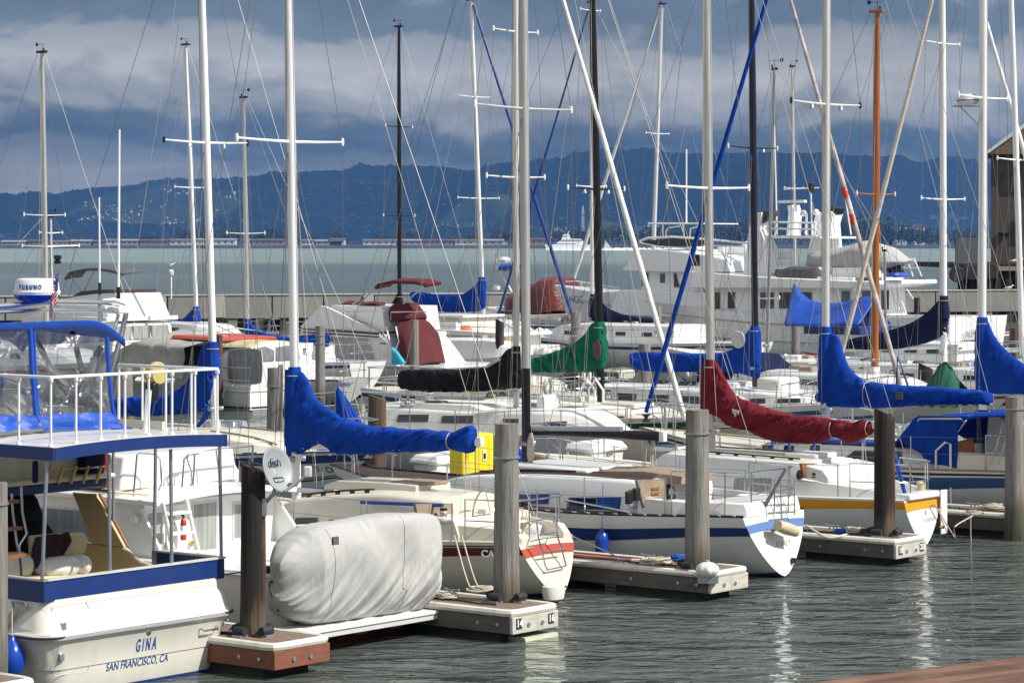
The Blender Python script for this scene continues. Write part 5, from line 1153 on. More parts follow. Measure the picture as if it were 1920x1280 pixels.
for px in (1449, 1481, 1527):
    p0_ = b.Y(px, 822, 1.25); p1_ = b.Y(px - 2, 852, 1.25); MB().tube([(p0_[0], 1.25, p0_[1]), (p1_[0], 1.25, p1_[1])], .03, 7).build('lashing', ROPEB, b.r)
a = b.Y(1455, 828, 0.5); c = b.Y(1690, 836, .5); MB().box(min(a[0], c[0]), max(a[0], c[0]), .35, .95, ct + .04, ct + .11).build('deck_cover', BLUEP, b.r, bevel=.02)
b.coaming(.3, x_aft + .1, .38, CREAM, h1=.3, w=.74)
# dodger: arched hood with side wings
def hood(b, prof, w, m, name='spray_dodger', th=.02, crown=.14):
    rings = []
    for x, z, k in prof: rings.append([(x, w * k, z - .75 * k), (x, w * k * .97, z - .2), (x, w * k * .8, z - .02), (x, w * .4 * k, z + crown * .75), (x, 0, z + crown), (x, -w * .4 * k, z + crown * .75), (x, -w * k * .8, z - .02), (x, -w * k * .97, z - .2), (x, -w * k, z - .75 * k)])
    o = MB().loft(rings, cap=False, closed=False).build(name, m, b.r, angle=60); md = o.modifiers.new('thickness', 'SOLIDIFY'); md.thickness = th; return o
xf_, zf_ = b.Y(1690, 850, .9); xt_, zt_ = b.Y(1722, 782, .9); xe_, ze_ = b.Y(1822, 782, .9)
MB().loft([[(xf_ + .1, -1.15, b.ctop(3)), (xf_ + .1, 1.15, b.ctop(3)), (xf_ + .05, 1.15, b.ctop(3)), (xf_ + .05, -1.15, b.ctop(3))], [(xt_, -1.05, zt_), (xt_, 1.05, zt_), (xt_ - .04, 1.05, zt_ - .02), (xt_ - .04, -1.05, zt_ - .02)], [(xe_, -1.1, ze_ + .04), (xe_, 1.1, ze_ + .04), (xe_, 1.1, ze_), (xe_, -1.1, ze_)]]).build('spray_dodger', BLUEC, b.r, bevel=.02)
MB().prism([b.Y(px, py, 1.15) for px, py in ((1683, 826), (1712, 786), (1722, 779), (1820, 781), (1795, 797), (1794, 878), (1772, 872), (1735, 868), (1728, 850))], 1.12, 1.16).build('dodger_side', BLUEC, b.r)
MB().prism([b.Y(px, py, 1.15) for px, py in ((1683, 826), (1712, 786), (1722, 779), (1820, 781), (1795, 797), (1794, 878), (1772, 872), (1735, 868), (1728, 850))], -1.16, -1.12).build('dodger_side', BLUEC, b.r)
MB().tube([(b.Y(px, py, 1.18)[0], 1.18, b.Y(px, py, 1.18)[1]) for px, py in ((1721, 789), (1724, 785), (1800, 785), (1808, 790))], .018, 6).build('dodger_rail', GREYC, b.r)
MB().loft([[(b.Y(px, py, .9)[0], y, b.Y(px, py + dd, .9)[1] + .1 * (1 - (y / 1.2)**2)) for y in (-1.2, -.6, 0, .6, 1.2)] for px, py, dd in ((1805, 787, 0), (1850, 778, 0), (1925, 776, 0), (1990, 782, 0))], cap=False, closed=False).build('bimini_top', BLUEC, b.r).modifiers.new('thickness', 'SOLIDIFY').thickness = .03
for px in (1868, 1882): MB().tube([(b.Y(px + 12, 792, 1.1)[0], 1.1, b.Y(px + 12, 792, 1.1)[1]), (b.Y(px - 10, 870, 1.1)[0], 1.1, b.Y(px - 10, 870, 1.1)[1])], .014, 6).build('bimini_frame', STEEL, b.r)
b.bulkhead(x_aft, [(1793, 828), (1822, 822), (1829, 872), (1793, 872)], ORANGEW)
MB().loft([[(x_aft - .1, y0, z) for y0, z in ((-.25, b.zd(2)), (-1.1, b.zd(2)), (-1.0, b.zd(2) + 1.0), (-.4, b.zd(2) + 1.05))], [(x_aft - 1.2, y0, z) for y0, z in ((-.9, b.zd(2)), (-1.1, b.zd(2)), (-1.08, b.zd(2) + .35), (-.95, b.zd(2) + .35))]]).build('cockpit_seat_back', GEL, b.r, bevel=.03)
x, z = b.Y(1838, 880, .8); MB().lathe([(.0, 0), (.12, 0), (.125, .2), (.09, .26), (0, .27)], (x, .8, z), 14).build('winch_cover', BLUEC, b.r)
x, z = b.Y(1806, 885, .9); MB().lathe([(0, -.05), (.05, -.04), (.05, .04), (0, .05)], (x, .95, z), 10, 'y').build('shore_plug', YELL, b.r)
MB().tube([(b.Y(px, py, 1.2)[0], 1.2, b.Y(px, py, 1.2)[1]) for px, py in ((1752, 895), (1750, 915), (1765, 935), (1785, 900), (1803, 886))], .014, 6).build('shore_cable', mat('orange cable', (.6, .28, .04), .5), b.r)
b.mast((1548, 800), (1550, 0), 14.2, .165, ALUW, spreaders=[(196, 1.28, dict(lamp=1, boot=0, sweep=0))], bow=(9.45, 1.45), flat=.85, furl=mat('royal blue canvas'), furlr=.062)
b.boom((1556, 748), (1855, 751), .13, ALU)
b.cover([(1536, 620, 758, .13), (1540, 616, 762, .15), (1550, 616, 763, .16), (1562, 626, 762, .17), (1572, 632, 762, .17), (1580, 660, 763, .17), (1590, 685, 763, .18), (1606, 703, 764, .18), (1630, 714, 765, .19), (1670, 720, 764, .18), (1720, 723, 760, .17), (1780, 727, 758, .16), (1830, 731, 757, .15), (1856, 735, 760, .13), (1861, 738, 757, .06)], BLUEC, fold=.022, seed=23, tie=(1625,), n=100)
z_ = b.Y(1552, 745, 0); MB().lathe([(0, -.1), (.1, -.06), (.1, .06), (0, .1)], (z_[0] + .17, .0, z_[1]), 12, 'y').build('mast_winch_cover', BLUEC, b.r)
pa = b.Y(1686, 742, .2); MB().box(pa[0] - .08, pa[0] + .08, .19, .205, pa[1] - .07, pa[1] + .08).build('cover_flap', GREYC2, b.r)
b.lifelines(.9, 8.2, 6, h=.62); b.pulpit(); b.pushpit(.9, .66)
MB().tube([(b.Y(px, py, 1.2)[0], 1.2, b.Y(px, py, 1.2)[1]) for px, py in ((1755, 890), (1755, 845), (1772, 829), (1782, 832), (1783, 950))], .022, 8).build('boarding_hoop', WHITEM, b.r)
MB().tube([(b.Y(px, py, .35)[0], .35, b.Y(px, py, .35)[1]) for px, py in ((1681, 722), (1683, 668), (1702, 722))], .022, 6).build('boom_strap', NAVY, b.r)

# ---- next sloop to the right (mast 1845)
b4 = F4 + RW * 12.6 + HD * 1.0
b = Boat('sailing_boat', 'white sloop with radar bracket on its mast, blue cover cut by the right edge', 'sailboat', b4, HD, L=8.15, Bm=2.8)
A6 = b
b.hull(1.0, .98, 1.35, GEL, tw=.66, stripes=((.75, .85, NAVY, 'hull_stripe'),), srake=.3); b.deck(GEL, rail=STEEL)
b.cabin([(2.6, 1.55), (4.2, 1.52), (5.4, 1.48), (6.2, 1.2)], GEL, w=.66)
for k in range(3): b.panel([(2.9 + k * .8, 1.2), (3.4 + k * .8, 1.2), (3.4 + k * .8, 1.38), (2.9 + k * .8, 1.38)], GLASSD, 'window', GREYG)
b.mast((1841, 830), (1844, 0), 14.6, .185, WHITEM, spreaders=[(184, 1.05)], bow=(8.05, 1.45), flat=.85, furl=FURLC, furlr=.066)
b.boom((1848, 728), (2090, 745), .13, WHITEM)
b.cover([(1829, 610, 735, .13), (1833, 598, 738, .16), (1842, 598, 738, .17), (1852, 602, 738, .17), (1862, 625, 738, .18), (1880, 650, 738, .18), (1905, 672, 739, .19), (1940, 692, 740, .18), (2020, 712, 745, .17), (2085, 722, 748, .13)], BLUEC, fold=.02, seed=31)
x, z = b.Y(1812, 188, 0.0); rx = b.mx(z)
o_ = MB().lathe([(0, -.11), (.2, -.11), (.24, -.06), (.24, .05), (.2, .11), (0, .12)], (rx + .36, 0.0, z + .02), 18).build('radar_dome', WHITEP, b.r)
MB().lathe([(.242, -.045), (.245, -.02)], (rx + .36, 0, z + .02), 18).build('radar_band', INKB, o_)
MB().tube([(rx, 0, z - .14), (rx + .55, -.25, z - .12), (rx + .72, 0, z - .12), (rx + .55, .25, z - .12), (rx, 0, z - .14)], .016, 6).build('radar_guard', GALV, b.r)
MB().tube([(rx + .55, 0, z - .13), (rx + .02, 0, z - .62)], .014, 6).build('radar_strut', GALV, b.r)
b.lifelines(.9, 7.0, 5); b.pulpit(); b.pushpit(.9, .66)
# one more hull beyond with the mast at the far right top
# ================================================================ second row: bows towards the walkway
def place(px, off, h, L, frac):
    m = onrow(px, off); hh = Vector((h[0], h[1])).normalized(); return m - hh * (frac * L)
def bplace(px_bow, off, L): return onrow(px_bow, off) + HD * L
BD = -HD
# ---- navy topped sloop at left (number on the bow)
L = 10.4
b = Boat('sailing_boat', 'cream decked sloop with navy sheer band and dark numbers on its grey bow', 'sailboat', bplace(702, 11.0, L), BD, L=L, Bm=3.1)
b.hull(1.15, 1.02, 1.32, GREYG, tw=.6, stripes=((.86, .97, NAVY, 'sheer_band'), (.64, .655, INK, 'pin_stripe'), (.60, .625, INK, 'pin_stripe')), rake=1.5, srake=-.3)
b.deck(CREAM, rail=NAVY)
xa = b.Y(300, 840, -.9)[0]; xb_ = b.Y(560, 840, -.6)[0]; ct = b.Y(450, 822, -.9)[1]
b.cabin([(xa - 1, ct + .05), (xa + 1, ct + .03), (xb_ - 1.2, ct - .05), (xb_ - .4, ct - .2), (xb_, b.zd(xb_) + .03)], CREAM, w=.68)
for a_, c_ in ((318, 352), (383, 408), (452, 482)): b.win(a_ + 5, c_ - 4, 848, 858, GLASSD, WHITEP, r=.25)
for k in range(2): b.handrail(395 + 0, 520, 830, (-.55, .5)[k], TEAKG, n=5)
b.hatch(b.Y(478, 830, 0)[0], .7, 1.2, DNAVY, z=b.Y(478, 826, 0)[1] - .02)
for i in range(22):
    u = .5 + .49 * i / 22; x, y, z = b.S(u, 1.0, -1); MB().box(x - .03, x + .03, y - .012, y - .004, z - .045, z - .02).build('rail_slot', WHITEP, b.r)
pt = b.Y(612, 879, -.62); text_mesh('bow_number', '4470   CK', .17, INK, b.r, face_mat((pt[0], -.80, pt[1]), (1, .19, 0), (0, -.35, 1)), bold=.003)
b.mast((404, 820), (379, 0), 12.5, .165, WHITEM, spreaders=[(268, 1.15, dict(lamp=1, boot=0))], bow=(L - .1, 1.35), flat=.85)
b.boom((398, 752), (212, 765), .12, WHITEM)
b.cover([(210, 752, 776, .08), (225, 746, 779, .13), (260, 744, 780, .16), (310, 740, 778, .17), (340, 728, 776, .18), (355, 710, 775, .18), (370, 690, 772, .18), (380, 650, 770, .17), (390, 644, 760, .16), (400, 645, 745, .15), (404, 648, 742, .10)], BLUEC, fold=.03, seed=41)
a = b.Y(392, 760, -.1); MB().tube([(a[0], -.1, a[1]), (a[0] - .1, -.12, a[1] - .25), (a[0] - .35, -.1, a[1] - .45)], [.09, .06, .03], 8).build('cover_tail', BLUEC, b.r)
b.lifelines(2.5, L - 1.3, 6); b.pulpit(h=.6); b.pushpit(1.2)
a = b.Y(560, 900, -.3); MB().box(L - .55, L - .1, -.06, .06, 1.2, 1.3).build('bow_roller', STEEL, b.r)
MB().tube([(b.Y(658, 905, 0)[0], -.2, b.Y(658, 905, 0)[1]), (b.Y(645, 918, 0)[0], -.2, b.Y(645, 918, 0)[1])], .05, 8).build('plough_anchor', WHITEP, b.r)

# ---- long white cabin, black cover, hull in shade, so painted grey
L = 10.8
b = Boat('sailing_boat', 'sloop, hull painted shade grey, long white cabin of dark slanted windows and black sail cover', 'sailboat', bplace(1292, 10.8, L), BD, L=L, Bm=3.3)
b.hull(1.0, .92, 1.1, GREYG, tw=.7, stripes=((.0, .07, NAVY, 'antifouling'),), rake=1.5, srake=.0, tm=GEL)
b.deck(OFFW, rail=GREYG)
xa = b.Y(722, 790, -1.0)[0]; xf_ = b.Y(1132, 800, -.8)[0]; z1 = b.Y(800, 768, -1)[1]; z2 = b.Y(1050, 776, -1)[1]
b.cabin([(xa - .6, z1 - .02), (xa + .5, z1), (xa + 2.5, z1), (xf_ - 1.4, z2 + .02), (xf_ - .9, z2 - .02), (xf_, b.zd(xf_) + .03)], OFFW, w=.70, tum=.16, top=GEL)
for a_, c_, y0, y1 in ((746, 803, 777, 791), (829, 887, 779, 793), (942, 972, 785, 797), (1024, 1058, 790, 800)): b.win(a_, c_, y0, y1, GLASSD, GREYG, r=.22)
MB().loft([[(x, -.85, z), (x, -.8, z + h), (x, .8, z + h), (x, .85, z)] for x, z, h in ((xa + .3, z1, .12), (xa + 2.4, z1, .14), (xa + 2.9, z1 - .02, .03))]).build('sea_hood', OFFW, b.r, bevel=.02)
b.hatch(b.Y(1075, 772, 0)[0], .6, .6, GREYC2, z=z2 + .06); b.hatch(b.Y(985, 770, 0)[0], .7, .7, z=z1 + .04)
for px in (752, 768): b.winch(b.Y(px, 760, -.9)[0], -.8, z1 + .06, 1.2)
b.mast((968, 770), (967, 0), 14.5, .155, ALUW, spreaders=[(333, 1.05), (60, .8)], bow=(L - .1, 1.15), flat=.8, furl=FURLW, furlr=.075)
b.boom((962, 705), (756, 712), .13, BLACKM, ends=False)
b.cover([(747, 699, 722, .08), (755, 694, 729, .13), (780, 693, 733, .16), (850, 692, 735, .17), (900, 689, 733, .18), (925, 680, 731, .18), (940, 668, 730, .18), (952, 655, 729, .18), (963, 652, 728, .17), (974, 668, 728, .16), (981, 680, 726, .10)], BLACKC, fold=.03, seed=51)
a = b.Y(938, 672, -.12); c = b.Y(912, 688, -.12); MB().tube([(a[0], -.16, a[1]), (c[0], -.14, c[1])], [.05, .03], 8).build('sail_clew', FURLC, b.r)
b.lifelines(1.5, L - 1.2, 7); b.pulpit(); b.pushpit(1.3)
MB().loft([[(x, -.3, z), (x, -.28, z + h), (x, .28, z + h), (x, .3, z)] for x, z, h in ((b.Y(1020, 760, 0)[0], z2, .32), (b.Y(1034, 760, 0)[0], z2, .36), (b.Y(1038, 760, 0)[0], z2, .1))]).build('vent_cowl', WHITEP, b.r, bevel=.04)

# ---- cream sloop with dark green stripe and green cover
L = 10.6
b = Boat('sailing_boat', 'cream sloop with dark green stripe, black mast and torn green sail cover', 'sailboat', place(1124, 15.4, BD, L, .60), BD, L=L, Bm=3.2)
b.hull(1.25, 1.1, 1.3, CREAM, tw=.65, stripes=((.80, .94, GREENS, 'hull_stripe'),), rake=1.4, srake=-.2)
b.deck(CREAM, rail=CREAM)
xa = b.Y(1000, 770, -1)[0]; xf_ = b.Y(1255, 790, -.7)[0]; z1 = b.Y(1080, 765, -.95)[1]
b.cabin([(xa - 1.5, z1 + .1), (xa, z1 + .08), (xa + 2, z1), (xf_ - .8, z1 - .08), (xf_, b.zd(xf_) + .03)], CREAM, w=.70, top=OFFW)
b.win(1143, 1168, 780, 788, GLASSD, GREYG, r=.45); b.win(1062, 1085, 778, 786, GLASSD, GREYG, r=.45)
MB().box(xf_ - 2.2, xf_ - 1.2, -.4, .4, z1, z1 + .12).build('fore_hatch', CREAM, b.r, bevel=.03); MB().box(xa, xa + .9, -.45, .45, z1 + .08, z1 + .22).build('sea_hood', CREAM, b.r, bevel=.03)
b.mast((1127, 770), (1111, 0), 12.0, .20, BLACKM, spreaders=[(355, 1.1, dict(lamp=1))], bow=(L - .1, 1.35), flat=.75)
zt = b.Y(1111, 2, 0)[1]
b.boom((1120, 690), (1000, 694), .12, BLACKM, ends=False)
b.cover([(998, 672, 696, .12), (1010, 669, 697, .15), (1040, 659, 698, .17), (1065, 648, 698, .18), (1085, 637, 698, .18), (1100, 622, 697, .18), (1110, 607, 697, .18), (1120, 606, 696, .17), (1132, 608, 690, .15), (1136, 612, 680, .09)], GREENC, fold=.035, seed=61)
a = b.Y(1121, 656, -.17); MB().prism([(a[0] + .11 * cos(t * pi / 6) * (1 + .2 * sin(t * 3)), a[1] + .24 * sin(t * pi / 6)) for t in range(12)], -.22, -.20).build('cover_tear', mat('torn lining', (.10, .06, .05), .9), b.r)
b.lifelines(1.5, L - 1.2, 6); b.pulpit(); b.pushpit(1.4)
for px in (1088, 1104):
    x, z = b.Y(px, 770, -.3); MB().tube([(x, -.3, 1.2), (x, -.3, z + .5), (x + .2, -.3, z + .75), (x + .42, -.3, z + .5), (x + .42, -.3, 1.2)], .03, 8).build('boarding_hoop', WHITEM, b.r)

# ---- white sloop with the dark blue mast and blue cover
L = 11.0
b = Boat('sailing_boat', 'white sloop with round cornered ports, dark blue mast and long blue sail cover', 'sailboat', place(1415, 15.4, BD, L, .60), BD, L=L, Bm=3.3)
b.hull(1.2, 1.1, 1.35, GEL2, tw=.7, stripes=((.70, .76, BLUES, 'hull_stripe'),), rake=1.5, srake=-.3)
b.deck(GEL, rail=GREYG)
xa = b.Y(1240, 740, -1)[0]; xf_ = b.Y(1575, 760, -.7)[0]; z1 = b.Y(1400, 735, -.95)[1]
b.cabin([(xa - .5, z1 + .06), (xa + 1, z1 + .05), (xa + 3, z1), (xf_ - 1.0, z1 - .1), (xf_, b.zd(xf_) + .03)], GEL, w=.70, top=GEL)
for a_, c_ in ((1262, 1290), (1330, 1358), (1406, 1435), (1461, 1497)): b.win(a_, c_, 747, 758, GLASSD, GREYG, r=.4)
MB().box(xa + 1, xa + 1.9, -.45, .45, z1, z1 + .2).build('sea_hood', GEL, b.r, bevel=.03)
b.mast((1417, 745), (1409, 0), 15.0, .185, NAVYM, spreaders=[(278, 1.12, dict(lamp=1))], bow=(L - .1, 1.4), flat=.75, furl=mat('cream and plum sail', (.50, .44, .43), .85, var=.7, vs=1.0, stretch=(1, 1, 2.2), bump=.012, bs=9), furlr=.075)
a_ = b.Y(1575, 380, -.08)
for py0, py1 in ((352, 372), (402, 422)):
    m_ = b.mtop; f_ = (L - .1, 1.6)
    P = []
    for py in (py0, py1):
        for _ in range(1):
            lo, hi = 0.0, 1.0
            for _ in range(30):
                t_ = (lo + hi) / 2; x = f_[0] + (m_[0] - f_[0]) * t_; z = f_[1] + (m_[1] - f_[1]) * t_; wv = b.w(x, 0, z); pyy = HZ + (CH - z) * FPX / wv.y
                if pyy > py: lo = t_
                else: hi = t_
            P.append((x, 0, z))
    MB().tube(P, .075, 10).build('red_band', RED, b.r)
b.boom((1408, 690), (1184, 678), .13, NAVYM, ends=False)
b.cover([(1181, 664, 676, .07), (1188, 661, 688, .12), (1210, 660, 695, .15), (1260, 662, 697, .16), (1320, 662, 697, .17), (1365, 658, 697, .17), (1382, 648, 699, .18), (1395, 632, 702, .18), (1404, 619, 705, .17), (1414, 613, 708, .16), (1423, 614, 709, .14), (1426, 618, 706, .08)], BLUEC, fold=.022, seed=71)
MB().lathe([(0, -.02), (.20, -.02), (.22, .0), (.18, .03), (0, .04)], (b.Y(1390, 636, -.3)[0], -.45, b.Y(1390, 636, -.3)[1]), 20, 'y').build('folding_table', GREYG, b.r)
b.lifelines(1.5, L - 1.2, 7); b.pulpit(); b.pushpit(1.4)
MB().box(xf_ - 2.6, xf_ - 1.9, -.5, .5, z1 - .02, z1 + .35).build('canvas_hatch_cover', OFFW, b.r, bevel=.08)

# ---- sloop with the orange varnished mast
L = 10.4
b = Boat('sailing_boat', 'white sloop with an orange varnished wooden mast', 'sailboat', place(1641, 15.6, BD, L, .58), BD, L=L, Bm=3.1)
b.hull(1.2, 1.1, 1.4, GEL, tw=.6, stripes=((.8, .86, TEAK, 'rub_strake'),), rake=1.5, srake=-.3); b.deck(GEL, rail=TEAK)
b.cabin([(2.2, 1.65), (4.0, 1.64), (6.6, 1.58), (7.6, 1.36)], GEL, w=.68)
for k in range(3): b.panel([(3.0 + k * 1.1, 1.36), (3.7 + k * 1.1, 1.36), (3.7 + k * 1.1, 1.5), (3.0 + k * 1.1, 1.5)], GLASSD, 'window', GREYG)
b.mast((1640, 760), (1645, 22), None, .205, WOODM, spreaders=[(365, 1.0, dict(sweep=0))], bow=(L - .1, 1.45), flat=.9, spm=WOODM)
b.boom((1646, 700), (1500, 705), .13, WOODM, ends=False)
b.cover([(1500, 700, 712, .1), (1530, 698, 714, .14), (1600, 694, 714, .15), (1632, 690, 714, .14)], FURLW, fold=.03, seed=5)
b.lifelines(1.5, L - 1.2, 7); b.pulpit(); b.pushpit(1.4)
MB().loft([[(x, -.9, z), (x, -.8, z + h), (x, .8, z + h), (x, .9, z)] for x, z, h in ((.7, 1.2, .7), (1.4, 1.2, .95), (2.4, 1.6, .5), (2.9, 1.62, .1))]).build('dodger', DNAVY, b.r, bevel=.05)
for k in range(2): b.fender(4 + k * 2, -1.6, .8, .6, .12)

# ---- white mast with the navy cover
L = 11.0
b = Boat('sailing_boat', 'white sloop with tall white mast and navy sail cover in front of the breakwater', 'sailboat', place(1770, 16.2, BD, L, .58), BD, L=L, Bm=3.3)
b.hull(1.2, 1.1, 1.4, GEL, tw=.65, stripes=((.74, .80, NAVY, 'hull_stripe'),), rake=1.5, srake=-.3); b.deck(GEL, rail=GREYG)
b.cabin([(2.4, 1.7), (4.2, 1.68), (7.2, 1.62), (8.3, 1.4)], GEL, w=.68)
for k in range(4): b.panel([(3.0 + k * 1.0, 1.38), (3.6 + k, 1.38), (3.6 + k, 1.52), (3.0 + k, 1.52)], GLASSD, 'window', GREYG)
pt = b.Y(1815, 727, -.8); text_mesh('bow_number', '36 CC', .24, INK, b.r, face_mat((L - 1.5, -.86, 1.12), (1, .30, 0), (0, -.3, 1)), bold=.004)
b.mast((1770, 740), (1767, 0), 16.0, .20, WHITEM, spreaders=[(82, .98), (374, 1.25)], bow=(L - .1, 1.45), flat=.85, furl=FURLW, furlr=.08)
b.boom((1762, 650), (1582, 655), .13, WHITEM, ends=False)
b.cover([(1578, 646, 656, .07), (1590, 637, 655, .12), (1620, 630, 655, .16), (1655, 622, 655, .17), (1690, 612, 653, .18), (1715, 601, 648, .18), (1735, 588, 643, .18), (1750, 574, 638, .18), (1762, 561, 634, .17), (1770, 557, 632, .16), (1776, 560, 631, .09)], DNAVY, fold=.022, seed=81)
b.lifelines(1.5, L - 1.2, 7); b.pulpit(); b.pushpit(1.4)
o = thing('draped_cover', 'green canvas draped over gear between the slanted dark piling and blue cover', 'canvas cover', (*onrow(1762, 12.6), 1.0), b.rz)
q = MB(); rn = random.Random(4); P = []
for i in range(25):
    r_ = []
    for j in range(17):
        u, v = i / 24, j / 16; x = (u - .62) * 2.3; hgt = .95 * math.exp(-((u - .72) / .34)**2) + .18; z = hgt * (1 - v) ** .8; y = (v - .0) * .6 + .04 * sin(u * 60 + 3 * v) * v
        r_.append((x * (1 - .35 * (1 - v)), -y + .02, z + .03 * sin(u * 45)))
    P.append(r_)
q.grid(P); P2 = [[(x, -y, z) for x, y, z in r_] for r_ in P]; q.grid(P2); q.build('canvas', GREENF, o, angle=80)
# ---- mast at the far right top
L = 11.5
b = Boat('sailing_boat', 'white sloop mostly hidden at the right edge with a tall leaning white mast', 'sailboat', place(1917, 13.5, BD, L, .58), BD, L=L, Bm=3.3)
b.hull(1.2, 1.1, 1.4, GEL, tw=.65, stripes=((.74, .80, DRED, 'hull_stripe'),), rake=1.5, srake=-.3); b.deck(GEL, rail=GREYG)
b.cabin([(2.4, 1.7), (4.2, 1.68), (7.2, 1.62), (8.3, 1.4)], GEL, w=.68)
for k in range(3): b.panel([(3.0 + k * 1.2, 1.38), (3.8 + k * 1.2, 1.38), (3.8 + k * 1.2, 1.52), (3.0 + k * 1.2, 1.52)], GLASSD, 'window', GREYG)
b.mast((1919, 720), (1896, 0), 15.5, .17, WHITEM, spreaders=[(300, 1.1)], bow=(L - .1, 1.45), flat=.85)
b.boom((1910, 655), (1800, 660), .12, WHITEM, ends=True)
b.lifelines(1.5, L - 1.2, 7); b.pulpit(); b.pushpit(1.4)

# ================================================================ dock boxes, kiosk and gear on the main walkway
def dockbox(px, py, w_, d_, h_, label, tilt=0.0):
    g = G(px, py, FZ); o = thing('dock_box', label, 'dock box', (g.x, g.y, FZ), atan2(RW.y, RW.x), 'white storage boxes on the walkway')
    MB().loft([[(-w_ / 2 + i * .03, -d_ / 2 + i * .02, z), (w_ / 2 - i * .03, -d_ / 2 + i * .02, z), (w_ / 2 - i * .03, d_ / 2 - i * .02, z), (-w_ / 2 + i * .03, d_ / 2 - i * .02, z)] for z, i in ((0, 2), (h_ * .75, 0))]).build('body', OFFW, o, bevel=.02)
    MB().loft([[(-w_ / 2 - k, -d_ / 2 - k, z), (w_ / 2 + k, -d_ / 2 - k, z), (w_ / 2 + k, d_ / 2 + k, z), (-w_ / 2 - k, d_ / 2 + k, z)] for z, k in ((h_ * .75, .05), (h_ * .82, .06), (h_ * .96, -.02), (h_, -.2))]).build('lid', WHITEP, o, bevel=.02)
    MB().box(-.06, .06, -d_ / 2 - .07, -d_ / 2 - .03, h_ * .66, h_ * .78).build('latch', GALV, o)
    return o
dockbox(1118, 905, 1.05, .6, .86, 'taller weathered white box with sloping lid behind the black boom')
dockbox(1108, 912, 1.25, .55, .56, 'lower white box in front of the taller one behind the black boom')
dockbox(832, 925, 1.1, .6, .80, 'white box behind the end of the blue sail cover')
dockbox(822, 934, 1.35, .55, .52, 'low flat white box left of the yellow kiosk')
g = onrow(886, 9.2); o = thing('pump_kiosk', 'bright yellow plastic service cabinet behind the blue sail cover end', 'cabinet', (g.x, g.y, FZ), atan2(RW.y, RW.x) - .25)
zt = CH - (812 - HZ) * g.y / FPX - FZ; 
MB().box(-.36, .36, -.18, .25, 0, zt).build('cabinet', YELL, o, bevel=.04)
MB().box(-.30, .30, -.2, -.18, .1, zt - .1).build('door', YELL, o, bevel=.02)
MB().box(.08, .16, -.215, -.2, zt - .5, zt - .3).build('label_plate', INKW, o); MB().box(.095, .145, -.222, -.215, zt - .46, zt - .36).build('latch', BLACKP, o)

# ---- satellite dish on the creosoted piling
po, g, r = PL[3]
d_ = g.y; o = thing('satellite_dish', 'grey satellite dish on a bent arm strapped to the black piling', 'satellite dish', (g.x, g.y - .05, 0), 0)
def lp(px, py, dy=0.0): v = W(px, py, d_ + dy); return Vector((v.x - o.location.x, dy + .05, v.z))
c = lp(521, 879); rw_, rh = 24 / FPX * d_, 45 / FPX * d_
# dish plane: faces right and a little up
nrm = Vector((.80, -.54, .30)).normalized(); up = Vector((0, 0, 1)) - nrm * nrm.z; up.normalize(); sd_ = nrm.cross(up)
rings = []
for k in range(9):
    rr = k / 8; ring = []
    for a in range(32):
        t = 2 * pi * a / 32; ring.append(c + up * (rh * rr * cos(t)) + sd_ * (rh * .94 * rr * sin(t)) - nrm * (.07 * (1 - rr * rr)))
    rings.append(ring)
q = MB().loft(rings, cap=False); dd = q.build('reflector', mat('dish grey enamel', (.29, .31, .33), .45, var=.05), o); dd.modifiers.new('thickness', 'SOLIDIFY').thickness = .012
text_mesh('dish_logo', 'dish', rh * .55, INK, o, face_mat(c + up * rh * .30 - nrm * .038, -sd_, up), shear=.15)
MB().tube([c - sd_ * .0 - up * rh * .35 + (-sd_ * .10) - nrm * .036, c - up * rh * .52 + (-sd_ * .10) - nrm * .03, c - up * rh * .52 + (sd_ * .08) - nrm * .03, c - up * rh * .33 + (sd_ * .08) - nrm * .036, c - up * rh * .35 + (-sd_ * .10) - nrm * .036], .006, 4).build('dish_logo_box', INK, o)
MB().tube([lp(492, 952), lp(500, 940), lp(513, 925), lp(517, 905), c - nrm * .07], .024, 8).build('mast_arm', GALV, o)
MB().tube([c - up * rh * .98 + nrm * .02, lp(552, 908), lp(572, 893)], .02, 6, flat=1.3).build('feed_arm', GALV, o)
MB().box(*[v for i in range(3) for v in (lp(577, 884)[i] - (.05, .04, .07)[i], lp(577, 884)[i] + (.05, .04, .07)[i])]).build('feed_horn', GREYG, o, bevel=.02)
MB().box(*[v for i in range(3) for v in (lp(493, 950)[i] - (.07, .09, .11)[i], lp(493, 950)[i] + (.05, .05, .11)[i])]).build('clamp', GALV, o, bevel=.01)

# ---- ropes, fenders and hoses lying on the near docks
def dockpt(px, py, z=FZ + .01): v = G(px, py, z); return v
a = A2.w(.28, -.62, .85); c = dockpt(1225, 1058)
rope([a, a.lerp(c, .5) - Vector((0, 0, .06)), dockpt(1165, 1050), c], ROPE, .012, 'mooring_line', 'pale mooring line running from the red striped transom onto the dock')
for lab, px, py, m_, rr in (('tangle of pale rope on the dock left of the fender post', 1228, 1056, ROPE, .26), ('dark rope heap beside the split piling', 906, 1110, ROPE, .20), ('small pale rope heap by the covered boat', 838, 1122, ROPE, .14), ('bright blue coiled line beside the fender post', 1272, 1050, ROPEB, .14), ('pale rope heap on the dock left of the slant topped brown piling', 1600, 998, ROPE, .22), ('blue rope knot on the dock by the amber striped sloop', 1575, 1000, ROPEB, .10), ('grey rope heap on the dock at the right edge', 1862, 953, ROPE, .20), ('grey rope loop on the dock right of the amber transom', 1826, 965, ROPE, .16), ('rope heap in front of the brown piling', 1628, 1000, WIRED, .14)):
    v = dockpt(px, py, FZ + .005); o = thing('rope_heap', lab, 'rope', v); coil((0, 0, 0), rr, m_, o, 'coil', 6, px, h=.16, t=.014)
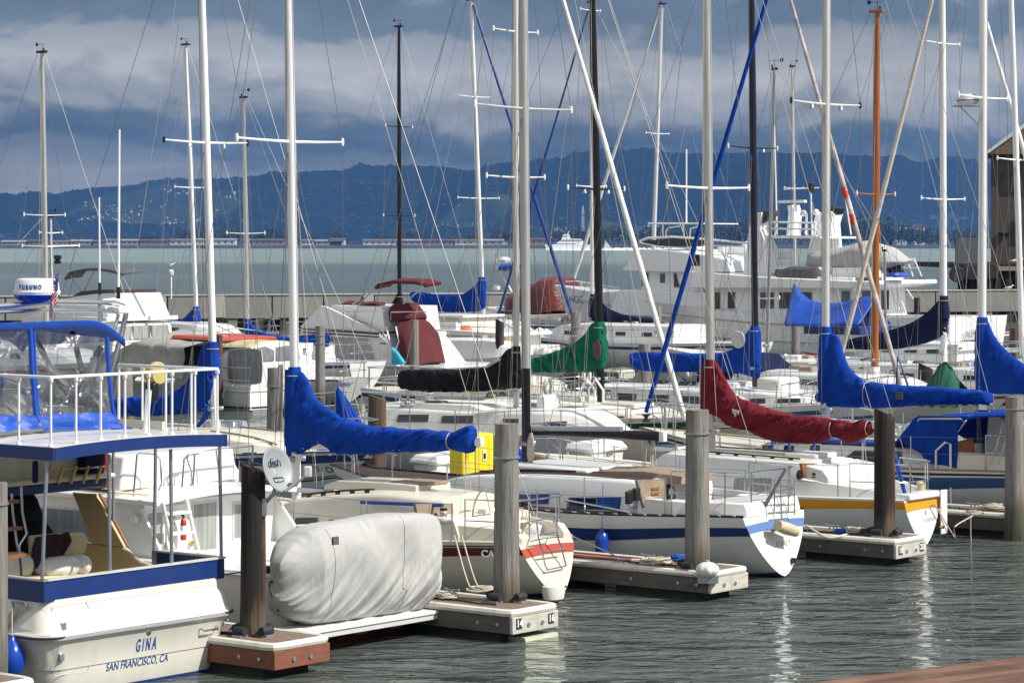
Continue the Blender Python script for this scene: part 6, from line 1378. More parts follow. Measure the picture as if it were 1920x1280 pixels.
for k, (p0, p1) in enumerate((((1075, 1035), (1290, 1052)), ((1075, 1040), (1285, 1056)))): rope([dockpt(*p0), dockpt((p0[0] + p1[0]) / 2, (p0[1] + p1[1]) / 2 + 1), dockpt(*p1)], mat('faded red hose', (.36, .10, .06), .7), .012, 'hose', ('thin faded red hose along the fender dock, far one', 'thin faded red hose along the fender dock, near one')[k], 'hose')
g = G(1330, 1070, FZ); fo, fr_, foo = FING[3]
v = G(1328, 1058, FZ + .12); o = thing('round_fender', 'round ribbed white fender on the dock corner below the grey piling', 'fender', (foo.x - .04, foo.y - .06, FZ + .06))
q = MB(); rings = []
for k in range(13):
    a = -pi / 2 + pi * k / 12; rings.append([((.165 * cos(a)) * (1 + .045 * cos(8 * t * 2 * pi / 48)) * cos(t * 2 * pi / 48), (.165 * cos(a)) * (1 + .045 * cos(8 * t * 2 * pi / 48)) * sin(t * 2 * pi / 48), .115 * sin(a)) for t in range(48)])
q.loft(rings).build('body', FENDW, o, angle=80); MB().lathe([(.03, .10), (.03, .135), (0, .135)], (0, 0, 0), 10).build('eye', FENDT, o)
MB().box(-.14, .16, -.02, .12, -.20, -.09).build('bracket', GALV, o)
a = A4.w(-.02, -.25, .72); c = dockpt(1826, 965); rope([a, (a + c) / 2 - Vector((0, .1, .48)), dockpt(1790, 985) + Vector((0, 0, -.02)), c], ROPE, .012, 'mooring_line', 'slack white line from the amber transom to the right hand dock')
c2 = dockpt(1818, 968); rope([c2 + Vector((0, -.1, .0)), c2 + Vector((0, -.12, -.3)), c2 + Vector((.01, -.12, -.48))], ROPE, .010, 'hanging_line', 'white line hanging straight down from the right hand dock edge')
v = A3.w(.1, -.75, .75); c = dockpt(1590, 1001); rope([v, v.lerp(c, .5) - Vector((0, 0, .12)), c], ROPE, .02, 'mooring_line', 'thick pale line from the navy striped stern to the dock')
v = dockpt(1262, 1058)
# ================================================================ powerboats
def plan(hw, L, x0, r=.25, n=6, fine=1.0, bowk=1.0):
    """closed outline in x,y: bow point, down the starboard side, round the stern, up the port side"""
    sh = [(L, .012), (L * .965, .22), (L * .92, .40), (L * .85, .60), (L * .75, .79), (L * .62, .92), (L * .48, .99), (L * .3, 1.0)]
    S = [(x, -hw * k) for x, k in sh] + [(x0 + r * (1 - sin(a)), -hw + r * (1 - cos(a))) for a in [pi / 2 * i / n for i in range(n + 1)]]
    S = [(x, -hw * k) for x, k in sh] + [(x0 + r - r * sin(pi / 2 * i / n), -(hw - r + r * cos(pi / 2 * i / n))) for i in range(n + 1)]
    return S + [(x, -y) for x, y in reversed(S)]
def phull(b, levels, m, L, name='hull', r=.25, cap=False):
    """levels: (z, half width, stern x, length)"""
    rings = [[(x, y, z) for x, y in plan(hw, Lz, x0, r)] for z, hw, x0, Lz in levels]
    q = MB().loft(rings, cap=cap, closed=True); return q.build(name, m, b.r, angle=35)
def sideprism(b, pts, w, m, name, far=None, bevel=.02, sub=None, side=None):
    """polygon given in the photograph on the near side plane, running across the boat"""
    sg = b.vis if side is None else side
    q = [b.Y(px, py, sg * w) for px, py in pts]; f = -sg * w if far is None else far
    return MB().prism(q, sg * w, f).build(name, m, b.r, smooth=True, bevel=bevel)
def pwin(b, px0, px1, py0, py1, y, m=GLASSD, frame=None, r=.15, name='window', skew=(0, 0, 0, 0)):
    P = [b.Y(px0 + skew[0], py0, y), b.Y(px1 + skew[1], py0, y), b.Y(px1 + skew[2], py1, y), b.Y(px0 + skew[3], py1, y)]; out = []
    for i in range(4):
        p, pr, nx = Vector(P[i]), Vector(P[i - 1]), Vector(P[(i + 1) % 4]); k = r * min((pr - p).length, (nx - p).length)
        a_ = p + (pr - p).normalized() * k; c_ = p + (nx - p).normalized() * k; out += [tuple(a_), tuple((a_ + c_) * .15 + p * .7), tuple(c_)]
    sg = 1 if y > 0 else -1
    o = MB().prism(out, y - sg * .02, y + sg * .02).build(name, m, b.r)
    if frame:
        cx = sum(p[0] for p in out) / 12; cz = sum(p[1] for p in out) / 12
        big = [(cx + (x - cx) * 1.0 + .03 * (1 if x > cx else -1), cz + (z - cz) + .03 * (1 if z > cz else -1)) for x, z in out]
        MB().prism(big, y - sg * .02, y + sg * .012).build('window_frame', frame, o)
    return o
def xwin(b, px0, px1, py0, py1, x, m=GLASSD, frame=None, name='window', out=-1):
    y0, z0 = b.X(px0, py0, x); y1, z1 = b.X(px1, py1, x)
    y0, y1 = sorted((y0, y1)); z0, z1 = sorted((z0, z1)); o = MB().box(x + out * .02, x + .01, y0, y1, z0, z1).build(name, m, b.r)
    if frame: MB().box(x + out * .012, x + .01, y0 - .035, y1 + .035, z0 - .035, z1 + .035).build('window_frame', frame, o)
    return o
VINYL = None
m_, t_, b_n = nodes('clear vinyl window')
t_.nodes.remove(b_n); tr = N(t_, 'ShaderNodeBsdfTransparent'); tr.inputs[0].default_value = (.78, .80, .82, 1); gl = N(t_, 'ShaderNodeBsdfGlossy', i_Roughness=.08); df = N(t_, 'ShaderNodeBsdfDiffuse'); df.inputs[0].default_value = (.62, .60, .58, 1)
tcn = N(t_, 'ShaderNodeTexCoord'); n_ = N(t_, 'ShaderNodeTexNoise', i_Scale=2.6, i_Detail=5.0, i_Distortion=1.2); t_.links.new(tcn.outputs['Object'], n_.inputs['Vector'])
bp_ = N(t_, 'ShaderNodeBump', i_Strength=1.0, i_Distance=.12); t_.links.new(n_.outputs['Fac'], bp_.inputs['Height']); t_.links.new(bp_.outputs[0], gl.inputs['Normal'])
r_ = ramp(t_, [(0.52, .01), (0.78, .20)], 'LINEAR'); t_.links.new(n_.outputs['Fac'], r_.inputs[0])
mx = N(t_, 'ShaderNodeMixShader'); t_.links.new(r_.outputs[0], mx.inputs[0]); t_.links.new(tr.outputs[0], mx.inputs[1]); t_.links.new(df.outputs[0], mx.inputs[2])
mx2 = N(t_, 'ShaderNodeMixShader', i_0=.16); t_.links.new(mx.outputs[0], mx2.inputs[1]); t_.links.new(gl.outputs[0], mx2.inputs[2]); t_.links.new(mx2.outputs[0], t_.nodes['Material Output'].inputs[0])
VINYL = m_

# ---------------------------------------------------------------- the big cruiser at the left, seen from astern
b = Boat('motor_cruiser', 'white motor cruiser with navy bulwark, blue name on its stern and railed upper deck', 'motor cruiser', (-4.435 + .624 * .08, 31.53 + .781 * .08), HD, L=10.2, Bm=3.1)
K = b
phull(b, [(-.35, 1.1, .25, 8.8), (-.05, 1.36, .07, 9.2), (.30, 1.43, .03, 9.6), (.315, 1.445, .015, 9.6), (.62, 1.52, -.03, 9.9), (.66, 1.56, -.06, 10.0)], IVORY, 10, r=.28)
phull(b, [(.74, 1.555, -.05, 10.05), (.78, 1.525, -.03, 10.05), (.93, 1.50, .02, 10.1), (1.0, 1.455, .06, 10.1), (1.12, 1.45, .07, 10.1)], IVORY, 10, 'topsides', r=.2)
q = MB(); P = plan(1.56, 10.0, -.06, .28); q.tube([(x, y, .70) for x, y in P], .042, 8, cap=False); q.build('rub_rail', GREYG, b.r)
q = MB(); q.tube([(x * 1.0, y * 1.012, .705) for x, y in plan(1.585, 10.02, -.085, .28)], .016, 6, cap=False); q.build('rub_rail_insert', RUBBER, b.r)
MB().loft([[(x, y, z) for x, y in plan(hw, LL, x0, .25)] for z, hw, x0, LL in ((-.1, 1.37, .07, 9.2), (.03, 1.40, .045, 9.3))], cap=False).build('boot_top', NAVY, b.r)
MB().prismz([(x, y * .98) for x, y in plan(1.42, 10, .1, .2)], .50, .55).build('cockpit_floor', CREAMD, b.r)
MB().prismz([(x, y) for x, y in plan(1.44, 10.05, 3.7, .02)], 1.08, 1.13).build('foredeck', CREAM, b.r)
# navy bulwark panels standing on the gunwale
z0, z1 = 1.10, 1.345
xs = b.Y(294, 1040, -1.43)[0]
for pts in ([(5.5, 1.46), (.10, 1.46), (.10, 1.42), (5.5, 1.42)], [(.075, 1.46), (.075, -1.46), (.115, -1.46), (.115, 1.46)], [(.115, -1.42), (xs, -1.42), (xs, -1.46), (.115, -1.46)]):
    MB().prismz(pts, z0, z1).build('bulwark_panel', NAVY, b.r, bevel=.008)
for pts in ([(5.5, 1.475), (.06, 1.475), (.06, 1.405), (5.5, 1.405)], [(.06, 1.475), (.06, -1.475), (.13, -1.475), (.13, 1.475)], [(.13, -1.475), (.13, -1.405), (xs, -1.405), (xs, -1.475)]):
    MB().prismz(pts, z1, z1 + .022).build('bulwark_cap', GREYG, b.r)
# transom details
def T(px, py, dx=0.0): y, z = b.X(px, py, -.0); return (dx, y, z)
sx_ = lambda z: interp([(-.05, .07), (.30, .03), (.315, .015), (.62, -.03), (.78, -.03), (.93, .02), (1.0, .06), (1.12, .07)], z)
def ST_(px, py, e=.004): y, z = b.X(px, py, 0); return (sx_(z) - e, y, z)
text_mesh('boat_name', 'G I N A', .215, INKB, b.r, face_mat(ST_(273, 1208), (0, -1, 0), (-.148, 0, 1)), sx=.47, shear=.1, bold=.004)
text_mesh('home_port', 'SAN FRANCISCO, CA', .135, INKB, b.r, face_mat(ST_(261, 1242), (0, -1, 0), (-.114, 0, 1)), sx=.78, shear=.12)
text_mesh('side_mark', '\u223f', .22, INKB, b.r, face_mat((.33, 1.485, b.Y(50, 1208, 1.48)[1]), (-1, 0, 0), (0, 0, 1)), bold=.01)
def seam(pts, name='door_seam'): MB().tube([ST_(px, py, .001) for px, py in pts], .004, 4).build(name, GREYG, b.r)
seam([(106, 1137), (110, 1180)]); seam([(168, 1128), (185, 1180)]); seam([(110, 1197), (104, 1267), (168, 1259)]); seam([(183, 1190), (172, 1225), (168, 1258)])
for px, py in ((117, 1173), (114, 1231)): t = ST_(px, py, .0); MB().box(t[0] - .02, t[0] + .02, t[1] - .035, t[1] + .035, t[2] - .045, t[2] + .045).build('hinge', GALV, b.r, bevel=.008)
t = ST_(276, 1183, -.02); q = MB().lathe([(.0, -.03), (.03, -.03), (.05, -.015), (.055, 0)], t, 16, 'x').build('filler_cap', STEEL, b.r)
MB().tube([T(372, 1177, -.03), T(374, 1181, -.08), T(400, 1177, -.08), T(402, 1172, -.03)], .012, 7).build('grab_handle', STEEL, b.r)
MB().tube([T(405, 1243, -.02), T(408, 1250, -.05), T(414, 1241, -.02)], .008, 6).build('tow_eye', STEEL, b.r)
q = MB()
for i in range(46): y = 1.38 - i * 2.76 / 45; q.lathe([(.007, 0), (.0, -.008)], (.055, y, 1.045), 6, 'x')
q.build('rivets', GALV, b.r)
x, z = b.Y(40, 1140, 1.5); MB().tube([(x - .12, 1.49, z), (x - .10, 1.53, z + .07), (x + .12, 1.53, z + .07), (x + .14, 1.49, z)], .016, 7).build('stern_cleat', GALV, b.r)
for k in range(4): MB().tube([(x + .02 * k - .05, 1.53, z + .06), (x + .1 + .03 * k, 1.56, z - .12), (x + .35 + .05 * k, 1.62, z - .42)], .014, 6).build('stern_line', ROPE, b.r)
# posts carrying the upper deck
for (pt, pb), yy in (((88, 860), (79, 1088)), 1), (((204, 856), (206, 1075)), 2), (((300, 848), (303, 1068)), 3), (((320, 846), (322, 1062)), 4), (((412, 838), (415, 1050)), 5):
    if yy in (1, 2, 4, 5):
        y1, zb_ = b.X(pb[0], pb[1], .10); y0, zt_ = b.X(pt[0], pt[1], .06); MB().tube([(.10, y1, zb_), (.06, y0, 2.74)], .022, 10).build('deck_post', GALV, b.r)
    else:
        MB().tube([(xs + .05, -1.43, 1.1), (xs + .02, -1.43, 2.74)], .022, 10).build('deck_post', GALV, b.r)
MB().box(xs - .02, xs + .06, -1.47, -1.40, 1.12, 1.36).build('post_bracket', GALV, b.r)
MB().tube([(2.0, -1.40, 1.5), (2.0, -1.40, 2.7)], .02, 8).build('deck_post', GALV, b.r); MB().tube([(2.3, 1.43, 1.3), (2.3, 1.43, 2.7)], .022, 8).build('deck_post', GALV, b.r)
# upper deck
zD = lambda y: 2.885 + .045 * (1 - ((y - .08) / 1.38)**2)
rings = []
for x in (-.06, .4, 1.2, 2.2, 3.4, 5.0): rings.append([(x, y, zD(y)) for y in [1.45 - 2.74 * i / 12 for i in range(13)]] + [(x, y, zD(y) - .05) for y in [-1.29 + 2.74 * i / 12 for i in range(13)]])
MB().loft(rings).build('upper_deck', IVORY, b.r)
rings = [[(-.07, y, zD(y) - .012) , (-.11, y, zD(y) - .005), (-.11, y, zD(y) - .15), (-.07, y, zD(y) - .15)] for y in [1.46 - 2.76 * i / 14 for i in range(15)]]
MB().loft(rings).build('deck_fascia', NAVY, b.r)
for sd in (1.46, -1.30): MB().box(-.11, 5.0, sd - .02, sd + .02, 2.735, 2.882).build('deck_fascia', NAVY, b.r)
# railing
zr = 3.68; q = MB()
aft = [(.0, 1.42 - 2.68 * i / 7) for i in range(8)]
MB().tube([(3.2, 1.42, zr), (.0, 1.42, zr), (.0, -1.26, zr), (1.75, -1.26, zr)], .018, 8).build('top_rail', WHITEP, b.r)
MB().tube([(1.75, -1.26, 2.9), (1.75, -1.26, zr)], .019, 8).build('rail_post', WHITEP, b.r)
for x, y in aft + [(.45, -1.26), (.9, -1.26), (1.32, -1.26), (.55, 1.42), (1.1, 1.42), (1.7, 1.42), (2.3, 1.42)]:
    o_ = MB().tube([(x, y, zD(y) - .02), (x, y, zr)], .014, 8).build('rail_post', WHITEP, b.r)
    MB().lathe([(.03, 0), (.03, .012), (.018, .03)], (x, y, zD(y)), 8).build('post_foot', WHITEP, o_); MB().lathe([(.024, -.04), (.027, -.035), (.027, .01)], (x, y, zr - .02), 8).build('tee_fitting', WHITEP, o_)
a0 = b.X(272, 812, .25); a1 = b.X(279, 730, .25); MB().tube([(.25, a0[0], a0[1]), (.25, a1[0], a1[1])], [.03, .038], 8).build('rod_tube', WHITEP, b.r)
# yellow shore reel clamp on the railing
y0, z0_ = b.X(295, 700, 1.5); MB().lathe([(0, -.05), (.13, -.05), (.15, -.02), (.15, .03), (.12, .05), (0, .05)], (1.5, y0, z0_), 20, 'x').build('yellow_reel', YELF, b.r)
y0, z0_ = b.X(278, 702, 1.6); MB().lathe([(0, -.05), (.07, -.05), (.09, 0), (.07, .05), (0, .05)], (1.6, y0, z0_), 14, 'x').build('reel_drum', mat('orange plastic', (.55, .28, .06), .6), b.r)
y0, z0_ = b.X(285, 735, 1.5); MB().box(1.42, 1.58, y0 - .05, y0 + .05, z0_ - .12, z0_ + .12).build('reel_bracket', BLACKP, b.r, bevel=.02)
# canvas enclosure with clear windows on the upper deck
xe = 1.35
def E(px, py, x=xe): y, z = b.X(px, py, x); return (x, y, z)
def top_z(y): return 4.27 - .24 * min(1.2, max(0, (-.35 - y) / .6))**2
ys = [1.3 - 2.27 * i / 14 for i in range(15)]
rings = [[(xe - .03 + k * .6, y, top_z(y) - .03 * k - (.09 if e else 0)) for y in ys] for k, e in ((0, 1), (0, 0), (1, 0), (2, 0), (3, 0), (3.2, 1))]
o_ = MB().loft(rings, cap=False, closed=False).build('enclosure_top', BLUEC2, b.r); o_.modifiers.new('thickness', 'SOLIDIFY').thickness = .025
def strip(pts, wd=.05, m=BLUEC2, name='enclosure_strip', x=xe): 
    P = [E(px, py, x) for px, py in pts]; MB().tube(P, wd, 6, flat=1.0).build(name, m, b.r)
strip([(200, 632), (204, 700), (210, 760), (216, 792)], .032); strip([(56, 612), (60, 690), (68, 790)], .035); strip([(63, 612), (66, 690), (72, 775)], .02)
MB().prismx([E(px, py)[1:] for px, py in ((58, 618), (200, 634), (214, 796), (72, 790))], xe + .0, xe + .006).build('clear_window', VINYL, b.r)
MB().prismx([E(px, py)[1:] for px, py in ((-60, 625), (56, 618), (66, 790), (-60, 790))], xe + .0, xe + .006).build('clear_window', VINYL, b.r)
rn = random.Random(8)
def skirt(pts, sd_):
    P = []
    for i in range(21):
        u = i / 20; r0 = []
        for j in range(7):
            v = j / 6; px = pts[0][0] + (pts[1][0] - pts[0][0]) * u; py = (pts[0][1] + (pts[1][1] - pts[0][1]) * u) * (1 - v) + (pts[3][1] + (pts[2][1] - pts[3][1]) * u) * v
            e = E(px, py); r0.append((e[0] - .10 * v - .05 * noise.noise(Vector((u * 5, v * 3, sd_))), e[1], e[2] + .015 * noise.noise(Vector((u * 7, v * 2, sd_ + 3)))))
        P.append(r0)
    MB().grid(P).build('enclosure_skirt', BLUEC2, b.r)
skirt([(70, 776), (216, 772), (226, 802), (76, 806)], 1); skirt([(-60, 778), (66, 778), (66, 803), (-60, 812)], 5)
e1 = E(212, 800); MB().tube([e1, (e1[0] - .05, e1[1] - .12, e1[2] - .03), (e1[0] - .02, e1[1] - .3, e1[2] - .05)], [.08, .05, .02], 8).build('skirt_bundle', BLUEC2, b.r)
for pl in ([(70, 640), (95, 690), (118, 728), (138, 752)], [(190, 650), (160, 705), (138, 752), (128, 775)], [(135, 622), (140, 640), (150, 680), (160, 712)]):
    MB().tube([E(px, py, xe + .25) for px, py in pl], .036, 6).build('bimini_bow', DNAVY, b.r)
MB().box(xe + 1.7, xe + 1.75, -1.2, 1.2, 2.9, 3.35).build('helm_windscreen', DNAVY, b.r); MB().box(xe + 1.2, xe + 1.6, -.6, .6, 2.9, 3.35).build('helm_seat', OFFW, b.r, bevel=.04)
for sd in (1, -1): MB().box(.9 if sd < 0 else 1.6, 5.0, sd * 1.22 - .02, sd * 1.22 + .02, 2.9, 3.15 if sd > 0 else 3.0).build('flybridge_side', CREAM, b.r)
# stainless arch with radar
xa = 2.5
def R(px, py, x=xa): y, z = b.X(px, py, x); return (x, y, z)
MB().tube([R(-90, 585), R(0, 574), R(60, 570), R(108, 566), R(215, 568), R(230, 573), R(236, 590), R(228, 625), R(208, 700), R(204, 790)], .036, 8).build('radar_arch', STEEL, b.r)
MB().tube([R(-90, 596), R(0, 585), R(95, 581), R(205, 582), R(222, 590), R(200, 680), R(190, 780)], .024, 8).build('radar_arch', STEEL, b.r)
MB().tube([R(188, 580), R(190, 600), R(180, 625), R(176, 700)], .024, 8).build('radar_arch', STEEL, b.r)
a_ = R(222, 582); MB().box(a_[0] - .12, a_[0] + .12, a_[1] - .1, a_[1] + .1, a_[2] - .04, a_[2] + .05).build('arch_box', WHITEP, b.r, bevel=.02)
a_ = R(201, 612); MB().box(a_[0] - .02, a_[0] + .02, a_[1] - .12, a_[1] + .12, a_[2] - .07, a_[2] + .07).build('arch_panel', GALV, b.r, bevel=.01)
c_ = R(69, 545); rr = 44 / 150
rd = MB().lathe([(0, -.05), (rr * .99, -.05), (rr * 1.03, -.01), (rr * .97, .0), (rr * .94, .10), (rr * .86, .145), (rr * .6, .158), (0, .162)], c_, 28).build('radar_dome', WHITEP, b.r)
MB().lathe([(rr * .55, -.16), (rr * .9, -.10), (rr * .99, -.05)], c_, 28).build('radar_base', BLUEP, b.r)
n_c = Vector((-HD.x * 0 - 1, 0, 0)); tx = R(50, 544, xa - .0)
fr = Vector((-(HD.y), HD.x)); 
vl = Vector((-.58, .81, 0)).normalized() * 1.0; ang0 = atan2((b.p.dot(Vector((0, -1)))), b.h.dot(Vector((0, -1))))
txt = 'FURUNO'; 
for i, chh in enumerate(txt):
    a = ang0 + radians(4) + (2.2 - i) * -.19 - .30; nx, ny = cos(a), sin(a); rad = rr * .965
    text_mesh('radar_letter', chh,   .085, INKB, rd, face_mat((c_[0] + nx * rad, c_[1] + ny * rad, c_[2] + .045), (-ny, nx, 0), (0, 0, 1)), bold=.004, sx=.62)
fl = R(107, 540, xa - .3); MB().tube([(fl[0], fl[1], fl[2] - .15), R(108, 492, xa - .3)], .009, 6).build('flag_staff', STEEL, b.r)
tq = R(108, 488, xa - .3); MB().lathe([(.02, -.05), (.045, -.04), (.045, -.01), (.03, 0), (.05, .02), (.05, .06), (0, .07)], tq, 10).build('stern_light', BLACKP, b.r)
# flag hanging in folds
fm, ft, fb_ = nodes('stars and stripes flag'); tcn = N(ft, 'ShaderNodeUVMap')
uvn = N(ft, 'ShaderNodeTexCoord'); sp_ = N(ft, 'ShaderNodeSeparateXYZ'); ft.links.new(uvn.outputs['UV'], sp_.inputs[0])
st_ = mathn(ft, 'GREATER_THAN', mathn(ft, 'FRACT', mathn(ft, 'MULTIPLY', sp_.outputs[1], 6.5)), .5)
cst = mixc(ft, st_, (.55, .03, .04), (.78, .76, .74)); can = mathn(ft, 'MULTIPLY', mathn(ft, 'LESS_THAN', sp_.outputs[0], .42), mathn(ft, 'GREATER_THAN', sp_.outputs[1], .46))
vor = N(ft, 'ShaderNodeTexVoronoi', i_Scale=11.0); ft.links.new(uvn.outputs['UV'], vor.inputs['Vector']); sr = mathn(ft, 'LESS_THAN', vor.outputs['Distance'], .28)
cc = mixc(ft, can, cst, mixc(ft, sr, (.04, .06, .25), (.8, .8, .8))); ft.links.new(cc, fb_.inputs['Base Color']); fb_.inputs['Roughness'].default_value = .9
FLAG = fm
def flag(parent, top, w_, h_, droop, m=FLAG, dirv=Vector((0, 1, 0)), name='flag', seed=0):
    P = []; nu, nv = 16, 10
    for i in range(nu + 1):
        r_ = []
        for j in range(nv + 1):
            u, v = i / nu, j / nv; p = Vector(top) + dirv * w_ * u * (1 - droop * .75) + Vector((0, 0, -1)) * (h_ * (1 - v) + w_ * u * droop) + Vector((dirv.y, -dirv.x, 0)) * (.05 * sin(u * 9 + v * 2 + seed)) ; r_.append(p)
        P.append(r_)
    mb = MB().grid(P); o = mb.build(name, m, parent, angle=180); uv = o.data.uv_layers.new(name='UVMap')
    for lp_ in o.data.loops: vi = lp_.vertex_index; uv.data[lp_.index].uv = ((vi // (nv + 1)) / nu, (vi % (nv + 1)) / nv)
    return o
f0 = R(108, 505, xa - .3); flag(b.r, (f0[0], f0[1], f0[2]), .42, .24, .95, seed=1)
# whip aerials
for px0, py0, px1, py1, r_ in ((222, 560, 224, 243, .018), (187, 552, 186, 370, .014)):
    a_ = R(px0, py0); c2 = R(px1, py1); MB().tube([a_, c2], [r_, r_ * .75], 7).build('whip_aerial', WHITEM, b.r); MB().tube([a_, R(px0, py0 - 22)], r_ * 1.5, 8).build('aerial_base', BLACKP, b.r)
    if px0 == 187: MB().tube([a_, R(187, 640)], .02, 7).build('aerial_stub', GALV, b.r)
# aft edge of the flybridge floor with navy band and brass rod holders
xf2 = 1.9
def Fp(px, py, x=xf2): y, z = b.X(px, py, x); return (x, y, z)
zb0 = Fp(190, 906)[2]; zb1 = Fp(190, 896)[2]; zb2 = Fp(190, 868)[2]; yr = Fp(197, 900)[1]
MB().box(xf2, 4.5, yr - .0, 1.40, zb0 - .06, zb1).build('flybridge_edge', NAVY, b.r, bevel=.03)
MB().loft([[(x, yr - .12, zb1), (x, 1.4, zb1), (x, 1.4, zb1 + .06), (x, yr - .12, zb1 + .06)] for x in (xf2 - .08, 3.5)]).build('flybridge_floor', CREAM, b.r, bevel=.025)
MB().box(xf2 + .25, xf2 + .3, yr + .15, 1.4, zb1, 2.7).build('flybridge_coaming', OFFW, b.r)
MB().box(xf2 + .05, xf2 + .2, yr - .02, yr + .28, zb1 + .05, 2.7).build('navy_curtain', DNAVY, b.r); MB().lathe([(0, -.3), (.16, -.25), (.2, 0), (.14, .25), (0, .28)], Fp(180, 875, xf2 + .25), 12).build('life_jacket', mat('dark red nylon', (.20, .02, .012), .8), b.r)
y0, z0_ = b.X(36, 885, .35); MB().box(.2, .24, b.X(73, 880, .2)[0], 1.5, b.X(73, 905, .2)[1], 2.72).build('rolled_side_curtain', DNAVY, b.r, bevel=.03)
for px in (90, 113, 137, 160, 184):
    a_ = Fp(px - 5 + 0, 906, xf2 - .12); c2 = Fp(px + 6, 873, xf2 - .12); MB().tube([a_, c2], .022, 10).build('rod_holder', BRASS, b.r)
MB().tube([Fp(80, 884, xf2 - .06), Fp(196, 874, xf2 - .06)], .012, 6).build('holder_rail', STEEL, b.r)
# cabin side wing (starboard) and seat inside the cockpit
yw = -1.38
def Wg(px, py, y=yw): x, z = b.Y(px, py, y); return (x, z)
MB().prism([Wg(*p) for p in ((138, 922), (182, 925), (202, 962), (236, 1025), (175, 1018), (158, 970))], yw - .03, yw + .03).build('cabin_wing', CREAMD, b.r, bevel=.01)
MB().prism([Wg(*p) for p in ((160, 1016), (236, 1026), (262, 1052), (302, 1068), (302, 1110), (140, 1110))], yw - .03, yw + .035).build('cabin_wing', CREAMD, b.r, bevel=.01)
MB().tube([(Wg(*p)[0], yw - .03, Wg(*p)[1]) for p in ((183, 926), (203, 962), (236, 1026))], .024, 6).build('wing_trim', TEAK, b.r)
MB().tube([(Wg(*p)[0], yw + .03, Wg(*p)[1]) for p in ((236, 1027), (268, 1053), (305, 1066))], .022, 6).build('wing_trim', CREAM, b.r)
q = MB()
q.box(4.4, 4.45, -1.4, 1.4, .6, 2.3); q.build('cabin_bulkhead', BLACKP, b.r)
MB().loft([[(x, -1.38, z), (x, 1.38, z), (x, 1.2, z + h), (x, -1.2, z + h)] for x, z, h in ((4.45, 1.1, 1.15), (6.6, 1.12, 1.05), (7.8, 1.15, .15))]).build('cabin', CREAM, b.r, bevel=.04)
MB().prism([(2.3, 1.1), (4.45, 1.1), (4.45, 2.2), (2.3, 2.2)], 1.36, 1.38).build('side_window', GLASSD, b.r)
xs1 = 1.75
def Sp(px, py, x=xs1): y, z = b.X(px, py, x); return (y, z)
MB().prismx([Sp(*p) for p in ((60, 1004), (108, 1000), (160, 998), (167, 1010), (161, 1038), (62, 1048))], xs1, xs1 + .1).build('seat_back', CREAMD, b.r, bevel=.03)
MB().prismx([Sp(*p) for p in ((112, 1014), (145, 1009), (142, 1030), (108, 1034))], xs1 - .012, xs1).build('seat_back_panel', CREAMD, b.r)
MB().prismx([Sp(*p) for p in ((10, 1078), (165, 1070), (166, 1100), (10, 1110))], xs1 - .4, xs1 + .2).build('seat_base', CREAMD, b.r, bevel=.03)
ya, za = Sp(152, 1055); MB().tube([(xs1 - .05, *Sp(137, 1038)), (xs1 - .05, *Sp(132, 1068))], .022, 6).build('seat_bracket', CREAMD, b.r)
ob = thing('jacket', 'dark plum jacket hung over the beige seat back', 'jacket', b.w(xs1 - .02, Sp(95, 1030)[0], Sp(95, 1030)[1]), b.rz)
def jk(px, py, dx): y, z = Sp(px, py); return (dx, y - Sp(95, 1030)[0], z - Sp(95, 1030)[1])
P = []
tops = [(58, 1010), (70, 1003), (85, 1001), (100, 1000), (121, 998)]; bots = [(48, 1052), (60, 1082), (72, 1058), (92, 1070), (118, 1012)]
for i in range(17):
    u = i / 16; tpx = sinterp([(k / 4, tops[k][0]) for k in range(5)], u), sinterp([(k / 4, tops[k][1]) for k in range(5)], u); bpx = sinterp([(k / 4, bots[k][0]) for k in range(5)], u), interp([(k / 4, bots[k][1]) for k in range(5)], u)
    P.append([jk(tpx[0] + (bpx[0] - tpx[0]) * v, tpx[1] + (bpx[1] - tpx[1]) * v, -.05 - .05 * v + .035 * sin(u * 22 + v * 3)) for v in [k / 8 for k in range(9)]] )
MB().grid(P).build('cloth', PLUM, ob, angle=180).modifiers.new('thickness', 'SOLIDIFY').thickness = .03
for lab, px, py, rx_, rz_, m_, x_ in (('white sack lying in the cockpit under the seat back', 108, 1062, .34, .13, WHITEP, 1.6), ('cream bundled sheet at the left of the cockpit', 28, 1062, .22, .18, CREAM, 1.7), ('white pillow beside the beige seat', 146, 1058, .11, .13, WHITEP, 1.6), ('black mass standing for the dark interior at the left of the cockpit', 20, 985, .52, .42, BLACKC, 2.6), ('dark heap behind the plum jacket', 60, 1015, .3, .26, BLACKC, 2.2)):  # the large black mass stands in for the dark cabin interior
    y, z = b.X(px, py, x_); ob = thing('cockpit_bundle', lab, 'bundle', b.w(x_, y, z), b.rz); rings = []
    for k in range(13):
        a = -pi / 2 + pi * k / 12; rings.append([(.22 * cos(a) ** .7 * cos(t) * (1 + .12 * noise.noise(Vector((cos(t) * 2, sin(t) * 2, k * .3)))) , rx_ * abs(cos(a)) ** .6 * sin(t) * (1 + .15 * noise.noise(Vector((cos(t) * 2, sin(t) * 2, k * .3 + 5)))), rz_ * sin(a)) for t in [2 * pi * j / 24 for j in range(24)]])
    MB().loft(rings).build('cloth', m_, ob, angle=80)
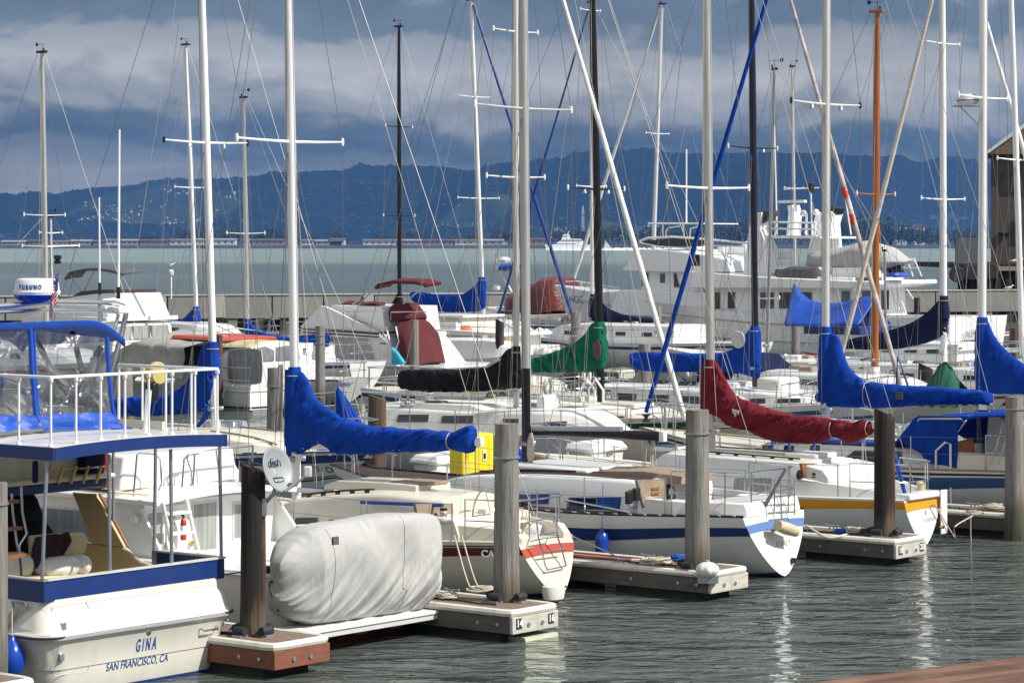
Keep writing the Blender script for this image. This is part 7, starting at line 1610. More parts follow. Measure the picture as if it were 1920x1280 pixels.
# boarding ladder in the cockpit
for pl in ([(22, 925), (24, 960), (32, 1020), (38, 1050), (40, 1080)], [(40, 912), (42, 960), (50, 1000), (36, 1022), (38, 1040)]):
    MB().tube([(1.1, *b.X(px, py, 1.1)) for px, py in pl], .015, 7).build('ladder_rail', STEEL, b.r)
for py, xr in ((939, 30), (989, 36), (1040, 42)): MB().box(1.04, 1.14, b.X(xr, py, 1.1)[0], b.X(xr, py, 1.1)[0] + .35, b.X(xr, py, 1.1)[1] - .02, b.X(xr, py, 1.1)[1] + .02).build('ladder_step', TEAK, b.r)
x, z = b.Y(27, 1232, 1.62)
v = b.w(x, 1.66, z); o = thing('blue_fender', 'glossy blue round fender hanging at the left side of the white cruiser', 'fender', v)
MB().lathe([(.03, .26), (.05, .2), (.11, .15), (.155, .04), (.155, -.08), (.10, -.18), (0, -.22)], (0, 0, 0), 20).build('body', BLUEP, o); MB().tube([(0, 0, .24), (.0, .02, .55)], .01, 6).build('line', ROPE, o)
g_ = W(437, 1222, 33.1); o = thing('blue_fender', 'long blue fender squeezed between the white cruiser stern and the dock', 'fender', g_)
MB().lathe([(.02, .32), (.06, .28), (.12, .12), (.13, -.1), (.10, -.24), (0, -.30)], (0, 0, 0), 20).build('body', BLUEP, o)

# ---------------------------------------------------------------- white cabin cruiser with the grey cover
b = Boat('cabin_cruiser', 'white cabin cruiser with fly bridge, ladder and fire extinguisher, moored beyond the black piling', 'cabin cruiser', (-2.05, 35.15), HD, L=10.5, Bm=3.2)
Q = b
phull(b, [(-.3, 1.2, .2, 9.0), (.0, 1.45, .05, 9.6), (.14, 1.48, .02, 9.7), (.5, 1.53, .0, 10.0), (.92, 1.58, .0, 10.3), (.96, 1.62, -.03, 10.4), (1.0, 1.60, .0, 10.4)], GEL2, 10.4, r=.3)
MB().loft([[(x, y, z) for x, y in plan(hw, LL, x0, .3)] for z, hw, x0, LL in ((-.02, 1.455, .045, 9.6), (.13, 1.49, .012, 9.7))], cap=False).build('antifouling', DRED, b.r)
MB().prismz(plan(1.56, 10.3, .02, .28), .96, 1.0).build('deck', GEL, b.r)
MB().box(-.62, .0, -1.72, 1.62, .285, .335).build('swim_platform', WHITEP, b.r, bevel=.015); MB().box(-.60, .0, -1.6, 1.5, .22, .285).build('platform_frame', GREYG, b.r)
for y in (-1.4, -.7, 0, .7, 1.3): MB().prism([(-.5, .24), (0, .24), (0, .06), (-.1, .08)], y - .03, y + .03).build('platform_bracket', GREYG, b.r)
for y in (-1.3, -.5, .4): MB().tube([(-.01, y, .24), (-.03, y + .02, .10), (-.01, y + .05, .03)], .02, 6).build('exhaust_stain_pipe', BLACKP, b.r)
xb = 2.7; wC = 1.32
def X_(px, py, x=xb): return b.X(px, py, x)
zt = X_(275, 940)[1]; zt2 = X_(480, 918)[1]; zb_ = 1.0
MB().loft([[(x, -w_, .98), (x, w_, .98), (x, w_ - .06, z), (x, -w_ + .06, z)] for x, w_, z in ((xb, wC, zt - .02), (4.4, wC, zt), (6.2, wC - .1, zt - .02), (7.0, wC - .35, 1.2))]).build('cabin', GEL, b.r, bevel=.02)
MB().loft([[(x, w_ + .04 - 2 * (w_ + .04) * i / 10, z + .08 * (1 - (1 - 2 * i / 10)**2)) for i in range(11)] + [(x, -(w_ + .04) + 2 * (w_ + .04) * i / 10, z - .07 + .08 * (1 - (1 - 2 * i / 10)**2)) for i in range(11)] for x, w_, z in ((xb - .35, wC, zt + .03), (4.4, wC, zt + .05), (6.3, wC - .08, zt + .02))]).build('cabin_roof', GEL, b.r, bevel=.012)
sidep = lambda pts, y, t, m, nm, bev=.01: MB().prism([b.Y(px, py, y) for px, py in pts], y - t, y).build(nm, m, b.r, bevel=bev)
sidep([(205, 935), (250, 938), (262, 950), (278, 985), (302, 1036), (322, 1078), (205, 1078)], wC, .05, GEL2, 'side_wing')
sidep([(490, 905), (506, 912), (534, 950), (562, 992), (585, 1045), (480, 1045)], -wC, -.05, GEL, 'side_wing')
y, z = b.Y(259, 972, wC); q = MB().lathe([(.0, .08), (.05, .08), (.055, .0), (.0, 0)], (b.Y(257, 972, wC)[0], wC, b.Y(257, 972, wC)[1]), 16, 'y').build('cabin_vent', WHITEP, b.r); MB().lathe([(.06, .0), (.07, .03), (.05, .05)], (b.Y(257, 972, wC)[0], wC, b.Y(257, 972, wC)[1]), 16, 'y').build('vent_ring', GREYG, q)
LOUV = mat('louvred pane', (.33, .34, .33), .3, var=.35, vs=5, stretch=(.4, .4, 9))
xwin(b, 276, 303, 963, 1018, xb, LOUV, WHITEP); xwin(b, 363, 404, 946, 1038, xb, CURT, GREYG); xwin(b, 439, 452, 946, 1006, xb, CURT, GREYG)
y0_, z0_ = X_(318, 962); dq = MB().box(xb - .03, xb, X_(347, 962)[0], X_(310, 962)[0], 1.0, X_(330, 945)[1]).build('cabin_door', GEL, b.r, bevel=.006)
y, z = X_(356, 1017); MB().lathe([(0, -.09), (.035, -.08), (.04, -.04), (.02, 0)], (xb, y, z), 14, 'x').build('door_knob', BRASS, dq)
xwin(b, 315, 326, 962, 1010, xb - .03, LOUV, None, 'louvre')
y, z = X_(344, 1012, xb - .15); y2, z2 = X_(344, 966, xb - .15); rx_ = .042
ex = thing('fire_extinguisher', 'red fire extinguisher with white label on the white cabin wall', 'fire extinguisher', b.w(xb - .15, y, z), b.rz)
MB().lathe([(rx_ * .8, 0), (rx_, .01), (rx_, (z2 - z) * .72), (rx_ * .8, (z2 - z) * .82), (rx_ * .4, (z2 - z) * .9)], (0, 0, 0), 18).build('cylinder', RED, ex)
MB().lathe([(rx_ * 1.02, (z2 - z) * .36), (rx_ * 1.02, (z2 - z) * .60)], (0, 0, 0), 18).build('label', WHITEP, ex); MB().lathe([(rx_ * 1.03, (z2 - z) * .62), (rx_ * 1.03, (z2 - z) * .65)], (0, 0, 0), 18).build('band', BLACKP, ex)
MB().tube([(0, 0, (z2 - z) * .88), (0, 0, (z2 - z) * 1.0), (-.02, .05, (z2 - z) * 1.03)], .016, 8).build('valve', BLACKP, ex)
# moulded ladder up to the bridge
xl = xb - .4
def Lp(px, py, x=xl): y, z = b.X(px, py, x); return (x, y, z)
for pl in ([(298, 933), (306, 945), (314, 985), (327, 1040)], [(340, 925), (350, 938), (358, 975), (374, 1040)]):
    MB().tube([Lp(*pl[0], xb - .1)] + [Lp(px, py) for px, py in pl[1:]], .035, 8, flat=.7).build('ladder_side', WHITEP, b.r)
for (a0, a1) in (((311, 963), (355, 959)), ((318, 1001), (363, 996)), ((325, 1036), (371, 1032))):
    p0, p1 = Lp(*a0), Lp(*a1); MB().box(xl - .05, xl + .07, p1[1], p0[1], p1[2] - .02, p1[2] + .02).build('ladder_step', WHITEP, b.r, bevel=.008)
# fly bridge
xB = 3.3; zr0 = zt + .1
q0 = [X_(px, py, xB) for px, py in ((215, 853), (370, 845))]
MB().loft([[(x, -1.15 + k, z0), (x, 1.15 - k, z0), (x, 1.05 - k, z0 + h), (x, -1.05 + k, z0 + h)] for x, z0, h, k in ((xB, zr0, .48, 0), (xB + 1.6, zr0, .52, .0), (xB + 2.4, zr0 - .02, .10, .1))]).build('fly_bridge', GEL, b.r, bevel=.04)
MB().prism([b.Y(px, py, -1.1) for px, py in ((318, 858), (330, 865), (384, 912), (318, 912))], -1.12, -1.06).build('bridge_wing', GEL, b.r)
for pl in ([(215, 856), (245, 866), (252, 902)], ):
    pass
for pts in ([(250, 932), (257, 852), (262, 850), (292, 852), (300, 862), (303, 905), (293, 930)], [(341, 917), (345, 860), (352, 853), (372, 851)], [(352, 920), (360, 905), (357, 880), (350, 860), (356, 850), (405, 842), (475, 835)], [(362, 915), (365, 848)], [(412, 908), (405, 842)], [(473, 865), (474, 836)]):
    MB().tube([(xb + .3, *b.X(px, py, xb + .3)) for px, py in pts], .015, 7).build('bridge_rail', STEEL, b.r)
MB().tube([(xb - .1, *b.X(205, 921, xb - .1)), (xb - .1, *b.X(278, 927, xb - .1))], .02, 6).build('roof_rail', CREAMD, b.r)
MB().prism([b.Y(px, py, wC + .0) for px, py in ((50, 950), (162, 958), (172, 1015), (70, 1000))], wC - .02, wC + .02).build('side_window', CURTB, b.r)
MB().prism([b.Y(px, py, wC + .0) for px, py in ((10, 948), (42, 950), (58, 985), (15, 990))], wC - .02, wC + .02).build('side_window', CURTB, b.r)
# round white lifebuoy float and mooring line
y, z = b.X(572, 1001, .6); MB().lathe([(0, -.12), (.12, -.11), (.16, 0), (.12, .12), (0, .13)], (.6, y, z), 16).build('buoy', WHITEP, b.r)
MB().box(.15, .3, 1.40, 1.52, 1.0, 1.09).build('quarter_cleat', BLACKP, b.r, bevel=.02); MB().box(-.02, .03, 1.2, 1.36, .55, .95).build('trim_tab', BLACKP, b.r) if False else None
rope([b.w(.2, 1.46, 1.06), b.w(.9, 1.9, .93)], BLACKP, .01, 'mooring_line', 'short dark line from the cruiser quarter to the black piling')
# covered tender standing on the swim platform
ob = thing('covered_tender', 'tender lying on its side under a creased light grey canvas cover on the swim platform', 'covered dinghy', b.w(-.25, 0, .34), b.rz)
xT = -.45; ST = [(536, 1064, 1096), (540, 1050, 1118), (548, 1034, 1140), (562, 1016, 1158), (590, 994, 1170), (640, 980, 1170), (700, 968, 1162), (760, 963, 1156), (800, 963, 1148), (815, 965, 1135), (826, 972, 1118), (833, 985, 1090), (836, 998, 1040)]
P = []
for px, p0, p1 in ST:
    y, za = b.X(px, p0, xT); _, zc = b.X(px, p1, xT); P.append((y, za - .34, zc - .34))
P.sort(); fz = [[(p[0], p[i]) for p in P] for i in (1, 2)]; y0, y1 = P[0][0], P[-1][0]; rings = []; NN = 200; RR = 90
for i in range(NN + 1):
    y = y0 + (y1 - y0) * i / NN; za, zc = sinterp(fz[0], y), sinterp(fz[1], y); e = min(1.0, (i + .5) / 22, (NN - i + .5) / 34) ** .55; c = (za + zc) / 2; h = (za - zc) / 2; ring = []
    for j in range(RR):
        a = 2 * pi * j / RR; ca, sa = cos(a), sin(a); xx = .42 * e * abs(ca)**.68 * (1 if ca > 0 else -1) * (1 - .22 * sa); zz = c + h * abs(sa)**.85 * (1 if sa > 0 else -1)
        xx += -.10 * (zz - c) / max(h, .1) * (1 if ca < 0 else 0) + .03
        low = max(0, 1 - (zz) / 1.0); s_ = y * 1.7 + zz * 1.6
        dr = max(0, 1 - abs(y + .6) / 1.1)
        fo = .075 * noise.noise(Vector((y * 1.5, zz * 1.5, ca))) + .085 * low * (.5 - abs(noise.noise(Vector((y * 3.2 + zz * 4.2 - 1.6 * zz * zz, zz * .6 + 3, .4)))) * 2.6) + .035 * min(low * 1.6, 1) * (.4 - 2 * abs(noise.noise(Vector((y * 6.0 + zz * 6.5, zz * .7, 1.4))))) + .05 * dr * low * (.4 - 2 * abs(noise.noise(Vector((y * 5 + zz * 4.5, zz * 1.4, 9))))) + .008 * (.4 - 2 * abs(noise.noise(Vector((y * 7 + zz * 3, zz * 5, 3)))))
        ring.append((xx + (-fo if ca < 0 else fo) * 1.25, y + .5 * fo, zz + fo * .6))
    rings.append(ring)
MB().loft(rings).build('canvas_cover', GREYC, ob, angle=180)
y, z = b.X(616, 1012, xT - .5); MB().box(-.83, -.80, y - .05, y + .05, z - .34 - .05, z - .34 + .05).build('cover_patch', GREYC2, ob)
for k, yq in enumerate((b.X(607, 1000, xT)[0], b.X(742, 1000, xT)[0])):
    pts_ = [rings[min(range(NN + 1), key=lambda q: abs(rings[q][0][1] - yq))][j] for j in range(int(RR * .30), int(RR * .72))]
    MB().tube([(p[0] - .004, p[1], p[2]) for p in pts_], .005, 5).build('cover_seam', GREYC, ob)
# ================================================================ far powerboats and sailing boats
def cbox(b, x0, x1, w, z0, z1, m, name, k0=0, k1=0, tw=.0, bevel=.03):
    return MB().loft([[(x0, -w, z0), (x0, w, z0), (x0 + k0, w - tw, z1), (x0 + k0, -w + tw, z1)], [(x1, -w, z0), (x1, w, z0), (x1 - k1, w - tw, z1), (x1 - k1, -w + tw, z1)]]).build(name, m, b.r, bevel=bevel)
# ---------------------------------------------------------------- red roofed cabin cruiser
g = G(521, 768); b = Boat('cabin_boat', 'white cabin boat with red roof, arched stern windows and cloudy plastic side curtain', 'cabin boat', (g.x, g.y), HD, L=11, Bm=3.0)
w_ = 1.05
phull(b, [(-.3, 1.1, .1, 10.4), (.05, 1.2, .0, 10.6), (.1, 1.24, -.02, 10.7), (.75, 1.3, .0, 11)], GREYG, 11, r=.12)
MB().box(-.02, .05, -1.27, 1.27, .05, .74).build('transom', GEL, b.r); MB().prismz(plan(1.28, 10.9, .0, .1), .74, .78).build('deck', GEL, b.r)
for zz in (.12, .62): MB().tube([(x, y * 1.01, zz) for x, y in plan(1.29, 10.9, -.02, .12)], .03, 6).build('rub_rail', GREYG if zz > .3 else BLACKP, b.r)
xr = b.Y(420, 690, w_)[0]; xe = b.Y(338, 690, w_)[0]; zt = b.X(520, 640, .0)[1]; zrf = b.Y(420, 641, w_)[1]
arch = lambda x, ww, z0, z1: [(x, -ww, z0)] + [(x, -ww * cos(t) ** .0 * cos(t) if 0 else -ww * cos(t), z0 + (z1 - z0) * (.62 + .38 * sin(t))) for t in [pi * k / 12 for k in range(13)]] + [(x, ww, z0)]
MB().loft([arch(x, 1.2, .74, zt) for x in (.0, xr)]).build('aft_cabin', GEL, b.r, bevel=.02)
MB().loft([arch(x, 1.16, zt - .5, zt + .03)[1:-1] for x in (.3, xr)], closed=True).build('cabin_top', mat('stained cream canvas top', (.52, .45, .30), .8, var=.3, dirt=.6, dirtcol=(.3, .18, .06)), b.r)
pwin(b, 428, 491, 655, 719, 1.215, SCREENG, GREYG, r=.3)
for y0, y1 in ((-.98, .1), (.2, .98)):
    MB().prismx([(y0, 1.55), (y1, 1.55), (y1 * .95, zt - .28 + .1), ((y0 + y1) / 2, zt - .14), (y0 * .95, zt - .28)], -.03, .0).build('stern_window', SCREENG, b.r)
MB().prismx([(-.25, .75), (.18, .75), (.18, 1.48), (-.25, 1.48)], -.02, .0).build('stern_door', OFFW, b.r)
MB().box(xr, xe + .1, -1.2, 1.2, .74, zrf).build('cabin', GEL2, b.r, bevel=.03)
MB().loft([[(x, -1.28, z0), (x, 1.28, z0), (x, 1.2, z0 + .1), (x, -1.2, z0 + .1)] for x, z0 in ((xr - .1, zrf + .02), (xe + .2, zrf + .08))]).build('roof', REDROOF, b.r, bevel=.02)
for a_, c_ in ((335, 359), (365, 388), (394, 414)): pwin(b, a_, c_, 650, 686, 1.215, GLASSD, GREENS, r=.03)
for zz in (.95, 1.35): MB().tube([(x, 1.23, zz) for x in (0, xe)], .02, 6).build('side_moulding', GREYG, b.r)
MB().tube([(b.Y(px, py, 1.5)[0], 1.5, b.Y(px, py, 1.5)[1]) for px, py in ((418, 745), (421, 730), (430, 723), (437, 722))], .03, 7).build('shore_hose', ROPE, b.r)
# cloudy tarpaulin to its left
ob = thing('tarpaulin', 'grubby translucent tarpaulin draped over the deck left of the red roof', 'tarpaulin', b.w(xe + .4, 1.1, .8), b.rz)
TARP = mat('grubby translucent tarp', (.36, .35, .33), .6, var=.35, vs=1.2, bump=.03, bs=5, dirt=.4)
P = []
prof = [(215, 662), (228, 655), (245, 650), (262, 640), (280, 628), (300, 619), (330, 624), (352, 627), (390, 631)]
for i in range(41):
    u = i / 40; px = 215 + 175 * u; py = sinterp(prof, px); x, z = b.Y(px, py, 1.1); r_ = []
    for j in range(13):
        v = j / 12; zz = z + (1.0 - z) * v; r_.append((x - (xe + .4), (-.9 + 1.9 * min(v * 4, 1)) + .09 * noise.noise(Vector((u * 14, v * 3, 0))) + .12 * v, zz - .8 + .03 * noise.noise(Vector((u * 9, v * 7, 2)))))
    P.append(r_)
MB().grid([r_ for r_ in P if True]).build('sheet', TARP, ob, angle=180)
# ---------------------------------------------------------------- flybridge cruiser (far left)
b = Boat('flybridge_cruiser', 'white flybridge cruiser with plum windscreen and grey folding sunshade', 'flybridge cruiser', onrow(20, 55), BD, L=12, Bm=4.0)
Bf = b; ww = -1.6
phull(b, [(-.3, 1.6, .1, 11), (0, 1.8, .0, 11.4), (1.4, 2.0, .0, 12)], GEL, 12, r=.2); MB().prismz(plan(1.98, 11.9, .0, .2), 1.38, 1.44).build('deck', GEL, b.r)
def yp(px, py, y=ww): return b.Y(px, py, y)
z_l = yp(220, 605)[1]; x0 = yp(100, 600)[0]; x1 = yp(290, 600)[0]
sideprism(b, [(40, 600), (205, 606), (212, 660), (40, 660)], 1.5, OFFW, 'deckhouse')
sideprism(b, [(40, 598), (60, 590), (200, 595), (200, 603), (40, 606)], 1.75, GEL, 'brow')
sideprism(b, [(70, 592), (100, 566), (140, 556), (186, 550), (204, 596)], 1.5, GEL, 'flybridge')
sideprism(b, [(130, 558), (150, 546), (183, 543), (188, 551)], 1.42, mat('plum plastic screen', (.06, .03, .05), .2), 'fly_windscreen')
for a_, c_, d0, d1 in ((150, 190, 610, 634), (90, 135, 610, 634)): pwin(b, a_, c_, d0, d1, -1.52, CURT, mat('orange varnished door'), r=.04)
xf = yp(209, 625, -1.5)[0]
for y0 in (-1.35, -.45, .45): MB().box(xf - .12, xf + .03, y0, y0 + .8, yp(209, 638, -1.5)[1], yp(209, 612, -1.5)[1]).build('front_window', CURT, b.r)
P = []
for i in range(13):
    u = i / 12; px = 124 + 110 * u; py = 506 - 9 * sin(pi * min(max(u * 1.0, 0), 1)) + (10 if u == 0 else 0); x, z = yp(px, py, -1.2)
    P.append([(x, y, z - .12 * (1 - (1 - abs(y) / 1.3) ** .5)) for y in (-1.3, -1.1, -.9, -.7, -.5)])
MB().grid(P).build('sunshade', GREYC2, b.r).modifiers.new('thickness', 'SOLIDIFY').thickness = .08
for pl in ((126, 507, 158, 556), (136, 525, 127, 560), (222, 505, 244, 545), (228, 520, 220, 545), (180, 500, 150, 560)): MB().tube([(yp(pl[0], pl[1], -1.25)[0], -1.25, yp(pl[0], pl[1], -1.25)[1]), (yp(pl[2], pl[3], -1.25)[0], -1.25, yp(pl[2], pl[3], -1.25)[1])], .02, 6).build('shade_frame', GALV, b.r)
for sd in (-1, 1): MB().tube([(x1 + .6, sd * 1.7, 2.0), (x1 + 2.5, sd * 1.2, 2.15), (11.8, 0, 2.3)], .02, 6).build('bow_rail', STEEL, b.r)
# ---------------------------------------------------------------- grey cruiser with burgundy canopy
g = G(836, 744); b = Boat('flybridge_cruiser', 'grey sided flybridge cruiser with burgundy canvas canopy and seat covers', 'flybridge cruiser', (g.x + RW.x * 1.9, g.y + RW.y * 1.9), HD, L=12.5, Bm=3.9)
GC = mat('pale grey cruiser paint', (.60, .60, .60), .4, var=.05, dirt=.2)
zs = b.Y(836, 690, 1.9)[1]; zm = b.Y(600, 682, 1.9)[1]
phull(b, [(-.3, 1.6, .3, 11.2), (0, 1.78, .15, 11.6), (.5, 1.84, .08, 12), (zs, 1.95, .0, 12.5)], OFFW, 12.5, r=.2)
MB().tube([(x, y * 1.005, zs) for x, y in plan(1.96, 12.5, .0, .2)], .05, 6, cap=False).build('rub_rail', GREYG, b.r)
MB().prismz(plan(1.93, 12.4, .02, .2), zs - .03, zs + .02).build('deck', GEL, b.r)
sideprism(b, [(540, 640), (625, 628), (712, 628), (725, 640), (760, 690), (540, 684)], 1.7, GC, 'deckhouse')
sideprism(b, [(563, 624), (566, 614), (712, 626), (712, 634), (563, 630)], 1.82, GC, 'roof_brow')
for py0, py1 in ((616, 618.5), (621.5, 624)):
    P = [b.Y(568, py0 - .5, 1.825), b.Y(711, py0 + 9, 1.825), b.Y(711, py1 + 9, 1.825), b.Y(568, py1 - .5, 1.825)]; MB().prism(P, 1.82, 1.83).build('brow_stripe', PLUM, b.r)
sideprism(b, [(566, 613), (606, 573), (622, 580), (712, 624)], 1.74, GC, 'bridge_wing', far=1.60)
sideprism(b, [(566, 613), (606, 573), (622, 580), (712, 624)], 1.74, GC, 'bridge_wing', far=-1.60, side=-1)
sideprism(b, [(606, 600), (622, 572), (716, 575), (722, 622), (606, 612)], 1.5, GEL, 'flybridge')
pwin(b, 629, 663, 633, 671, 1.705, CURT, GREYG, r=.05); pwin(b, 665, 704, 634, 674, 1.705, CURT, GREYG, r=.08, skew=(0, -14, 0, 0)); pwin(b, 561, 618, 629, 658, 1.705, DRED, GREYG, r=.1)
P = [b.Y(px, py, 1.8) for px, py in ((563, 640), (620, 633))]; MB().tube([(P[0][0], 1.82, P[0][1]), (P[1][0], 1.82, P[1][1])], .2, 10).build('rolled_blue_cover', BLUEC, b.r)
def heap(b, pts, w_, m, name, far=None):
    q = [b.Y(px, py, w_) for px, py in pts]; f = -w_ if far is None else far; n = 10; rings = []; cx = sum(p[0] for p in q) / len(q); cz = min(p[1] for p in q)
    for i in range(n + 1):
        t = i / n; y = w_ + (f - w_) * t; e = (1 - abs(2 * t - 1) ** 4 * .35); rings.append([(cx + (x - cx) * e + .05 * noise.noise(Vector((x, y * 2, z))), y, cz + (z - cz) * e + .08 * noise.noise(Vector((x * 2, y * 2, z)))) for x, z in q])
    return MB().loft(rings).build(name, m, b.r, bevel=.05)
heap(b, [(646, 588), (668, 569), (692, 568), (710, 596), (700, 602), (672, 598)], 1.2, MAROON2, 'seat_cover', far=.2)
heap(b, [(712, 592), (728, 570), (748, 568), (768, 590), (768, 600), (714, 600)], 1.2, MAROON2, 'seat_cover', far=.0)
heap(b, [(618, 572), (640, 566), (670, 568), (668, 576), (622, 576)], .9, MAROON2, 'dash_cover')
heap(b, [(732, 602), (752, 600), (764, 614), (778, 684), (756, 684), (746, 650), (738, 615)], 1.6, MAROON2, 'cockpit_canopy', far=-.3)
for pl in ([(705, 533), (712, 526), (735, 521), (780, 522), (802, 527), (803, 533)],):
    MB().loft([[(b.Y(px, py, 1.2)[0], y, b.Y(px, py, 1.2)[1] - .1 * (abs(y) / 1.3)**2) for y in (.5, .7, .9, 1.1, 1.3)] for px, py in pl[:]], cap=False, closed=False).build('bimini_top', MAROON2, b.r).modifiers.new('thickness', 'SOLIDIFY').thickness = .1
for pl in ((706, 530, 655, 576), (800, 533, 756, 570), (712, 530, 660, 585), (796, 534, 770, 558)): MB().tube([(b.Y(pl[0], pl[1], 1.25)[0], 1.25, b.Y(pl[0], pl[1], 1.25)[1]), (b.Y(pl[2], pl[3], 1.25)[0], 1.25, b.Y(pl[2], pl[3], 1.25)[1])], .022, 6).build('bimini_frame', GALV, b.r)
for pl in ([(647, 584), (722, 583), (722, 600)], [(733, 600), (733, 585), (800, 584)], [(665, 584), (665, 598), (690, 605)]): MB().tube([(b.Y(px, py, 1.5)[0], 1.5, b.Y(px, py, 1.5)[1]) for px, py in pl], .02, 6).build('bridge_rail', STEEL, b.r)
for pl in ([(716, 616), (730, 650), (735, 666)], [(724, 612), (735, 655)], [(742, 612), (748, 640), (742, 655)]): MB().tube([(b.Y(px, py, 1.6)[0], 1.6, b.Y(px, py, 1.6)[1]) for px, py in pl], .028, 6).build('cockpit_ladder', WHITEM, b.r)
heap(b, [(733, 652), (742, 660), (757, 681), (745, 682), (738, 690), (731, 688)], 1.95, mat('sky blue cloth', (.05, .42, .62), .85, var=.2), 'hung_cloth', far=1.75)
pt = b.Y(707, 651, 1.72); 
P = [b.Y(px, py, 1.705) for px, py in ((692, 641), (724, 643), (724, 645), (692, 643.5))]; MB().prism(P, 1.70, 1.715).build('side_stripe', PLUM, b.r)
# ---------------------------------------------------------------- script named small sailboat in front of it
b = Boat('small_sailing_boat', 'small white sailboat with grey script on its transom below the grey cruiser', 'sailboat', onrow(652, 36.2), HD, L=7.5, Bm=2.3)
b.hull(.85, .8, 1.0, GEL2, tw=.7, stripes=((.93, .97, INK, 'rub_strake'),), srake=.35, tm=GREYG); b.deck(GEL); b.cabin([(2.0, 1.35), (4.5, 1.35), (5.6, 1.0)], GEL, w=.66)
for k in range(2): b.panel([(2.6 + k, 1.05), (3.2 + k, 1.05), (3.2 + k, 1.2), (2.6 + k, 1.2)], GLASSD)
y, z = b.X(641, 719, -.2); text_mesh('boat_name', 'Pleasur', .26, INKB, b.r, face_mat((-.30, y, z), (0, -1, 0), (-.35, 0, 1)), shear=.6)
b.pushpit(.8, .5)
# ---------------------------------------------------------------- cream cabin boat behind the black cover
b = Boat('cabin_boat', 'cream cabin boat with flat white roof and curtained side windows', 'cabin boat', onrow(1000, 44), HD, L=13, Bm=3.8)
phull(b, [(-.3, 1.5, .2, 12), (0, 1.7, .1, 12.4), (1.1, 1.9, .0, 13)], OFFW, 13, r=.2); MB().prismz(plan(1.88, 12.9, .0, .2), 1.08, 1.13).build('deck', GEL, b.r)
sideprism(b, [(765, 628), (925, 630), (925, 690), (765, 690)], 1.55, OFFW, 'deckhouse'); sideprism(b, [(745, 618), (768, 614), (935, 624), (935, 631), (745, 626)], 1.75, GEL, 'roof')
sideprism(b, [(765, 592), (862, 596), (868, 608), (866, 625), (765, 620)], 1.2, CREAM, 'upper_cabin'); sideprism(b, [(762, 590), (868, 591), (868, 596), (762, 594)], 1.35, GEL, 'upper_roof')
sideprism(b, [(819, 605), (855, 604), (856, 628), (820, 629)], 1.5, WHITEP, 'locker', far=.7)
for a_, c_ in ((838, 886), (888, 904), (792, 828)): pwin(b, a_, c_, 646, 671, 1.56, CURT, GREYG, r=.05)
sideprism(b, [(905, 660), (930, 662), (930, 684), (905, 684)], 1.57, CREAMD, 'tan_panel', far=1.5)
for sd in (1, -1): MB().tube([(.3, sd * 1.8, 1.9), (6, sd * 1.85, 1.9)], .02, 6).build('side_rail', STEEL, b.r)
v = b.Y(873, 617, 1.0); MB().lathe([(0, -.12), (.25, -.1), (.28, 0), (.2, .14), (0, .16)], (v[0], 1.0, v[1]), 14).build('orange_lifebuoy', mat('orange foam', (.60, .12, .04), .7), b.r)
# ---------------------------------------------------------------- motor yacht with shiny maroon tarpaulin
b = Boat('motor_cruiser', 'white motor cruiser under a shiny dark maroon tarpaulin with a red dinghy at its side', 'motor cruiser', onrow(1095, 58), HD, L=13, Bm=4.0)
phull(b, [(-.3, 1.6, .2, 12), (0, 1.8, .1, 12.4), (1.5, 2.0, .0, 13)], GEL2, 13, r=.2); MB().prismz(plan(1.98, 12.9, .0, .2), 1.48, 1.53).build('deck', GEL, b.r)
sideprism(b, [(905, 575), (1050, 600), (1050, 640), (905, 640)], 1.6, GEL, 'deckhouse'); sideprism(b, [(880, 588), (1000, 590), (1060, 588), (1060, 598), (880, 600)], 1.8, CREAM, 'roof')
TM = mat('shiny maroon tarpaulin', (.13, .02, .018), .28, var=.3, bump=.05, bs=4)
heap(b, [(930, 580), (934, 552), (955, 540), (990, 528), (1003, 519), (1030, 522), (1043, 582), (1000, 590), (960, 586)], 1.5, TM, 'tarpaulin')
pwin(b, 933, 960, 583, 606, 1.61, GLASSD, GREYG, r=.1); pwin(b, 1023, 1040, 614, 621, 1.61, GLASSD, GREYG, r=.1)
heap(b, [(1046, 602), (1050, 594), (1078, 576), (1108, 573), (1110, 588), (1090, 597)], 1.95, mat('red dinghy hull', (.36, .05, .05), .5, dirt=.3), 'red_dinghy', far=.9)
pt = b.Y(945, 487, 0); rdm = MB().lathe([(0, -.12), (.3, -.12), (.34, 0), (.28, .12), (0, .15)], (pt[0], 0, pt[1]), 18).build('radar_dome', WHITEP, b.r)
heap(b, [(927, 508), (932, 497), (962, 494), (963, 500), (940, 504)], .6, BLUEC2, 'blue_cover', far=-.6)
for pl in ([(938, 510), (953, 535), (960, 548)], [(931, 488), (926, 470), (932, 505)]): MB().tube([(b.Y(px, py, 0)[0], 0, b.Y(px, py, 0)[1]) for px, py in pl], .05, 6).build('radar_mast', WHITEM, b.r)
v = b.Y(931, 540, .5); MB().lathe([(0, -.1), (.18, -.08), (.2, .05), (.12, .16), (0, .2)], (v[0], .5, v[1]), 14).build('satcom_dome', WHITEP, b.r)
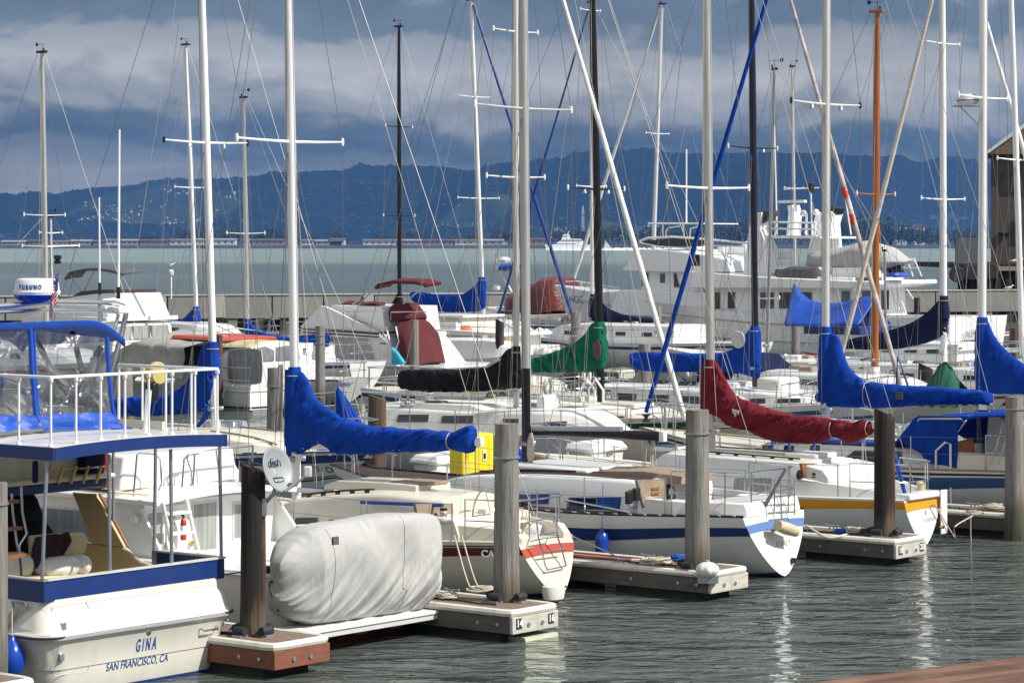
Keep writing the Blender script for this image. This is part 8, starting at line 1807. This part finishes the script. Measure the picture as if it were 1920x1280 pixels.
# ---------------------------------------------------------------- white bow pointing right with small red fender
b = Boat('small_sailing_boat', 'white flared bow with fenders hanging, moored behind the silver and black mast', 'sailboat', bplace(1091, 36.6, 8.5), BD, L=8.5, Bm=2.6)
b.hull(1.0, .9, 1.25, GEL, tw=.7, stripes=((.90, .94, GREYG, 'rub_strake'),), rake=1.3, srake=.1); b.deck(GEL, rail=GREYG)
b.cabin([(1.6, 1.6), (4.6, 1.6), (6.3, 1.2)], GEL, w=.66); b.pulpit()
b.fender(6.0, -1.1, .55, .5, .11, FENDW, zt=1.1); b.fender(4.4, -1.42, .5, .5, .11, mat('orange foam'), zt=1.0)
MB().lathe([(0, -.1), (.08, -.06), (.09, .04), (0, .1)], (7.9, -.35, .55), 12).build('red_float', RED, b.r)
# ---------------------------------------------------------------- far sailing boats
def farsail(label, px, off, h, L, frac, base, top, H, dia, mm, spr, cov=None, covm=None, boom=None, hullm=GEL, stripe=NAVY, furl=None, furlr=.06, wins=3, zc=1.75, seed=1, **kw):
    b = Boat('sailing_boat', label, 'sailboat', place(px, off, h, L, frac), h, L=L, Bm=L * .3)
    b.hull(1.2, 1.1, 1.4, hullm, tw=.62, stripes=((.86, .93, stripe, 'hull_stripe'),), rake=1.4, srake=-.2 if h is BD else .2); b.deck(GEL, rail=GREYG)
    b.cabin([(L * .22, zc), (L * .4, zc), (L * .66, zc - .08), (L * .76, 1.3)], GEL, w=.68)
    for k in range(wins): b.panel([(L * .3 + k * L * .1, 1.4), (L * .3 + k * L * .1 + .5, 1.4), (L * .3 + k * L * .1 + .5, 1.56), (L * .3 + k * L * .1, 1.56)], GLASSD, 'window', GREYG)
    b.mast(base, top, H, dia, mm, spreaders=spr, furl=furl, furlr=furlr, wr=.0065, **kw)
    if boom: b.boom(boom[0], boom[1], .13, mm, ends=False)
    if cov: b.cover(cov, covm, fold=.03, seed=seed, n=80)
    b.lifelines(1.2, L - 1.2, 6, wr=.006); b.pulpit(); b.pushpit(1.2)
    return b
farsail('far white sloop, royal blue cover and dark blue furled jib, right of burgundy canopy', 906, 56, BD, 12, .55, (907, 615), (883, 0), None, .24, WHITEM, [(182, 1.1), (372, 1.5)], [(769, 548, 556, .07), (776, 547, 566, .12), (800, 549, 578, .16), (835, 553, 585, .18), (865, 552, 585, .18), (885, 540, 584, .18), (898, 527, 583, .18), (907, 521, 583, .17), (911, 523, 578, .1)], BLUEC, ((903, 578), (771, 553)), furl=mat('dark blue furled sail', (.01, .035, .22), .8), furlr=.10, seed=91)
farsail('far white sloop with a slim black mast', 749, 52, BD, 11, .55, (749, 600), (748, 50), None, .20, BLACKM, [(238, .85), (405, 1.0)], [(715, 590, 600, .1), (735, 568, 600, .14), (745, 552, 598, .14), (751, 552, 596, .1)], BLACKC, seed=95)
farsail('far white sloop with a thin grey mast and blue cover behind the red roof', 464, 44, HD, 10, .55, (465, 640), (456, 183), None, .165, ALU, [(438, .95)], [(458, 603, 632, .1), (464, 600, 634, .14), (474, 609, 636, .16), (492, 622, 638, .16), (520, 629, 641, .15), (560, 633, 646, .13), (618, 636, 650, .1)], BLUEC, ((466, 640), (622, 645)), seed=97)
farsail('far white sloop, white mast and blue cover before the breakwater at left', 369, 62, BD, 11, .55, (369, 610), (348, 84), None, .22, WHITEM, [(352, 1.0)], [(284, 604, 616, .08), (292, 602, 619, .14), (320, 600, 621, .16), (342, 598, 619, .17), (355, 586, 617, .17), (366, 576, 615, .15), (372, 578, 610, .1)], BLUEC, ((366, 612), (286, 612)), seed=99)
farsail('far sloop with a silver grey mast at the far left', 86, 46, BD, 11, .55, (86, 570), (79, 98), None, .21, ALU, [(404, .9), (462, 1.25, dict(sweep=-.3))], hullm=GEL2, stripe=REDS, seed=101)
farsail('far sloop with a short white mast beside the radar dome', 97, 58, HD, 9, .55, (98, 575), (95, 407), None, .13, WHITEM, [(437, .6)], hullm=OFFW, stripe=mat('pink faded antifouling', (.45, .2, .18), .7), seed=103)
farsail('far white sloop, tall white mast and navy cover right of the leaning white furled sail', 1223, 58, HD, 13, .55, (1222, 575), (1241, 8), None, .235, WHITEM, [(251, 1.0)], [(1213, 545, 580, .12), (1219, 543, 586, .16), (1227, 553, 592, .18), (1242, 572, 600, .18), (1260, 584, 606, .18), (1290, 592, 609, .17), (1340, 597, 612, .15), (1376, 600, 606, .08)], DNAVY, ((1220, 600), (1378, 604)), furl=FURLW, furlr=.12, seed=105)
farsail('long white sloop with square ports, white mast and navy cover beyond the green cover', 1111, 46, HD, 13.5, .60, (1111, 625), (1107, 5), None, .17, WHITEM, [(350, 1.05), (20, .7)], [(1104, 560, 600, .12), (1112, 553, 602, .15), (1122, 560, 604, .16), (1140, 577, 607, .17), (1165, 588, 611, .17), (1195, 594, 614, .16), (1226, 597, 613, .08)], DNAVY, ((1112, 605), (1228, 606)), furl=mat('dark blue furled sail'), furlr=.07, wins=4, zc=1.85, seed=107)
farsail('far sloop with a pale grey mast beside the bright blue tarpaulin', 1492, 48, HD, 11, .60, (1493, 640), (1485, 125), None, .155, ALUW, [(353, .85)], hullm=GREYG, stripe=BLUES, seed=109)
b = farsail('white sailboat low in the water with red trim behind the orange mast', 1700, 26, HD, 9, .5, (1662, 690), (1658, 470), None, .09, GALV, [], hullm=GEL, stripe=RED, seed=111)
farsail('white sloop with covered boom beyond the dark blue mast', 1530, 20.5, HD, 9.5, .55, (1437, 700), (1452, 130), None, .10, GALV, [(560, .6)], [(1440, 672, 684, .1), (1470, 674, 687, .13), (1530, 675, 688, .13), (1620, 676, 688, .12)], FURLW, seed=113)
# extra hulls crowding the second row
def lowboat(label, px_bow, off, L, hm=GEL, st=NAVY, cm=GEL, mastpx=None, win=True):
    b = Boat('sailing_boat', label, 'sailboat', bplace(px_bow, off, L), BD, L=L, Bm=L * .3)
    b.hull(1.05, .95, 1.25, hm, tw=.66, stripes=((.80, .9, st, 'hull_stripe'),), rake=1.3, srake=-.1); b.deck(cm, rail=GREYG)
    b.cabin([(L * .22, 1.55), (L * .4, 1.54), (L * .66, 1.48), (L * .76, 1.2)], cm, w=.68)
    for k in range(3): b.panel([(L * .3 + k * L * .12, 1.2), (L * .3 + k * L * .12 + .6, 1.2), (L * .3 + k * L * .12 + .6, 1.38), (L * .3 + k * L * .12, 1.38)], GLASSD, 'window', GREYG)
    b.lifelines(1.2, L - 1.2, 6); b.pulpit(); b.pushpit(1.2); b.winch(L * .2, -.9, 1.2, 1.3); b.winch(L * .2, .9, 1.2, 1.3)
    if mastpx: b.mast(*mastpx)
    return b
lowboat('white sloop hull tucked behind the maroon cover and cream cabin', 1560, 12.6, 8.5, GEL, BLUES)
lowboat('white sloop hull between the blue dodger boat and the navy cover', 1880, 15.5, 9.0, GEL2, GREENS)
lowboat('low white sloop hull beyond the long white cabin', 1180, 20.2, 9.0, GEL2, NAVY, CREAM)
# ---------------------------------------------------------------- big trawler yacht
b = Boat('motor_yacht', 'large white multi deck motor yacht with mast, funnels and covered tender on its boat deck', 'motor yacht', (19.6, 113.5), HD, L=22.5, Bm=5.6)
YW = mat('yacht white enamel', (.84, .85, .86), .3, var=.04, dirt=.1, dirtcol=(.5, .48, .44))
zs = b.Y(1775, 595, 2.6)[1]; zb_ = b.Y(1085, 535, 1.0)[1]
us = [i / 24 for i in range(25)]; rows = []
def yh(u, v, sd):
    hbm = 2.8 * sinterp([(0, .9), (.3, 1), (.6, .97), (.8, .72), (.93, .36), (1, .02)], u); z1 = sinterp([(0, zs), (.35, zs - .05), (.6, zs + .25), (1, zb_)], u); z0 = -.6
    f = sinterp([(0, .05), (.15, .62), (.3, .85), (.6, .95), (1, 1)], v) if u < .6 else sinterp([(0, .03), (.25, .55 - .35 * (u - .6)), (.6, .78 - .25 * (u - .6)), (1, 1)], v)
    return (u * 20.3 + 2.2 * v * u**4 - .3 * v * (1 - u)**6, sd * hbm * f, z0 + (z1 - z0) * v)
vs = [0, .12, .2, .3, .45, .6, .75, .88, 1]
for u in us: rows.append([yh(u, v, -1) for v in reversed(vs)] + [yh(u, v, 1) for v in vs[1:]])
MB().grid(rows).build('hull', YW, b.r, angle=60); MB().add(rows[0], [tuple(range(len(rows[0])))]).build('transom', YW, b.r)
MB().grid([[(yh(u, 1, 1)[0], yh(u, 1, 1)[1] * k / 3 * .99, yh(u, 1, 1)[2] - .02) for k in range(-3, 4)] for u in us]).build('deck', GREYG, b.r)
for v in (.58, .86):
    for sd in (1, -1): MB().tube([yh(u, v, sd * 1.004) for u in us], .05, 6).build('rub_strake', GREYG, b.r)
MB().box(-1.3, -.05, -2.3, 2.3, .35, .5).build('swim_platform', TEAKG, b.r)
YM = lambda px, py, w=2.3: b.Y(px, py, w)
text_mesh('yacht_name', 'NORDHAVEN', .5, mat('grey lettering', (.25, .27, .32), .5), b.r, face_mat((-.34, 0, zs - .75), (0, -1, 0), (0, 0, 1)), sx=.8); text_mesh('yacht_port', 'WILMINGTON', .26, mat('grey lettering'), b.r, face_mat((-.32, 0, zs - 1.3), (0, -1, 0), (0, 0, 1)))
q = MB()
for k in range(5): q = MB().box(-.36, -.3, -1.5 + k * .65, -1.05 + k * .65, .95, 1.15).build('freeing_port', BLACKP, b.r)
sideprism(b, [(1322, 515), (1600, 520), (1604, 600), (1322, 600)], 2.15, YW, 'saloon')
sideprism(b, [(1160, 543), (1290, 548), (1325, 548), (1325, 598), (1140, 590)], 2.3, YW, 'portuguese_bridge', bevel=.05)
sideprism(b, [(1205, 500), (1322, 500), (1322, 556), (1202, 552)], 1.9, YW, 'wheelhouse')
sideprism(b, [(1166, 507), (1199, 467), (1236, 468), (1322, 478), (1345, 488), (1350, 510), (1320, 511)], 2.25, YW, 'flybridge_coaming')
sideprism(b, [(1290, 508), (1443, 520), (1500, 522), (1610, 527), (1642, 526), (1644, 534), (1600, 541), (1290, 540)], 2.6, YW, 'boat_deck', bevel=.05)
sideprism(b, [(1392, 520), (1402, 440), (1410, 400), (1428, 398), (1425, 430), (1442, 470), (1444, 522)], 1.9, YW, 'funnel', far=1.1)
sideprism(b, [(1415, 402), (1430, 396), (1451, 395), (1446, 402), (1432, 418), (1424, 418)], 1.8, BLACKP, 'funnel_top', far=1.2)
sideprism(b, [(1515, 472), (1522, 430), (1530, 398), (1558, 396), (1563, 400), (1558, 420), (1562, 470)], -1.1, YW, 'funnel', far=-1.9)
sideprism(b, [(1532, 396), (1560, 388), (1571, 391), (1566, 402), (1556, 404)], -1.2, BLACKP, 'funnel_top', far=-1.8)
pwin(b, 1297, 1312, 478, 498, 2.27, BLACKP, GREYG, r=.1); 
for px0, px1 in ((1341, 1350), (1365, 1378), (1426, 1451), (1461, 1485), (1496, 1522)): pwin(b, px0, px1, 548, 578, 2.17, GLASSD, GREYG, r=.12)
pwin(b, 1578, 1594, 546, 566, 2.17, CURTB, GREYG, r=.05); xa_ = b.Y(1602, 560, 2.15)[0]; xwin(b, 1616, 1632, 545, 572, xa_ - .01, CURTB, GREYG); xwin(b, 1652, 1666, 545, 580, xa_ - .01, GLASSD, GREYG)
pwin(b, 1203, 1216, 512, 536, 1.92, CURTB, GREYG, r=.05); pwin(b, 1238, 1247, 513, 530, 1.92, CURTB, GREYG, r=.1); pwin(b, 1264, 1275, 512, 538, 1.92, GLASSD, GREYG, r=.1, skew=(0, -8, 0, 0))
MB().prism([YM(px, py, 1.93) for px, py in ((1233, 508), (1252, 508), (1252, 546), (1233, 546))], 1.9, 1.925).build('side_door', YW, b.r, bevel=.01)
# rails, frames and masts on top
def yr(pts, y, r=.035, nm='rail', m=WHITEM): MB().tube([(b.Y(px, py, y)[0], y, b.Y(px, py, y)[1]) for px, py in pts], r, 6).build(nm, m, b.r)
for y in (1.5, -1.5):
    yr([(1216, 419), (1315, 419)], y, .05, 'hardtop_frame'); yr([(1243, 419), (1243, 460)], y, nm='hardtop_frame'); yr([(1276, 419), (1275, 424), (1254, 427), (1249, 432), (1248, 462)], y, nm='hardtop_frame'); yr([(1280, 419), (1284, 455)], y, nm='hardtop_frame'); yr([(1310, 419), (1308, 425), (1295, 428), (1292, 455)], y, nm='hardtop_frame')
sideprism(b, [(1216, 418), (1315, 418), (1315, 420), (1216, 420)], 1.5, YW, 'hardtop', bevel=0)
yr([(1200, 452), (1215, 446), (1262, 444), (1320, 448), (1400, 456)], 1.9, .06, 'screen_rail'); 
MB().prism([YM(px, py, 1.9) for px, py in ((1202, 452), (1262, 446), (1320, 450), (1320, 462), (1236, 462), (1212, 460))], 1.87, 1.89).build('fly_screen', GLASSD, b.r)
yr([(1200, 455), (1235, 462), (1300, 466), (1325, 472)], 2.0); yr([(1318, 460), (1396, 462), (1396, 495)], 1.9); yr([(1318, 478), (1396, 476)], 1.9, .025); yr([(1370, 462), (1370, 498)], 1.9, .025); yr([(1345, 462), (1370, 498)], 1.9, .03)
sideprism(b, [(1345, 463), (1385, 465), (1398, 452), (1398, 495), (1345, 490)], -.4, YW, 'locker', far=-1.6)
heap(b, [(1281, 470), (1285, 458), (1297, 447), (1304, 450), (1306, 470)], .6, OFFW, 'helm_cover', far=-.6)
for y in (1.6, -1.6):
    yr([(1435, 416), (1530, 418)], y, .05, 'radar_arch'); yr([(1435, 428), (1530, 430)], y, .05, 'radar_arch'); yr([(1436, 444), (1532, 444)], y, .07, 'radar_arch')
    for px in (1440, 1453, 1478, 1500, 1514, 1528): yr([(px, 416), (px, 444)], y, .03, 'radar_arch')
sideprism(b, [(1434, 443), (1538, 443), (1538, 447), (1434, 447)], 1.7, YW, 'arch_platform', bevel=0)
sideprism(b, [(1458, 376), (1508, 375), (1508, 380), (1458, 381)], .12, WHITEP, 'radar_scanner'); sideprism(b, [(1474, 443), (1478, 400), (1476, 386), (1486, 384), (1490, 400), (1488, 443)], .3, YW, 'radar_mast')
yr([(1512, 400), (1511, 440)], 1.2, .05, 'aerial'); yr([(1520, 352), (1523, 440)], .8, .035, 'aerial'); yr([(1470, 355), (1535, 352)], 0, .03, 'yardarm'); yr([(1468, 280), (1450, 180), (1457, 440)], .3, .02, 'aerial') if False else None
yr([(1457, 440), (1451, 210)], .5, .035, 'whip_aerial'); yr([(1287, 420), (1287, 280)], 0, .035, 'whip_aerial'); yr([(1596, 440), (1576, 315)], -1, .03, 'whip_aerial')
for px, py in ((1506, 401), (1530, 399), (1355, 470)):
    v = YM(px, py, .8); MB().lathe([(0, -.12), (.14, -.08), (.16, .02), (.1, .14), (0, .17)], (v[0], .8, v[1]), 12).build('satcom_dome', WHITEP, b.r)
v = YM(1521, 352, .8); MB().box(v[0] - .1, v[0] + .1, .7, .9, v[1] - .2, v[1] + .2).build('nav_light', BLACKP, b.r, bevel=.03)
heap(b, [(1498, 500), (1500, 478), (1520, 470), (1560, 464), (1590, 455), (1610, 452), (1650, 466), (1675, 484), (1686, 490), (1660, 502), (1600, 502), (1560, 500)], 1.6, GREYC, 'tender_cover', far=-.4)
heap(b, [(1648, 505), (1658, 492), (1672, 483), (1680, 492), (1688, 500), (1690, 512), (1680, 514), (1660, 512)], 1.0, BLACKP, 'outboard_motor', far=.6)
heap(b, [(1445, 520), (1448, 505), (1480, 500), (1530, 498), (1545, 522)], 2.2, GREYC2, 'liferaft_cover', far=1.4); heap(b, [(1440, 512), (1452, 502), (1500, 500), (1540, 500), (1542, 508)], 2.1, YW, 'inflatable_tube', far=1.3)
heap(b, [(1443, 476), (1448, 471), (1468, 471), (1470, 486), (1443, 487)], .8, WHITEP, 'liferaft_canister', far=-.3)
sideprism(b, [(1560, 502), (1640, 502), (1650, 520), (1560, 520)], 1.9, GEL, 'tender_cradle', far=.2); heap(b, [(1650, 520), (1654, 512), (1680, 511), (1684, 519)], 1.7, BLUEC2, 'blue_tarp', far=.4)
for y in (-.6, -2.2):
    yr([(1686, 485), (1715, 485)], y); yr([(1694, 485), (1694, 520)], y, .03); yr([(1700, 485), (1712, 518)], y, .03); yr([(1714, 485), (1728, 518)], y, .03); yr([(1694, 502), (1722, 502)], y, .03)
    yr([(1440, 500), (1545, 496)], y, .03); yr([(1472, 498), (1472, 520)], y, .03); yr([(1520, 497), (1520, 520)], y, .03)
for y in (-.8,):
    for px0, px1 in (((1672, 545), (1692, 596)), ((1682, 543), (1702, 594))): yr([px0, px1], y, .03, 'deck_ladder')
    for k in range(5): yr([(1675 + k * 4, 552 + k * 10), (1685 + k * 4, 551 + k * 10)], y, .025, 'deck_ladder')
yr([(1640, 600), (1660, 592), (1775, 592)], 2.6, .04); yr([(1700, 542), (1712, 560)], 2.3, .03)
yr([(1160, 540), (1080, 527), (1062, 528)], 1.8, .035); yr([(1150, 543), (1085, 532)], 1.8, .02)
for px in (1090, 1110, 1130): yr([(px, 528 + (px - 1080) * .15), (px, 545)], 1.7, .025)
text_mesh('bow_number', 'NOC', .55, INKB, b.r, face_mat((b.Y(1094, 562, 1.2)[0], 1.75, b.Y(1094, 562, 1.2)[1]), (-1, .4, 0), (0, .3, 1)))
flag(b.r, (b.Y(1636, 525, 1.0)[0], 1.0, b.Y(1636, 525, 1.0)[1]), 1.3, .8, .8, dirv=Vector((-.8, .1, 0)), seed=4)
yr([(1635, 522), (1640, 580)], 1.0, .03, 'flag_staff')
# bright blue awning boat in front of the yacht
b = Boat('day_boat', 'boat under a bright blue boom tent between two pilings in front of the big yacht', 'boat', onrow(1625, 27.5), HD, L=9, Bm=3.0)
b.hull(1.1, 1.0, 1.3, GEL2, tw=.7, stripes=((.8, .9, NAVY, 'hull_stripe'),)); b.deck(GEL)
P = []
pr = [(1488, 532), (1500, 545), (1520, 562), (1560, 568), (1600, 562), (1622, 555), (1640, 560)]
for i in range(33):
    u = i / 32; px = 1488 + 152 * u; py = sinterp(pr, px); x, z = b.Y(px, py, 0); zl = b.Y(px, 611, 1.4)[1]; r_ = []
    for j in range(13):
        v = (j - 6) / 6; k = abs(v) ** .85; r_.append((x, v * 1.15 * min(1, .25 + u * 8) , z + (zl - z) * k * min(1, .4 + u * 6) + .05 * noise.noise(Vector((u * 20, v * 2, 0)))))
    P.append(r_)
MB().grid(P).build('boom_tent', BLUEC2, b.r, angle=180).modifiers.new('thickness', 'SOLIDIFY').thickness = .03
MB().box(b.Y(1612, 612, 1.4)[0], b.Y(1506, 612, 1.4)[0], -.8, 1.4, b.Y(1560, 627, 1.4)[1], b.Y(1560, 611, 1.4)[1]).build('canvas_side', NAVY, b.r, bevel=.04)
# folded blue cloth behind the near blue cover
v = onrow(655, 12.0); zt = CH - (727 - HZ) * v.y / FPX; zb2 = CH - (812 - HZ) * v.y / FPX
ob = thing('draped_cover', 'bright blue folded canvas hanging in a peak behind the long blue sail cover', 'canvas cover', (v.x, v.y, zb2), 0)
P = []; s_ = v.y / FPX
for i in range(41):
    u = i / 40; xt = (632 - 655) * s_ + u * .02; xb = (628 + 62 * u - 655) * s_
    P.append([(xt + (xb - xt) * (k / 12) ** (1.0 - .1 * u), .35 * sin(pi * u) * k / 12 * -1 + .04 * sin(u * 40) * k / 12, (zt - zb2) * (1 - k / 12) ) for k in range(13)])
MB().grid(P).build('canvas', BLUEC, ob, angle=180).modifiers.new('thickness', 'SOLIDIFY').thickness = .02
MB().tube([((630 - 655) * s_, 0, (zt - zb2)), ((627 - 655) * s_, 0, -.6)], .02, 6).build('pole', GALV, ob)
# triangular burgee on a staff by the blue tent
v = onrow(1478, 44); o = thing('red_burgee', 'small red and white pennant near the left end of the blue tent', 'pennant', (v.x, v.y, 0)); zq = CH - (606 - HZ) * v.y / FPX
MB().tube([(0, 0, 1.0), (0, 0, zq + .2)], .02, 6).build('staff', GALV, o); flag(o, (0, 0, zq), .5, .35, .2, RED, Vector((-.7, -.3, 0)), seed=2); flag(o, (0.02, 0, zq - .02), .5, .35, .2, WHITEP, Vector((.8, .2, 0)), seed=3)
# ---------------------------------------------------------------- gear on every deck
for i_, b_ in enumerate(BOATS):
    if b_.r.name.startswith(('sailing_boat', 'small_sailing_boat')) and b_ not in (A2, A3, A4, A5): clutter(b_, 100 + i_)
